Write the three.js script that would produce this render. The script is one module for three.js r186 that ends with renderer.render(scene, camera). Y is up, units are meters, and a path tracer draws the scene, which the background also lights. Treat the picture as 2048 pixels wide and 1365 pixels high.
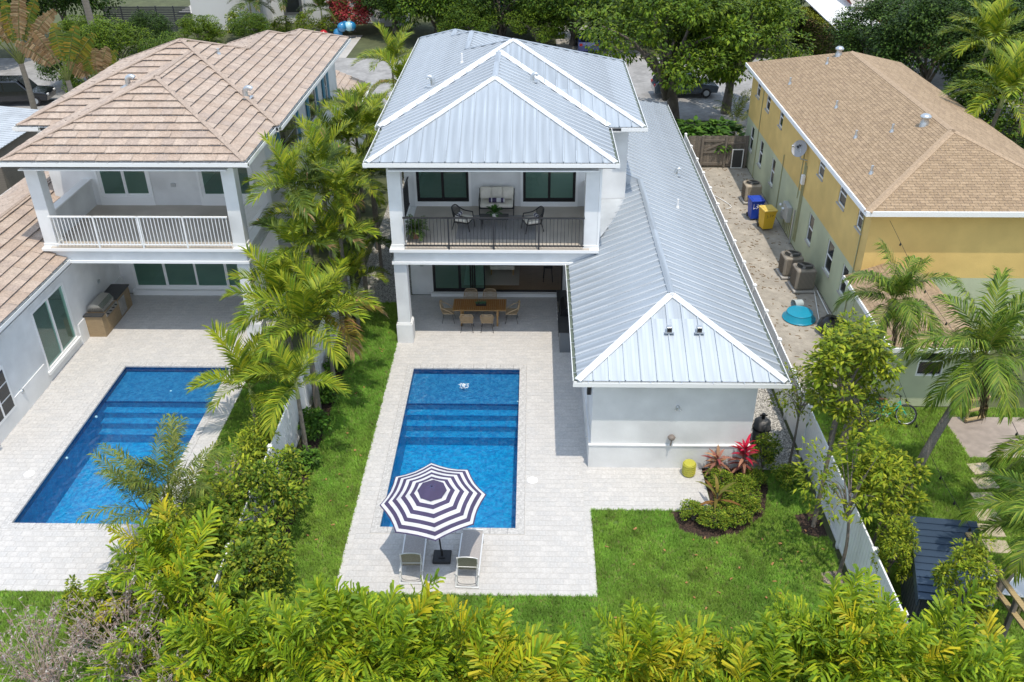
import * as THREE from 'three';
import { mergeGeometries } from 'three/addons/utils/BufferGeometryUtils.js';
import { RoundedBoxGeometry } from 'three/addons/geometries/RoundedBoxGeometry.js';

// ---------------------------------------------------------------- camera, sky, sun, exposure
const scene = new THREE.Scene();
const D2R = Math.PI / 180;
const camera = new THREE.PerspectiveCamera(41.59, 2048 / 1365, 0.1, 600);
camera.position.set(0, 18, 0);
{
  const p = 30.936 * D2R, w = 1.441 * D2R;
  camera.lookAt(-Math.sin(w) * Math.cos(p), 18 - Math.sin(p), -Math.cos(w) * Math.cos(p));
  camera.rotateZ(-0.386 * D2R);
}
const SUN = new THREE.Vector3(0.125, 1, 0.285).normalize();
function skyTexture() { // pale, slightly hazy summer sky with thin scattered clouds
  const W = 512, H = 256, d = new Float32Array(W * H * 4), hash = (x, y, z) => { let h = (x * 374761393 + y * 668265263 + z * 2147483647) | 0; h = Math.imul(h ^ (h >>> 13), 1274126177); return ((h ^ (h >>> 16)) >>> 0) / 4294967296; };
  const n3 = (x, y, z) => { const X = Math.floor(x), Y = Math.floor(y), Z = Math.floor(z), s = (t) => t * t * (3 - 2 * t), a = s(x - X), b = s(y - Y), c = s(z - Z), m = (p, q, t) => p + (q - p) * t; return m(m(m(hash(X, Y, Z), hash(X + 1, Y, Z), a), m(hash(X, Y + 1, Z), hash(X + 1, Y + 1, Z), a), b), m(m(hash(X, Y, Z + 1), hash(X + 1, Y, Z + 1), a), m(hash(X, Y + 1, Z + 1), hash(X + 1, Y + 1, Z + 1), a), b), c); };
  for (let j = 0; j < H; j++) for (let i = 0; i < W; i++) {
    const th = (1 - (j + 0.5) / H) * Math.PI, ph = ((i + 0.5) / W - 0.5) * 2 * Math.PI, y = Math.cos(th), x = Math.sin(th) * Math.cos(ph), z = Math.sin(th) * Math.sin(ph), u = Math.max(0, y), hz = Math.exp(-u * 3.2), g = Math.max(0, x * SUN.x + y * SUN.y + z * SUN.z), glow = 0.55 * g ** 24 + 0.25 * g ** 6;
    const k = 3.2 / (u + 0.25), cl = Math.min(1, Math.max(0, (0.5 * n3(x * k, 7, z * k) + 0.3 * n3(x * k * 2.1, 3, z * k * 2.1) + 0.2 * n3(x * k * 4.3, 5, z * k * 4.3) - 0.5) * 3.2)) * Math.min(1, u * 5), o = (j * W + i) * 4;
    const c = [0.33 + 0.5 * hz + glow, 0.47 + 0.42 * hz + glow * 0.97, 0.7 + 0.27 * hz + glow * 0.88]; for (let q = 0; q < 3; q++) d[o + q] = SKY * (c[q] * (1 - 0.75 * cl) + 0.75 * cl * [1.05, 1.06, 1.08][q]); d[o + 3] = 1;
  }
  const t = new THREE.DataTexture(d, W, H, THREE.RGBAFormat, THREE.FloatType); t.mapping = THREE.EquirectangularReflectionMapping; t.magFilter = t.minFilter = THREE.LinearFilter; t.needsUpdate = true; return t;
}
const SKY = 1.2;
scene.background = scene.environment = skyTexture();
const sun = new THREE.DirectionalLight(new THREE.Color(1, 0.905, 0.765), 2.75);
sun.name = 'sun';
sun.position.copy(SUN).multiplyScalar(80).add(new THREE.Vector3(0, 0, -45));
sun.target.position.set(0, 0, -45);
sun.castShadow = true;
sun.shadow.mapSize.set(4096, 4096);
Object.assign(sun.shadow.camera, { left: -70, right: 70, top: 70, bottom: -70, near: 1, far: 200 });
scene.add(sun, sun.target);
const renderer = new THREE.WebGLRenderer({ antialias: true });
renderer.toneMapping = THREE.LinearToneMapping;
renderer.toneMappingExposure = 1.25;
renderer.shadowMap.enabled = true;
renderer.setSize(1024, 682);

// ---------------------------------------------------------------- helpers
function rng(seed) { let a = seed * 2654435761 >>> 0; return () => { a = (a + 0x6d2b79f5) | 0; let t = Math.imul(a ^ (a >>> 15), 1 | a); t = (t + Math.imul(t ^ (t >>> 7), 61 | t)) ^ t; return ((t ^ (t >>> 14)) >>> 0) / 4294967296; }; }
const V = (x, y, z) => new THREE.Vector3(x, y, z);
const lerp = (a, b, t) => a + (b - a) * t;
const clamp = (x, a, b) => Math.min(b, Math.max(a, x));
const used = new Map();
function numbered(name) { const k = used.get(name) || 0; used.set(name, k + 1); return k ? name + '_' + String(k).padStart(3, '0') : name; }
function tag(o, label, category, group, kind) { if (label) o.userData.label = label; if (category) o.userData.category = category; if (group) o.userData.group = group; if (kind) o.userData.kind = kind; return o; }
function thing(name, label, category, pos = [0, 0, 0], turn = 0, group) {
  const o = new THREE.Group(); o.name = numbered(name); o.position.set(...pos); o.rotation.y = turn; scene.add(o); tag(o, label, category, group); return o;
}
function copyOf(o, label, pos, turn, group) { const c = o.clone(); c.name = numbered(o.name.replace(/_\d{3}$/, '')); c.userData = { ...o.userData }; scene.add(c); c.position.set(...pos); if (turn !== undefined) c.rotation.y = turn; if (label) c.userData.label = label; if (group) c.userData.group = group; return c; }
function worldShift(p) { const v = V(0, 0, 0); while (p && p !== scene) { v.add(p.position); p = p.parent; } return v; }
function shadows(m) { m.castShadow = m.receiveShadow = true; return m; }
// uv in metres from the main direction of each face
function metreUV(g) {
  const p = g.attributes.position.array, n = p.length / 9, uv = new Float32Array(n * 6);
  for (let i = 0; i < n; i++) {
    const o = i * 9, ax = p[o + 3] - p[o], ay = p[o + 4] - p[o + 1], az = p[o + 5] - p[o + 2], bx = p[o + 6] - p[o], by = p[o + 7] - p[o + 1], bz = p[o + 8] - p[o + 2];
    const nx = Math.abs(ay * bz - az * by), ny = Math.abs(az * bx - ax * bz), nz = Math.abs(ax * by - ay * bx);
    for (let k = 0; k < 3; k++) {
      const x = p[o + k * 3], y = p[o + k * 3 + 1], z = p[o + k * 3 + 2];
      uv[i * 6 + k * 2] = nx > ny && nx > nz ? z : x; uv[i * 6 + k * 2 + 1] = ny >= nx && ny >= nz ? z : y;
    }
  }
  g.setAttribute('uv', new THREE.BufferAttribute(uv, 2));
}
const UPV = V(0, 1, 0);
class MB {
  constructor(color) { this.g = []; this.c = color; }
  add(geo, m) {
    const keep = geo.userData.uv; let g = geo.index ? geo.toNonIndexed() : geo;
    if (m) g.applyMatrix4(m);
    if (!g.attributes.normal) g.computeVertexNormals();
    if (!keep || !g.attributes.uv) metreUV(g);
    for (const k of Object.keys(g.attributes)) if (!['position', 'normal', 'uv', 'color'].includes(k)) g.deleteAttribute(k);
    if (this.c) { const n = g.attributes.position.count, a = new Float32Array(n * 3); for (let i = 0; i < n; i++) a.set(this.c, i * 3); g.setAttribute('color', new THREE.BufferAttribute(a, 3)); }
    else if (g.attributes.color && !this.vc) g.deleteAttribute('color');
    this.g.push(g); return this;
  }
  box(x0, x1, y0, y1, z0, z1) { const g = new THREE.BoxGeometry(Math.abs(x1 - x0), Math.abs(y1 - y0), Math.abs(z1 - z0)); g.translate((x0 + x1) / 2, (y0 + y1) / 2, (z0 + z1) / 2); return this.add(g); }
  boxc(cx, cy, cz, w, h, d, ry = 0, rx = 0, rz = 0) { const g = new THREE.BoxGeometry(w, h, d); const m = new THREE.Matrix4().makeRotationFromEuler(new THREE.Euler(rx, ry, rz, 'YXZ')).setPosition(cx, cy, cz); return this.add(g, m); }
  rbox(cx, cy, cz, w, h, d, r = 0.02, ry = 0, rx = 0, rz = 0, seg = 2) { const g = new RoundedBoxGeometry(w, h, d, seg, Math.min(r, w / 2.01, h / 2.01, d / 2.01)); const m = new THREE.Matrix4().makeRotationFromEuler(new THREE.Euler(rx, ry, rz, 'YXZ')).setPosition(cx, cy, cz); return this.add(g, m); }
  tube(a, b, r0, r1 = r0, seg = 8) {
    const A = V(...a), B = V(...b), d = B.clone().sub(A), L = d.length(), g = new THREE.CylinderGeometry(r1, r0, L, seg, 1);
    const m = new THREE.Matrix4().makeRotationFromQuaternion(new THREE.Quaternion().setFromUnitVectors(UPV, d.normalize())).setPosition(A.add(B).multiplyScalar(0.5)); return this.add(g, m);
  }
  bar(a, b, w, h) { // square bar from a to b, width w sideways, h upwards
    const A = V(...a), B = V(...b), d = B.clone().sub(A), L = d.length(); d.normalize(); const up = Math.abs(d.y) > 0.98 ? V(0, 0, 1) : UPV, s = new THREE.Vector3().crossVectors(up, d).normalize(), u = new THREE.Vector3().crossVectors(d, s);
    const m = new THREE.Matrix4().makeBasis(s, u, d).setPosition(A.add(B).multiplyScalar(0.5)); return this.add(new THREE.BoxGeometry(w, h, L), m);
  }
  path(pts, r, seg = 12, rad = 6, closed = false) { return this.add(new THREE.TubeGeometry(new THREE.CatmullRomCurve3(pts.map((p) => V(...p)), closed), seg, r, rad, closed)); }
  lathe(pts, x = 0, y = 0, z = 0, seg = 20) { const g = new THREE.LatheGeometry(pts.map((p) => new THREE.Vector2(...p)), seg); g.translate(x, y, z); return this.add(g); }
  sphere(x, y, z, r, sy = 1, ws = 14, hs = 10) { const g = new THREE.SphereGeometry(r, ws, hs); g.scale(1, sy, 1); g.translate(x, y, z); return this.add(g); }
  // flat polygon of 3-D points, uv from axes s and t (metres) if given
  poly(pts, uvAxes) {
    const n = new THREE.Vector3(); for (let i = 0; i < pts.length; i++) { const a = pts[i], b = pts[(i + 1) % pts.length]; n.x += (a.y - b.y) * (a.z + b.z); n.y += (a.z - b.z) * (a.x + b.x); n.z += (a.x - b.x) * (a.y + b.y); } n.normalize();
    const s = Math.abs(n.y) > 0.9 ? V(1, 0, 0) : new THREE.Vector3().crossVectors(UPV, n).normalize(), t = new THREE.Vector3().crossVectors(n, s).normalize(); s.crossVectors(t, n);
    const flat = pts.map((p) => new THREE.Vector2(p.dot(s), p.dot(t))), tri = THREE.ShapeUtils.triangulateShape(flat, []);
    const pos = [], nor = [], uv = [];
    for (const f of tri) {
      const [i, j, k] = f, cr = new THREE.Vector3().crossVectors(pts[j].clone().sub(pts[i]), pts[k].clone().sub(pts[i]));
      for (const q of cr.dot(n) > 0 ? [i, j, k] : [i, k, j]) { pos.push(pts[q].x, pts[q].y, pts[q].z); nor.push(n.x, n.y, n.z); if (uvAxes) uv.push(pts[q].dot(uvAxes[0]), pts[q].dot(uvAxes[1])); }
    }
    const g = new THREE.BufferGeometry(); g.setAttribute('position', new THREE.Float32BufferAttribute(pos, 3)); g.setAttribute('normal', new THREE.Float32BufferAttribute(nor, 3));
    if (uvAxes) { g.setAttribute('uv', new THREE.Float32BufferAttribute(uv, 2)); g.userData.uv = true; }
    if (pos.length) this.add(g); return this;
  }
  shape(pts2, depth, m, bevel = 0) { const s = new THREE.Shape(pts2.map((p) => new THREE.Vector2(...p))); return this.add(new THREE.ExtrudeGeometry(s, { depth, bevelEnabled: bevel > 0, bevelThickness: bevel, bevelSize: bevel, bevelOffset: -bevel, bevelSegments: 2, steps: 1, curveSegments: 10 }), m); }
  geo() { return this.g.length === 1 ? this.g[0] : mergeGeometries(this.g); }
  build(name, mat, parent, o = {}) {
    const g = this.geo(), sh = parent ? worldShift(parent) : V(0, 0, 0); if (!o.local) g.translate(-sh.x, -sh.y, -sh.z);
    const m = shadows(new THREE.Mesh(g, mat)); m.name = parent ? name : numbered(name); (parent || scene).add(m);
    if (o.kind) m.userData.kind = o.kind; if (o.label) m.userData.label = o.label; return m;
  }
}
const box = (...a) => new MB().box(...a);
function part(name, geo, mat, parent) { const m = shadows(new THREE.Mesh(geo, mat)); m.name = name; parent.add(m); return m; }
function structure(o, label) { o.userData.kind = 'structure'; if (label) o.userData.label = label; return o; }

// ---------------------------------------------------------------- textures
function noiseFn(seed, period) {
  const r = rng(seed), t = new Float32Array(period * period); for (let i = 0; i < t.length; i++) t[i] = r();
  return (x, y) => { x *= period; y *= period; const xi = Math.floor(x), yi = Math.floor(y); let fx = x - xi, fy = y - yi; fx = fx * fx * (3 - 2 * fx); fy = fy * fy * (3 - 2 * fy); const g = (a, b) => t[((b % period) + period) % period * period + ((a % period) + period) % period]; return lerp(lerp(g(xi, yi), g(xi + 1, yi), fx), lerp(g(xi, yi + 1), g(xi + 1, yi + 1), fx), fy); };
}
function fbm(seed, p0, oct) { const f = []; for (let i = 0; i < oct; i++) f.push(noiseFn(seed + i, p0 << i)); return (x, y) => { let s = 0, a = 0.5, w = 0; for (const n of f) { s += a * n(x, y); w += a; a *= 0.5; } return s / w; }; }
function texture(n, fn, metres, srgb = true) {
  const d = new Uint8Array(n * n * 4);
  for (let y = 0; y < n; y++) for (let x = 0; x < n; x++) { const c = fn(x / n, y / n), o = (y * n + x) * 4; const q = typeof c === 'number' ? [c, c, c] : c; for (let k = 0; k < 3; k++) d[o + k] = clamp(q[k], 0, 1) * 255; d[o + 3] = 255; }
  const t = new THREE.DataTexture(d, n, n); t.wrapS = t.wrapT = THREE.RepeatWrapping; t.magFilter = THREE.LinearFilter; t.minFilter = THREE.LinearMipmapLinearFilter; t.generateMipmaps = true; if (srgb) t.colorSpace = THREE.SRGBColorSpace;
  if (Array.isArray(metres)) t.repeat.set(1 / metres[0], 1 / metres[1]); else t.repeat.set(1 / metres, 1 / metres); t.needsUpdate = true; return t;
}
function rescaled(t, m, m2 = m) { const c = t.clone(); c.repeat.set(1 / m, 1 / m2); c.needsUpdate = true; return c; }
const T = {};
{
  const a = fbm(3, 4, 6), b = fbm(11, 32, 4), c = fbm(23, 8, 5);
  T.mottle = texture(512, (x, y) => 0.80 + 0.2 * a(x, y), 4);
  T.fine = texture(512, (x, y) => 0.72 + 0.28 * b(x, y), 1.2);
  T.bump = texture(512, (x, y) => b(x, y), 0.8, false); T.stone = texture(512, (x, y) => 0.86 + 0.14 * b(x, y), 1.2);
  T.coarse = texture(512, (x, y) => 0.62 + 0.38 * (0.6 * c(x, y) + 0.4 * b(x, y)), 6);
  const w1 = noiseFn(31, 64), w2 = noiseFn(37, 16), w3 = fbm(41, 2, 5);
  T.wood = texture(512, (x, y) => { const g = 0.45 * w1(x * 0.15, y * 2) + 0.35 * w2(x * 0.5, y * 4) + 0.2 * w3(x, y); return 0.6 + 0.4 * g; }, [1.6, 0.6]);
  T.gravel = texture(512, (() => { const r = rng(77), cells = []; const N = 48; for (let i = 0; i < N * N; i++) cells.push([r(), r(), r()]); return (x, y) => { let best = 9, v = 0; const cx = Math.floor(x * N), cy = Math.floor(y * N); for (let j = -1; j <= 1; j++) for (let i = -1; i <= 1; i++) { const q = cells[((cy + j + N) % N) * N + (cx + i + N) % N], dx = x * N - cx - i - q[0], dy = y * N - cy - j - q[1], d = dx * dx + dy * dy; if (d < best) { best = d; v = q[2]; } } return clamp(0.5 + 0.5 * v, 0, 1); }; })(), 1.6);
  T.mosaic = texture(512, (() => { const r = rng(99), N = 64, cells = []; for (let i = 0; i < N * N; i++) cells.push([r(), r()]); const f = fbm(53, 26, 2); return (x, y) => { const q = cells[Math.floor(y * N) * N + Math.floor(x * N)], m = clamp(0.35 * q[0] + 0.65 * ((f(x, y) - 0.5) * 1.5 + 0.5), 0, 1), e = ((x * N) % 1 < 0.1 || (y * N) % 1 < 0.1) ? 0.9 : 1; return [e * lerp(0.25, 0.9, m), e * lerp(0.62, 0.98, m), e * lerp(0.78, 1, m)]; }; })(), 1.9);  // random tile tones; rippled light is put into the colour as clumps
  const wv = fbm(61, 6, 4), wz = fbm(67, 14, 3);
  T.waves = texture(512, (x, y) => { const q = Math.abs(wv(x, y) - 0.5) * 2, p = Math.abs(wz(x, y) - 0.5) * 2; return 1 - 0.65 * q - 0.35 * p; }, 2.4, false);
  T.ribs = texture(256, (x) => { let h = 0; for (const k of [0.25, 0.5, 0.75]) h = Math.max(h, 1 - Math.abs(x - k) / 0.035); return clamp(h, 0, 1); }, [0.46, 1], false);
  const sn = noiseFn(5, 32);
  T.streak = texture(512, (x, y) => 0.78 + 0.22 * (0.6 * sn(x, y * 0.125) + 0.4 * a(x, y)), [3, 6]);
}
// ---------------------------------------------------------------- materials (linear base colours)
const MATS = {};
function mat(key, c, rough = 0.8, o = {}) {
  if (MATS[key]) return MATS[key];
  const phys = o.transmission !== undefined || o.clearcoat || o.sheen, m = phys ? new THREE.MeshPhysicalMaterial() : new THREE.MeshStandardMaterial();
  m.color.setRGB(...c); m.roughness = rough; m.metalness = o.metal || 0;
  for (const k of ['map', 'bumpMap', 'roughnessMap', 'transmission', 'thickness', 'ior', 'clearcoat', 'clearcoatRoughness', 'vertexColors', 'specularIntensity']) if (o[k] !== undefined) m[k] = o[k];
  if (o.bump) m.bumpScale = o.bump;
  m.side = THREE.DoubleSide; m.name = key; return (MATS[key] = m);
}
const M = {
  stucco: mat('white_stucco', [0.93, 0.945, 0.95], 0.85, { map: T.mottle, bumpMap: T.bump, bump: 0.002 }),
  trim: mat('white_trim', [0.84, 0.85, 0.85], 0.5),
  soffit: mat('soffit', [0.82, 0.83, 0.83], 0.7),
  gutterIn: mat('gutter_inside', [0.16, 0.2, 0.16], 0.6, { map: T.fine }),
  metal: mat('galvalume', [0.5, 0.565, 0.635], 0.5, { metal: 0.4, map: T.streak, bumpMap: T.ribs, bump: 0.0025 }),
  seam: mat('metal_trim', [0.66, 0.705, 0.75], 0.45, { metal: 0.3, map: rescaled(T.mottle, 3) }),  // also the side-slope ribs, whose sunlit brightness is put into this paler tone
  paleTrimHipGlint: mat('pale_metal_cap', [0.84, 0.86, 0.88], 0.4, { metal: 0.15 }),  // hip caps: sun glint put into the colour; valley flashing is simply white
  galv: mat('galvanised', [0.55, 0.58, 0.6], 0.35, { metal: 0.8 }),
  dark: mat('dark_bronze', [0.02, 0.019, 0.02], 0.45, { metal: 0.3 }),
  rail: mat('dark_rail', [0.035, 0.035, 0.04], 0.5, { metal: 0.2 }),
  black: mat('black_metal', [0.012, 0.012, 0.013], 0.5),
  glass: mat('green_glass', [0.45, 0.82, 0.68], 0.03, { transmission: 0.87, thickness: 0, ior: 1.62 }),
  glassClear: mat('clear_glass', [0.75, 0.85, 0.82], 0.02, { transmission: 1, thickness: 0, ior: 1.5 }),
  glassDark: mat('dark_window', [0.02, 0.025, 0.028], 0.08, {}),
  room: mat('room_wall', [0.8, 0.8, 0.77], 0.9),
  roomFloor: mat('room_floor', [0.5, 0.42, 0.32], 0.5, { map: T.wood }),
  balcony: mat('balcony_tile', [0.62, 0.56, 0.49], 0.8, { map: T.mottle }),
  oak: mat('oak_floor', [0.42, 0.27, 0.14], 0.45, { map: rescaled(T.wood, 1.2, 0.8) }),
  teak: mat('teak', [0.42, 0.19, 0.05], 0.5, { map: rescaled(T.wood, 0.7, 0.25) }),
  teakPale: mat('teak_pale', [0.55, 0.33, 0.13], 0.55, { map: rescaled(T.wood, 0.7, 0.25) }),
  rattan: mat('rattan', [0.6, 0.45, 0.28], 0.7, { map: rescaled(T.fine, 0.3) }),
  cushion: mat('cream_cushion', [0.86, 0.82, 0.72], 0.9, { map: rescaled(T.mottle, 1), bumpMap: rescaled(T.bump, 0.2), bump: 0.001 }),
  navy: mat('navy_cloth', [0.062, 0.05, 0.115], 0.85, { map: rescaled(T.mottle, 1) }),
  canopyWhite: mat('white_cloth', [0.8, 0.8, 0.82], 0.85, { transmission: 0.12, thickness: 0, map: rescaled(T.mottle, 1) }),
  canopyNavy: mat('navy_canopy', [0.07, 0.055, 0.13], 0.85, { transmission: 0.05, thickness: 0, map: rescaled(T.mottle, 1) }),
  sling: mat('beige_sling', [0.5, 0.46, 0.38], 0.85, { map: rescaled(T.fine, 0.3) }),
  slingGrey: mat('grey_sling', [0.5, 0.47, 0.46], 0.85, { map: rescaled(T.fine, 0.3) }),
  alu: mat('white_aluminium', [0.74, 0.75, 0.76], 0.35, { metal: 0.25 }),
  vinyl: mat('white_vinyl', [0.82, 0.83, 0.84], 0.4),
  steel: mat('stainless', [0.6, 0.58, 0.54], 0.25, { metal: 0.95 }),
  counter: mat('dark_counter', [0.05, 0.052, 0.055], 0.3, { map: T.fine }),
  cabinetGrey: mat('grey_cabinet', [0.16, 0.175, 0.19], 0.6),
  cabinetOak: mat('oak_cabinet', [0.52, 0.38, 0.22], 0.6, { map: rescaled(T.wood, 0.6, 0.3) }),
  shutter: mat('blue_shutter', [0.05, 0.2, 0.3], 0.6),
  yellowWall: mat('yellow_stucco', [0.87, 0.62, 0.22], 0.9, { map: rescaled(T.mottle, 5), bumpMap: T.bump, bump: 0.003 }),
  greenWall: mat('green_stucco', [0.6, 0.65, 0.45], 0.9, { map: rescaled(T.mottle, 5), bumpMap: T.bump, bump: 0.003 }),
  asphalt: mat('asphalt', [0.46, 0.455, 0.45], 0.95, { map: T.coarse, bumpMap: T.bump, bump: 0.004 }),
  concrete: mat('concrete', [0.55, 0.53, 0.5], 0.9, { map: T.mottle }),
  sand: mat('sandy_soil', [0.55, 0.5, 0.43], 0.95, { map: T.coarse, bumpMap: rescaled(T.bump, 2), bump: 0.02 }),
  gravel: mat('white_gravel', [0.68, 0.66, 0.62], 0.95, { map: T.gravel, bumpMap: T.gravel, bump: 0.02 }),
  mulch: mat('brown_mulch', [0.085, 0.05, 0.035], 0.95, { map: T.gravel, bumpMap: rescaled(T.gravel, 1.1), bump: 0.03 }),
  soil: mat('lawn_soil', [0.13, 0.22, 0.045], 0.95, { map: T.coarse }),
  ground: mat('yard_ground', [0.12, 0.14, 0.06], 0.95, { map: T.coarse }),
  bedding: mat('sand_joint', [0.5, 0.48, 0.45], 0.95),
  terracotta: mat('terracotta', [0.42, 0.2, 0.14], 0.8),
  white: mat('white_paint', [0.8, 0.8, 0.8], 0.5),
  greyWood: mat('weathered_wood', [0.3, 0.26, 0.22], 0.9, { map: rescaled(T.wood, 1.2, 0.5) }),
  tanWood: mat('new_lumber', [0.6, 0.45, 0.22], 0.8, { map: rescaled(T.wood, 1.2, 0.3) }),
  bark: mat('grey_bark', [0.27, 0.235, 0.2], 0.95, { map: T.coarse, bumpMap: rescaled(T.bump, 0.5), bump: 0.02 }),
  palmTrunk: mat('palm_trunk', [0.36, 0.32, 0.27], 0.9, { map: rescaled(T.wood, 4, 0.25), bumpMap: rescaled(T.wood, 4, 0.3), bump: 0.02 }),
  crownshaft: mat('crownshaft', [0.28, 0.33, 0.12], 0.5),
};
// ---------------------------------------------------------------- ground, street, lawns
const POOLS = [{ x0: -4.38, x1: -0.41 }, { x0: -15.2, x1: -11.23 }], PZ0 = -28.06, PZ1 = -19.48;
function sheet(name, pts, y, m, holes = []) {
  const s = new THREE.Shape(pts.map(([x, z]) => new THREE.Vector2(x, -z)));
  for (const h of holes) s.holes.push(new THREE.Path(h.map(([x, z]) => new THREE.Vector2(x, -z))));
  const g = new THREE.ShapeGeometry(s); g.rotateX(-Math.PI / 2); g.translate(0, y, 0); g.deleteAttribute('uv');
  const b = new MB().add(g); const o = b.build(name, m); return structure(o);
}
const R4 = (x0, x1, z0, z1) => [[x0, z0], [x1, z0], [x1, z1], [x0, z1]];
const poolHoles = POOLS.map((p) => R4(p.x0 - 0.05, p.x1 + 0.05, PZ0 - 0.05, PZ1 + 0.05));
sheet('ground', R4(-260, 260, -420, 60), -0.07, M.ground, poolHoles);
sheet('street', [[-200, -58.5], [200, -58.5], [200, -75.5], [-200, -75.5]], -0.045, M.asphalt);
sheet('driveway', R4(-3.5, 3.2, -58.5, -49), -0.041, M.concrete);
sheet('driveway', R4(-21.5, -14.6, -58.5, -48), -0.041, M.concrete);
sheet('driveway', R4(12.2, 24, -58.5, -51.4), -0.041, M.asphalt);
sheet('driveway', R4(-22, -15.5, -84, -75.5), -0.041, M.concrete);
sheet('driveway', R4(2, 9, -88, -75.5), -0.041, M.concrete);
sheet('driveway', R4(12, 17, -86, -75.5), -0.041, M.concrete);
sheet('side_yard', R4(8.76, 12.3, -49.6, -26.6), -0.032, M.sand);
sheet('gravel_path', R4(6.8, 8.58, -50, -22.3), -0.03, M.gravel);
sheet('gravel_path', R4(-7.55, -5.15, -50, -33.15), -0.03, M.gravel);
sheet('lawn', R4(-6.8, -5.25, -33.15, -14.2), -0.03, M.soil);
sheet('lawn', R4(-5.25, 8.5, -16.92, -12), -0.03, M.soil);
sheet('lawn', R4(1.82, 8.5, -22.3, -16.92), -0.03, M.soil);
sheet('lawn', R4(-10.36, -7.75, -29.5, -12), -0.03, M.soil);
sheet('lawn', R4(-24, -10.36, -16.88, -9), -0.03, M.soil);
sheet('lawn', R4(8.76, 24, -25.8, -12), -0.03, M.soil);
sheet('mulch_bed', [[-6.8, -30.2], [-6.72, -27], [-6.86, -22], [-6.78, -14.2], [-7.55, -14.2], [-7.55, -33.1], [-6.9, -33.1]], -0.022, M.mulch);
const BEDS = [[[5.4, -22.3], [5.4, -20.32], [4.12, -20.3], [4.32, -19.52], [5, -19.12], [6, -19.38], [6.88, -20.2], [7.28, -21.4], [7.3, -22.3]], [[7.75, -20.2], [7.8, -19.4], [8.1, -19.2], [8.5, -19.3], [8.5, -20.4]], [[7.9, -17.9], [7.9, -17.2], [8.5, -17.1], [8.5, -18]]];
sheet('mulch_bed', [[5.4, -22.3], [5.4, -20.32], [4.12, -20.3], [4.32, -19.52], [5, -19.12], [6, -19.38], [6.88, -20.2], [7.28, -21.4], [7.3, -22.3]], -0.022, M.mulch);
sheet('mulch_bed', BEDS[1], -0.018, M.mulch);
sheet('mulch_bed', BEDS[2], -0.018, mat('pale_mulch', [0.4, 0.33, 0.26], 0.95, { map: T.gravel }));

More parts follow.
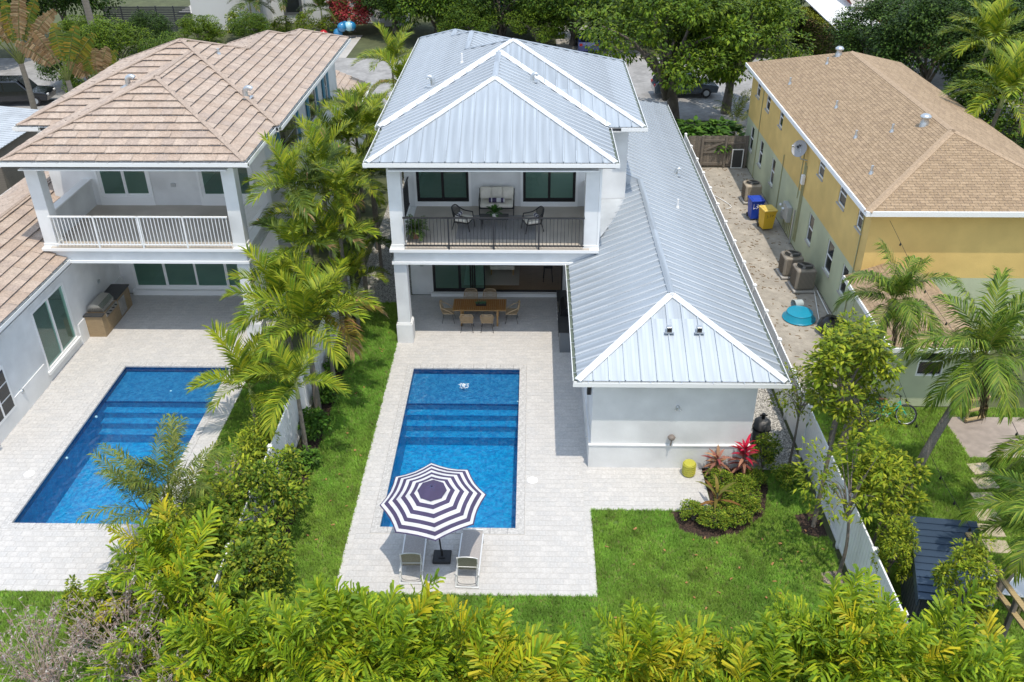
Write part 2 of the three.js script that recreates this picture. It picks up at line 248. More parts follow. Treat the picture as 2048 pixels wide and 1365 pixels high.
// ---------------------------------------------------------------- pool decks of pavers
const paverTones = [[0.605, 0.59, 0.575], [0.585, 0.572, 0.56], [0.62, 0.605, 0.59], [0.575, 0.566, 0.558]];
const paverMats = paverTones.map((c, i) => mat('paver_' + 'abcd'[i], c, 0.9, { map: T.stone }));
const paverStuff = mat('paver_mixed', [1, 1, 1], 0.9, { map: T.stone, vertexColors: true });
function deck(label, rects, borders, holes, seed, near) {
  // rects: [x0,x1,z0,z1] filled with running bond; borders: soldier rows; holes: [x0,x1,z0,z1]
  const r = rng(seed), list = [], PW = 0.305, PD = 0.208, gap = 0.007;
  const put = (x0, x1, z0, z1) => {
    for (const [hx0, hx1, hz0, hz1] of holes) {
      if (x1 <= hx0 + 1e-4 || x0 >= hx1 - 1e-4 || z1 <= hz0 + 1e-4 || z0 >= hz1 - 1e-4) continue;
      if (x0 < hx0 - 0.05 && x1 > hx1 + 0.05) { put(x0, hx0, z0, z1); put(hx1, x1, z0, z1); return; }
      if (x0 < hx0 - 0.05) { put(x0, hx0, z0, z1); return; }
      if (x1 > hx1 + 0.05) { put(hx1, x1, z0, z1); return; }
      if (z0 < hz0 - 0.05) { put(x0, x1, z0, hz0); return; }
      if (z1 > hz1 + 0.05) { put(x0, x1, hz1, z1); return; }
      return;
    }
    if (x1 - x0 > 0.03 && z1 - z0 > 0.03) list.push([x0 + gap / 2, x1 - gap / 2, z0 + gap / 2, z1 - gap / 2]);
  };
  for (const [x0, x1, z0, z1] of rects) { let row = 0; for (let z = z1; z > z0 + 0.02; z -= PD, row++) { const a = Math.max(z0, z - PD); for (let x = x0 - (row % 2 ? PW / 2 : 0); x < x1 - 0.01; x += PW) put(Math.max(x0, x), Math.min(x1, x + PW), a, z); } }
  for (const [x0, x1, z0, z1] of borders) { const along = x1 - x0 > z1 - z0; if (along) for (let x = x0; x < x1 - 0.01; x += PW) list.push([x + gap / 2, Math.min(x1, x + PW) - gap / 2, z0 + gap / 2, z1 - gap / 2]); else for (let z = z0; z < z1 - 0.01; z += PW) list.push([x0 + gap / 2, x1 - gap / 2, z + gap / 2, Math.min(z1, z + PW) - gap / 2]); }
  const base = new THREE.Shape(), d = new MB();
  const all = [...rects, ...borders];
  for (const [x0, x1, z0, z1] of all) { const cut = holes.find((h) => h[0] > x0 && h[1] < x1 && h[2] > z0 && h[3] < z1); if (cut) { d.box(x0, cut[0], -0.05, -0.006, z0, z1).box(cut[1], x1, -0.05, -0.006, z0, z1).box(cut[0], cut[1], -0.05, -0.006, z0, cut[2]).box(cut[0], cut[1], -0.05, -0.006, cut[3], z1); } else d.box(x0, x1, -0.05, -0.006, z0, z1); }
  const o = d.build('pool_deck', M.bedding); structure(o, label);
  list.sort((a, b) => near(a) - near(b));
  const cache = new Map(), rest = [];
  list.forEach((p, i) => {
    const w = p[1] - p[0], dd = p[3] - p[2], h = 0.045, lift = (r() - 0.5) * 0.003, tone = Math.floor(r() * 4);
    if (i < 290) {
      const key = w.toFixed(3) + '_' + dd.toFixed(3) + tone; if (!cache.has(key)) { const g = new THREE.BoxGeometry(w, h, dd).toNonIndexed(); g.translate(tone * 0.37, 0, tone * 0.61); metreUV(g); g.translate(-tone * 0.37, 0, -tone * 0.61); cache.set(key, g); }
      const m = part('paver', cache.get(key), paverMats[tone], o); m.position.set((p[0] + p[1]) / 2, -h / 2 + lift, (p[2] + p[3]) / 2);
    } else { const b = new MB(paverTones[tone]); b.box(p[0], p[1], -h + lift, lift, p[2], p[3]); rest.push(b.g[0]); }
  });
  if (rest.length) { const m = part('paving', mergeGeometries(rest), paverStuff, o); m.userData.kind = 'stuff'; }
  return o;
}
const CW = 0.24;
deck('pale stone paver deck round the pool with the striped parasol', [[-5.03, 1.6, -33.8, -17.12], [1.6, 1.86, -33.8, -22.36], [1.6, 5.38, -22.36, -20.52]], [[-5.23, -5.03, -33.8, -16.92], [1.6, 1.8, -20.52, -16.92], [-5.03, 1.6, -17.12, -16.92], [1.8, 5.38, -20.52, -20.32]], [[-4.38 - CW, -0.41 + CW, PZ0 - CW, PZ1 + CW]], 5, (p) => -p[3]);
deck('pale stone paver deck round the pool of the tile-roofed house', [[-17.57, -10.57, -33.8, -17.08]], [[-10.57, -10.37, -33.8, -16.88], [-17.57, -10.57, -17.08, -16.88]], [[-15.2 - CW, -11.23 + CW, PZ0 - CW, PZ1 + CW]], 6, (p) => Math.hypot((p[0] + 14), p[3] + 20));
{ const m = box(-24, -17.57, -0.05, -0.002, -22.3, -16.9).build('pool_deck', paverMats[1]); structure(m, 'pale paved strip in front of the left wing'); }

// ---------------------------------------------------------------- swimming pools
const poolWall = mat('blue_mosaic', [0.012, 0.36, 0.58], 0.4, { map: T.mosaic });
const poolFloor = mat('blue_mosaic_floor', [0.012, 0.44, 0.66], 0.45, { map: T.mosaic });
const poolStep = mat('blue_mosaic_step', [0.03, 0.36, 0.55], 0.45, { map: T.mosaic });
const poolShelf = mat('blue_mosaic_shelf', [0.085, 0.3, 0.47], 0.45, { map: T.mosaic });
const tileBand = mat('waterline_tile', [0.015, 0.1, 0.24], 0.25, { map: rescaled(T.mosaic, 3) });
const waterMat = mat('pool_water', [0.66, 0.88, 0.97], 0.03, { transmission: 1, thickness: 0, ior: 1.42 });
const coping = mat('coping_stone', [0.66, 0.65, 0.64], 0.85, { map: T.fine });
function pool(label, x0, x1, seed, calm) {
  const t = thing('swimming_pool', label, 'swimming pool', [(x0 + x1) / 2, 0, (PZ0 + PZ1) / 2]), B = -1.3, W = 0.25, zs = PZ0 + 1.98;
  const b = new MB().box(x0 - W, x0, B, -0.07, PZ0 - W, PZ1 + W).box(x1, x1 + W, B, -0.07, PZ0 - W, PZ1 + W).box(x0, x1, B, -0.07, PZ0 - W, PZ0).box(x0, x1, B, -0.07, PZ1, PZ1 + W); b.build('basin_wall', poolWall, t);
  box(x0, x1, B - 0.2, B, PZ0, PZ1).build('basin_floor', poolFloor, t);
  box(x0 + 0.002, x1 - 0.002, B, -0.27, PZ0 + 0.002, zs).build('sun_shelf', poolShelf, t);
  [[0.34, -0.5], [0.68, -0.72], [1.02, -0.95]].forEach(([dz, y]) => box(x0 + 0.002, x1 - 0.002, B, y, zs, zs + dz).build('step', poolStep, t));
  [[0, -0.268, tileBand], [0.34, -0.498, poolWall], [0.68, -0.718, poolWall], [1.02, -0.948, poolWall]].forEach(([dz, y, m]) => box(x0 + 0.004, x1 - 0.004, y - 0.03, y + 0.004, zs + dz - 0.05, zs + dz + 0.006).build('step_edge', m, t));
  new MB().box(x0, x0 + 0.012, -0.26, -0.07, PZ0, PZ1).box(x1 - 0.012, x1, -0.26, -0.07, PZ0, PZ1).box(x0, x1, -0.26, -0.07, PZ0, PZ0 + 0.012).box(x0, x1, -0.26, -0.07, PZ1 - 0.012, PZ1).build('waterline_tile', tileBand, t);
  // coping stones round the edge
  const r = rng(seed), put = (a, c, z0, z1) => { const m = part('coping_stone', new MB().rbox((a + c) / 2, -0.03, (z0 + z1) / 2, c - a - 0.005, 0.075, z1 - z0 - 0.005, 0.012).geo(), coping, t); m.geometry.translate(-t.position.x, 0, -t.position.z); };
  const n = 9, L = (PZ1 - PZ0) / 21; for (let i = 0; i < 21; i++) { put(x0 - CW, x0 + 0.02, PZ0 + L * i, PZ0 + L * (i + 1)); put(x1 - 0.02, x1 + CW, PZ0 + L * i, PZ0 + L * (i + 1)); }
  const xw = (x1 - x0 + 2 * CW) / n; for (let i = 0; i < n; i++) { put(x0 - CW + xw * i, x0 - CW + xw * (i + 1), PZ0 - CW, PZ0 + 0.02); put(x0 - CW + xw * i, x0 - CW + xw * (i + 1), PZ1 - 0.02, PZ1 + CW); }
  // rippled water with a bubbler over the shelf
  const nx = 150, nz = 320, g = new THREE.PlaneGeometry(x1 - x0, PZ1 - PZ0, nx, nz); g.rotateX(-Math.PI / 2); const p = g.attributes.position, f1 = fbm(seed + 5, 7, 3), f2 = fbm(seed + 9, 17, 2);
  const bx = -0.03, bz = PZ0 + 1.06 - (PZ0 + PZ1) / 2;
  for (let i = 0; i < p.count; i++) {
    const x = p.getX(i), z = p.getZ(i), d = Math.hypot(x - bx, z - bz);
    const q = 1 - Math.abs(f1(x / 6, z / 6) - 0.5) * 4, w = 1 - Math.abs(f2(x / 5, z / 5) - 0.5) * 4;
    let h = (0.02 * q + 0.017 * w) * calm + 0.009 * Math.exp(-d / 1.3) * Math.sin(d * 36) * (calm > 0.5 ? 1 : 0) + (calm > 0.5 ? 0.045 * Math.exp(-d * d / 0.008) : 0);
    p.setY(i, -0.11 + h);
  }
  g.computeVertexNormals(); part('water', g, waterMat, t);
  if (calm > 0.5) { const m = new MB(), r2 = rng(88); for (let i = 0; i < 90; i++) { const a = r2() * 6.3, q = r2() ** 1.5 * 0.2; m.sphere((x0 + x1) / 2 + bx + Math.cos(a) * q, -0.1 + r2() * 0.03 + 0.05 * Math.exp(-q * q * 120), (PZ0 + PZ1) / 2 + bz + Math.sin(a) * q, 0.008 + r2() * 0.014, 0.7, 6, 4); } m.build('bubbler_foam', mat('foam', [0.8, 0.85, 0.88], 0.3), t); }
  for (const [a, c] of calm > 0.5 ? [[x1 - 0.05, -26.3]] : [[x0 + 0.03, -22.9], [x0 + 0.03, -25.2], [x0 + 2.1, -26.8]]) new MB().sphere(a, -0.3, c, 0.05, 1, 10, 6).build('jet_fitting', M.white, t);
  return t;
}
pool('blue swimming pool in front of the metal-roofed house, with a bubbling jet', -4.38, -0.41, 20, 1);
pool('blue swimming pool beside the tile-roofed house', -15.2, -11.23, 31, 0.35);
for (const [x, z, l] of [[0.06, -21.65, 'round white skimmer lid in the deck beside the bubbling pool'], [-15.75, -21.73, 'round white skimmer lid in the deck of the tile-roofed house']]) { const o = new MB().lathe([[0, 0.012], [0.15, 0.012], [0.165, 0.006], [0.165, -0.01]], x, 0, z, 24).build('skimmer_lid', M.white); tag(o, l, 'pool lid'); for (const k of [-0.05, 0.05]) new MB().boxc(x + k, 0.013, z, 0.02, 0.006, 0.02).build('finger_hole', M.black, o, { local: true }); }

// ---------------------------------------------------------------- grass blades
{
  const r = rng(404), pos = [], nb = 9;
  for (let i = 0; i < nb; i++) { const a = r() * 6.28, l = 0.05 + r() * 0.045, s = 0.012 + r() * 0.045, w = 0.007, ox = (r() - 0.5) * 0.07, oz = (r() - 0.5) * 0.07, ca = Math.cos(a), sa = Math.sin(a); pos.push(ox - sa * w, 0, oz + ca * w, ox + sa * w, 0, oz - ca * w, ox + ca * s, l, oz + sa * s); }
  const g = new THREE.BufferGeometry(); g.setAttribute('position', new THREE.Float32BufferAttribute(pos, 3)); g.computeVertexNormals();
  const inPoly = (P, x, z) => { let c = false; for (let i = 0, j = P.length - 1; i < P.length; j = i++) if ((P[i][1] > z) !== (P[j][1] > z) && x < (P[j][0] - P[i][0]) * (z - P[i][1]) / (P[j][1] - P[i][1]) + P[i][0]) c = !c; return c; };
  const bed = (x, z) => BEDS.some((P) => inPoly(P, x, z));
  const areas = [[-6.9, -5.21, -33.1, -14, 1], [-5.24, 8.5, -16.94, -12.6, 1], [1.79, 8.5, -22.2, -16.9, 1], [-10.36, -7.75, -29, -12.5, 0.8], [-22, -10.36, -16.86, -12, 0.6], [8.8, 18, -25.7, -14, 0.9]];
  const list = []; const patch = fbm(71, 5, 4), fine = fbm(79, 24, 2);
  for (const [x0, x1, z0, z1, k] of areas) { const n = Math.round((x1 - x0) * (z1 - z0) * 760 * k); for (let i = 0; i < n; i++) { const x = lerp(x0, x1, r()), z = lerp(z0, z1, r()); if (x > 1.8 && x < 8.5 && bed(x, z)) continue; if (x > 1.75 && x < 5.4 && z < -20.34) continue; if (x > 14 && z < -22.95 && z > -25.25) continue; list.push([x, z]); } }
  const im = new THREE.InstancedMesh(g, mat('grass_blades', [1, 1, 1], 0.75, { transmission: 0.25, thickness: 0, specularIntensity: 0.4 }), list.length); im.name = 'grass'; im.userData = { kind: 'stuff', label: 'short green grass of the lawns' }; const m4 = new THREE.Matrix4(), q = new THREE.Quaternion(), c = new THREE.Color();
  list.forEach(([x, z], i) => {
    q.setFromAxisAngle(UPV, r() * 6.28); const s = 0.75 + r() * 0.55; m4.compose(V(x, -0.03, z), q, V(s, s * (0.8 + r() * 0.4), s)); im.setMatrixAt(i, m4);
    const p = patch(x / 16 + 3, z / 16 + 3), f = fine(x / 8, z / 8), dry = r() < 0.05 + 0.1 * clamp((f - 0.55) * 4, 0, 1) ? 1 : 0, k = (0.5 + 0.75 * f) * (0.8 + 0.4 * r()), yel = x > 8.7 ? 0.5 : clamp((p - 0.45) * 2.2, 0, 0.5);
    dry ? c.setRGB(0.36 * k, 0.36 * k, 0.14 * k) : c.setRGB(lerp(0.26, 0.4, yel) * k, lerp(0.48, 0.55, yel) * k, lerp(0.07, 0.085, yel) * k); im.setColorAt(i, c);
  });
  shadows(im); scene.add(im);
}
{ const r = rng(515), L = new MB(); for (let i = 0; i < 70; i++) { const x = i < 50 ? lerp(2, 8.3, r()) : lerp(-6.7, -5.4, r()), z = i < 50 ? lerp(-19.5, -14.5, r()) : lerp(-31, -15, r()); L.boxc(x, 0.035 + r() * 0.02, z, 0.05 + r() * 0.07, 0.004, 0.03 + r() * 0.03, r() * 3, (r() - 0.5) * 0.6, (r() - 0.5) * 0.6); } const o = L.build('fallen_leaves', mat('fallen_leaf', [0.36, 0.17, 0.07], 0.8)); o.userData = { kind: 'stuff', label: 'brown fallen leaves scattered on the lawn' }; }
// ---------------------------------------------------------------- roofs, walls, doors
const SL = 0.4167;
function clip(pts, f, c, sign) { // keep sign*(f(p)-c) >= 0
  const out = []; for (let i = 0; i < pts.length; i++) { const a = pts[i], b = pts[(i + 1) % pts.length], da = sign * (f(a) - c), db = sign * (f(b) - c); if (da >= -1e-9) out.push(a.clone()); if ((da > 1e-9 && db < -1e-9) || (da < -1e-9 && db > 1e-9)) out.push(a.clone().lerp(b, da / (da - db))); } return out;
}
function normalOf(pts) { const n = V(0, 0, 0); for (let i = 0; i < pts.length; i++) { const a = pts[i], b = pts[(i + 1) % pts.length]; n.x += (a.y - b.y) * (a.z + b.z); n.y += (a.z - b.z) * (a.x + b.x); n.z += (a.x - b.x) * (a.y + b.y); } n.normalize(); return n; }
const upward = (pts) => normalOf(pts).y < 0 ? [...pts].reverse() : pts;
function metalFace(roof, pts0, m = M.metal, pitch = 0.46) {
  const pts = upward(pts0), n = normalOf(pts), s = V(n.z, 0, -n.x).normalize(), t = new THREE.Vector3().crossVectors(n, s), f = (p) => p.dot(s);
  let a = Infinity, b = -Infinity; for (const p of pts) { a = Math.min(a, f(p)); b = Math.max(b, f(p)); }
  const k0 = Math.round((b - a) / pitch), w = (b - a) / k0;
  for (let k = 0; k < k0; k++) {
    let q = clip(clip(pts, f, a + k * w, 1), f, a + (k + 1) * w, -1); if (q.length < 3) continue;
    const mb = new MB(), s0 = s.clone(), off = n.clone().multiplyScalar(0.012);
    q = q.filter((p, i) => p.distanceTo(q[(i + 1) % q.length]) > 1e-4); if (q.length < 3) continue;
    const shift = s.clone().multiplyScalar(-(a + k * w)); // uv starts at the panel's edge so that its ribs run evenly
    const pos = q.map((p) => p.clone().add(off)); const uvS = { dot: 0 };
    const g = new MB().poly(pos, [s, t]).g[0]; if (!g) continue; const uv = g.attributes.uv; for (let i = 0; i < uv.count; i++) uv.setX(i, (uv.getX(i) - (a + k * w)) / w * 0.46);
    g.userData.uv = true; mb.add(g);
    const line = []; const c = a + (k + 1) * w - 0.001; for (let i = 0; i < pts.length; i++) { const p = pts[i], r = pts[(i + 1) % pts.length], da = f(p) - c, db = f(r) - c; if (da * db < 0) line.push(p.clone().lerp(r, da / (da - db))); }
    if (line.length >= 2) { line.sort((p, r) => p.dot(t) - r.dot(t)); for (let j = 0; j + 1 < line.length; j += 2) { const A = line[j], B = line[j + 1], L = A.distanceTo(B); if (L < 0.05) continue; const m4 = new THREE.Matrix4().makeBasis(s0, n, new THREE.Vector3().crossVectors(s0, n)).setPosition(A.clone().add(B).multiplyScalar(0.5).addScaledVector(n, 0.03)); const fr = Math.abs(n.z) > Math.abs(n.x), bg = new THREE.BoxGeometry(fr ? 0.032 : 0.085, fr ? 0.075 : 0.045, L); if (fr) mb.add(bg, m4); else new MB().add(bg, m4).build('standing_seam', M.seam, roof); } }
    mb.build('roof_panel', m, roof);
  }
}
// courses of tiles or shingles; pieces go to the list
function courseFace(list, pts0, o) {
  const pts = upward(pts0), n = normalOf(pts), s = V(n.z, 0, -n.x).normalize(), t = new THREE.Vector3().crossVectors(n, s).normalize(); if (t.y < 0) { t.negate(); s.negate(); }
  const fs = (p) => p.dot(s), ft = (p) => p.dot(t); let t0 = Infinity, t1 = -Infinity, s0 = Infinity, s1 = -Infinity;
  for (const p of pts) { t0 = Math.min(t0, ft(p)); t1 = Math.max(t1, ft(p)); s0 = Math.min(s0, fs(p)); s1 = Math.max(s1, fs(p)); }
  let row = 0;
  for (let a = t0; a < t1 - 0.02; a += o.exp, row++) {
    const band = clip(clip(pts, ft, a, 1), ft, a + o.exp, -1); if (band.length < 3) continue;
    let b0 = Infinity, b1 = -Infinity; for (const p of band) { b0 = Math.min(b0, fs(p)); b1 = Math.max(b1, fs(p)); }
    const st = s0 - (row % 2) * o.w / 2 - (o.jit ? o.r() * o.w * o.jit : 0);
    for (let x = st + Math.floor((b0 - st) / o.w) * o.w; x < b1; x += o.w) {
      let q = clip(clip(band, fs, x + o.gap / 2, 1), fs, x + o.w - o.gap / 2, -1); q = q.filter((p, i) => p.distanceTo(q[(i + 1) % q.length]) > 1e-3); if (q.length < 3) continue;
      const lf = o.hi * (0.85 + 0.3 * o.r()), lift = (p) => p.clone().addScaledVector(n, lerp(lf, o.lo, clamp((ft(p) - a) / o.exp, 0, 1)));
      const tone = Math.floor(o.r() * o.tones.length), mb = new MB(o.each ? null : o.tones[tone]), top = q.map(lift); mb.poly(top, [s, t]); if (!mb.g.length) continue;
      const g0 = mb.g[0];
      for (let i = 0; i < q.length; i++) { const p = q[i], r = q[(i + 1) % q.length]; if (ft(p) < a + 0.002 && ft(r) < a + 0.002 && p.distanceTo(r) > 0.01) { const dn = (v, u) => o.nose ? v.clone().addScaledVector(n, -o.nose) : u.clone(); mb.poly([top[i], dn(top[i], p), dn(top[(i + 1) % q.length], r), top[(i + 1) % q.length]], [s, t]); } }
      const c = V(0, 0, 0); for (const p of q) c.add(p); c.multiplyScalar(1 / q.length);
      list.push({ mb, c, tone, area: q.length > 3 ? 1 : 0.5 });
    }
  }
}
function placeCourses(list, roof, o, name, restName, most) {
  list.sort((a, b) => Math.hypot(a.c.x, a.c.y - 18, a.c.z) - Math.hypot(b.c.x, b.c.y - 18, b.c.z)); const rest = [];
  list.forEach((e, i) => { if (i < most) { for (const g of e.mb.g) g.deleteAttribute('color'); e.mb.c = null; e.mb.build(name, o.mats[e.tone], roof); } else { e.mb.c = o.tones[e.tone]; for (const g of e.mb.g) { const n = g.attributes.position.count, a = new Float32Array(n * 3); for (let k = 0; k < n; k++) a.set(e.mb.c, k * 3); g.setAttribute('color', new THREE.BufferAttribute(a, 3)); rest.push(g); } } });
  if (rest.length) { const g = mergeGeometries(rest), sh = worldShift(roof); g.translate(-sh.x, -sh.y, -sh.z); const m = part(restName, g, o.mixed, roof); m.userData.kind = 'stuff'; }
}
function cap(roof, P, Q, d1, d2, w, lift, m, name = 'ridge_cap') { // bent strip along PQ; d1,d2 directions down each slope
  const mb = new MB(), u = (p, d, k) => p.clone().addScaledVector(d, k), up = V(0, lift, 0), p = P.clone().add(up), q = Q.clone().add(up), dn = V(0, -0.04, 0);
  for (const d of [d1, d2]) { mb.poly([p, q, u(q, d, w), u(p, d, w)]); mb.poly([u(p, d, w), u(q, d, w), u(q, d, w).add(dn), u(p, d, w).add(dn)]); }
  mb.poly([p, u(p, d1, w), u(p, d1, w).add(dn), p.clone().add(dn)]); mb.poly([p, u(p, d2, w), u(p, d2, w).add(dn), p.clone().add(dn)]);
  mb.build(name, m, roof);
}
// direction in the plane with normal n, at right angles to the line, pointing down
function downIn(n, P, Q) { const l = Q.clone().sub(P).normalize(), d = new THREE.Vector3().crossVectors(n, l).normalize(); return d.y > 0 ? d.negate() : d; }
const nrm = (a, b) => V(a, 1, b).normalize();
function gutter(root, a, b, y, out, name = 'gutter') { // along a..b ([x,z]); out = [ox,oz] outward
  const A = V(a[0], y, a[1]), B = V(b[0], y, b[1]), o = V(out[0], 0, out[1]), W = 0.13, H = 0.13;
  const g = new MB(), q = (k0, k1, y0, y1) => { const p = [A.clone().addScaledVector(o, k0), B.clone().addScaledVector(o, k1)], c = p[0].clone().add(p[1]).multiplyScalar(0.5); const L = p[0].distanceTo(p[1]); };
  const slab = (o0, o1, y0, y1) => { const x0 = Math.min(A.x, B.x), x1 = Math.max(A.x, B.x), z0 = Math.min(A.z, B.z), z1 = Math.max(A.z, B.z); if (Math.abs(out[0]) > 0.5) { const s = out[0]; const u = [x0 + s * o0, x0 + s * o1]; g.box(Math.min(...u), Math.max(...u), y + y0, y + y1, z0, z1); } else { const s = out[1]; const u = [z0 + s * o0, z0 + s * o1]; g.box(x0, x1, y + y0, y + y1, Math.min(...u), Math.max(...u)); } };
  slab(-0.02, 0, -0.2, -0.02); slab(W - 0.018, W, -H, 0.012); slab(0, W - 0.018, -H, -H + 0.012);
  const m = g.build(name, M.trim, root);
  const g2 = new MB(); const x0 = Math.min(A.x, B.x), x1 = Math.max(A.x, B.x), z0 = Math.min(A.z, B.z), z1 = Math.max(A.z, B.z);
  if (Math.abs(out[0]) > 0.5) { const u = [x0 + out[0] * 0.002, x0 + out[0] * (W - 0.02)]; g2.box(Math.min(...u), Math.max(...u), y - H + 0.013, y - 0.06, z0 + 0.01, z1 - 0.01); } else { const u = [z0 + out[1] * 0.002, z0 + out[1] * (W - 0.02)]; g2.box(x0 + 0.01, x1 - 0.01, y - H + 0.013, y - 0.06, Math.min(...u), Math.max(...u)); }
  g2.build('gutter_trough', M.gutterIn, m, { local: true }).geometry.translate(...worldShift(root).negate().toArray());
  const L = Math.abs(x1 - x0) + Math.abs(z1 - z0), n = Math.max(2, Math.round(L / 0.9)), h = new MB();
  for (let i = 0; i < n; i++) { const f = (i + 0.5) / n, x = lerp(A.x, B.x, f) + out[0] * (W / 2), z = lerp(A.z, B.z, f) + out[1] * (W / 2); h.box(x - (Math.abs(out[0]) > 0.5 ? W / 2 : 0.012), x + (Math.abs(out[0]) > 0.5 ? W / 2 : 0.012), y - 0.004, y + 0.008, z - (Math.abs(out[1]) > 0.5 ? W / 2 : 0.012), z + (Math.abs(out[1]) > 0.5 ? W / 2 : 0.012)); }
  h.build('gutter_hanger', M.galv, m, { local: true }).geometry.translate(...worldShift(root).negate().toArray());
}
function wall(mb, axis, a0, a1, y0, y1, pos, th, open = []) { // axis 'x': runs along x at z=pos (front face), thickness behind
  const B = (u0, u1, v0, v1) => { if (u1 - u0 < 1e-3 || v1 - v0 < 1e-3) return; axis === 'x' ? mb.box(u0, u1, v0, v1, pos - th, pos) : mb.box(pos - th, pos, v0, v1, u0, u1); };
  let u = a0; for (const [p, q, r, s] of [...open].sort((m, n) => m[0] - n[0])) { B(u, p, y0, y1); B(p, q, y0, r); B(p, q, s, y1); u = q; } B(u, a1, y0, y1);
}
function slider(root, x0, x1, y0, y1, z, n, frameMat, glass, o = {}) {
  const f = 0.055, m = new MB().box(x0, x1, y0, y0 + f, z - 0.09, z + 0.015).box(x0, x1, y1 - f, y1, z - 0.09, z + 0.015).box(x0, x0 + f, y0 + f, y1 - f, z - 0.09, z + 0.015).box(x1 - f, x1, y0 + f, y1 - f, z - 0.09, z + 0.015);
  const w = (x1 - x0 - 2 * f) / n, S = 0.05;
  const door = m.build('sliding_door', frameMat, root), sh = worldShift(root);
  for (let i = 0; i < n; i++) { if (o.skip && o.skip.includes(i)) continue; const a = x0 + f + w * i, b = a + w, zz = z - 0.025 - (i % 2) * 0.03, k = new MB().box(a, a + S, y0 + f, y1 - f, zz - 0.02, zz + 0.02).box(b - S, b, y0 + f, y1 - f, zz - 0.02, zz + 0.02).box(a + S, b - S, y0 + f, y0 + f + 0.09, zz - 0.02, zz + 0.02).box(a + S, b - S, y1 - f - S, y1 - f, zz - 0.02, zz + 0.02); k.build('sash', frameMat, door);
    const p = new MB().box(a + S - 0.005, b - S + 0.005, y0 + f + 0.085, y1 - f - S + 0.005, zz - 0.001, zz + 0.001); const g = new THREE.PlaneGeometry(b - a - 2 * S + 0.01, y1 - y0 - 2 * f - 0.09 - S + 0.01); g.translate((a + b) / 2, (y0 + f + 0.09 + y1 - f - S) / 2, zz); new MB().add(g).build('pane', glass, door); }
  return door;
}
function goose(root, x, y, z, turn, m = M.galv, s = 1) { // gooseneck roof vent
  const pts = []; for (let i = 0; i <= 8; i++) { const a = Math.PI * (1 - i / 8 * 0.8); pts.push([x + Math.cos(turn) * (0.13 + 0.13 * Math.cos(a)) * s, y + (0.2 + 0.12 * Math.sin(a)) * s, z + Math.sin(turn) * (0.13 + 0.13 * Math.cos(a)) * s]); }
  new MB().path([[x, y - 0.08, z], [x, y + 0.1 * s, z], ...pts], 0.085 * s, 18, 10).boxc(x, y + 0.005, z, 0.42 * s, 0.02, 0.42 * s).build('roof_vent', m, root);
}
function pipe(root, x, y, z, h, r, m = M.white) { new MB().tube([x, y - 0.1, z], [x, y + h, z], r, r, 12).tube([x, y - 0.02, z], [x, y + 0.1, z], r * 2, r * 1.3, 12).build('vent_pipe', m, root); }

const tileTones = [[0.56, 0.44, 0.355], [0.59, 0.47, 0.385], [0.53, 0.415, 0.335], [0.61, 0.495, 0.41], [0.51, 0.41, 0.345], [0.57, 0.46, 0.38]];
const tileMats = tileTones.map((c, i) => mat('tan_tile_' + 'abcdef'[i], c, 0.85, { map: T.fine }));
const tileMixed = mat('tan_tile_mixed', [1, 1, 1], 0.85, { map: T.fine, vertexColors: true });
const tileCap = mat('tile_cap', [0.5, 0.4, 0.33], 0.85, { map: T.fine });

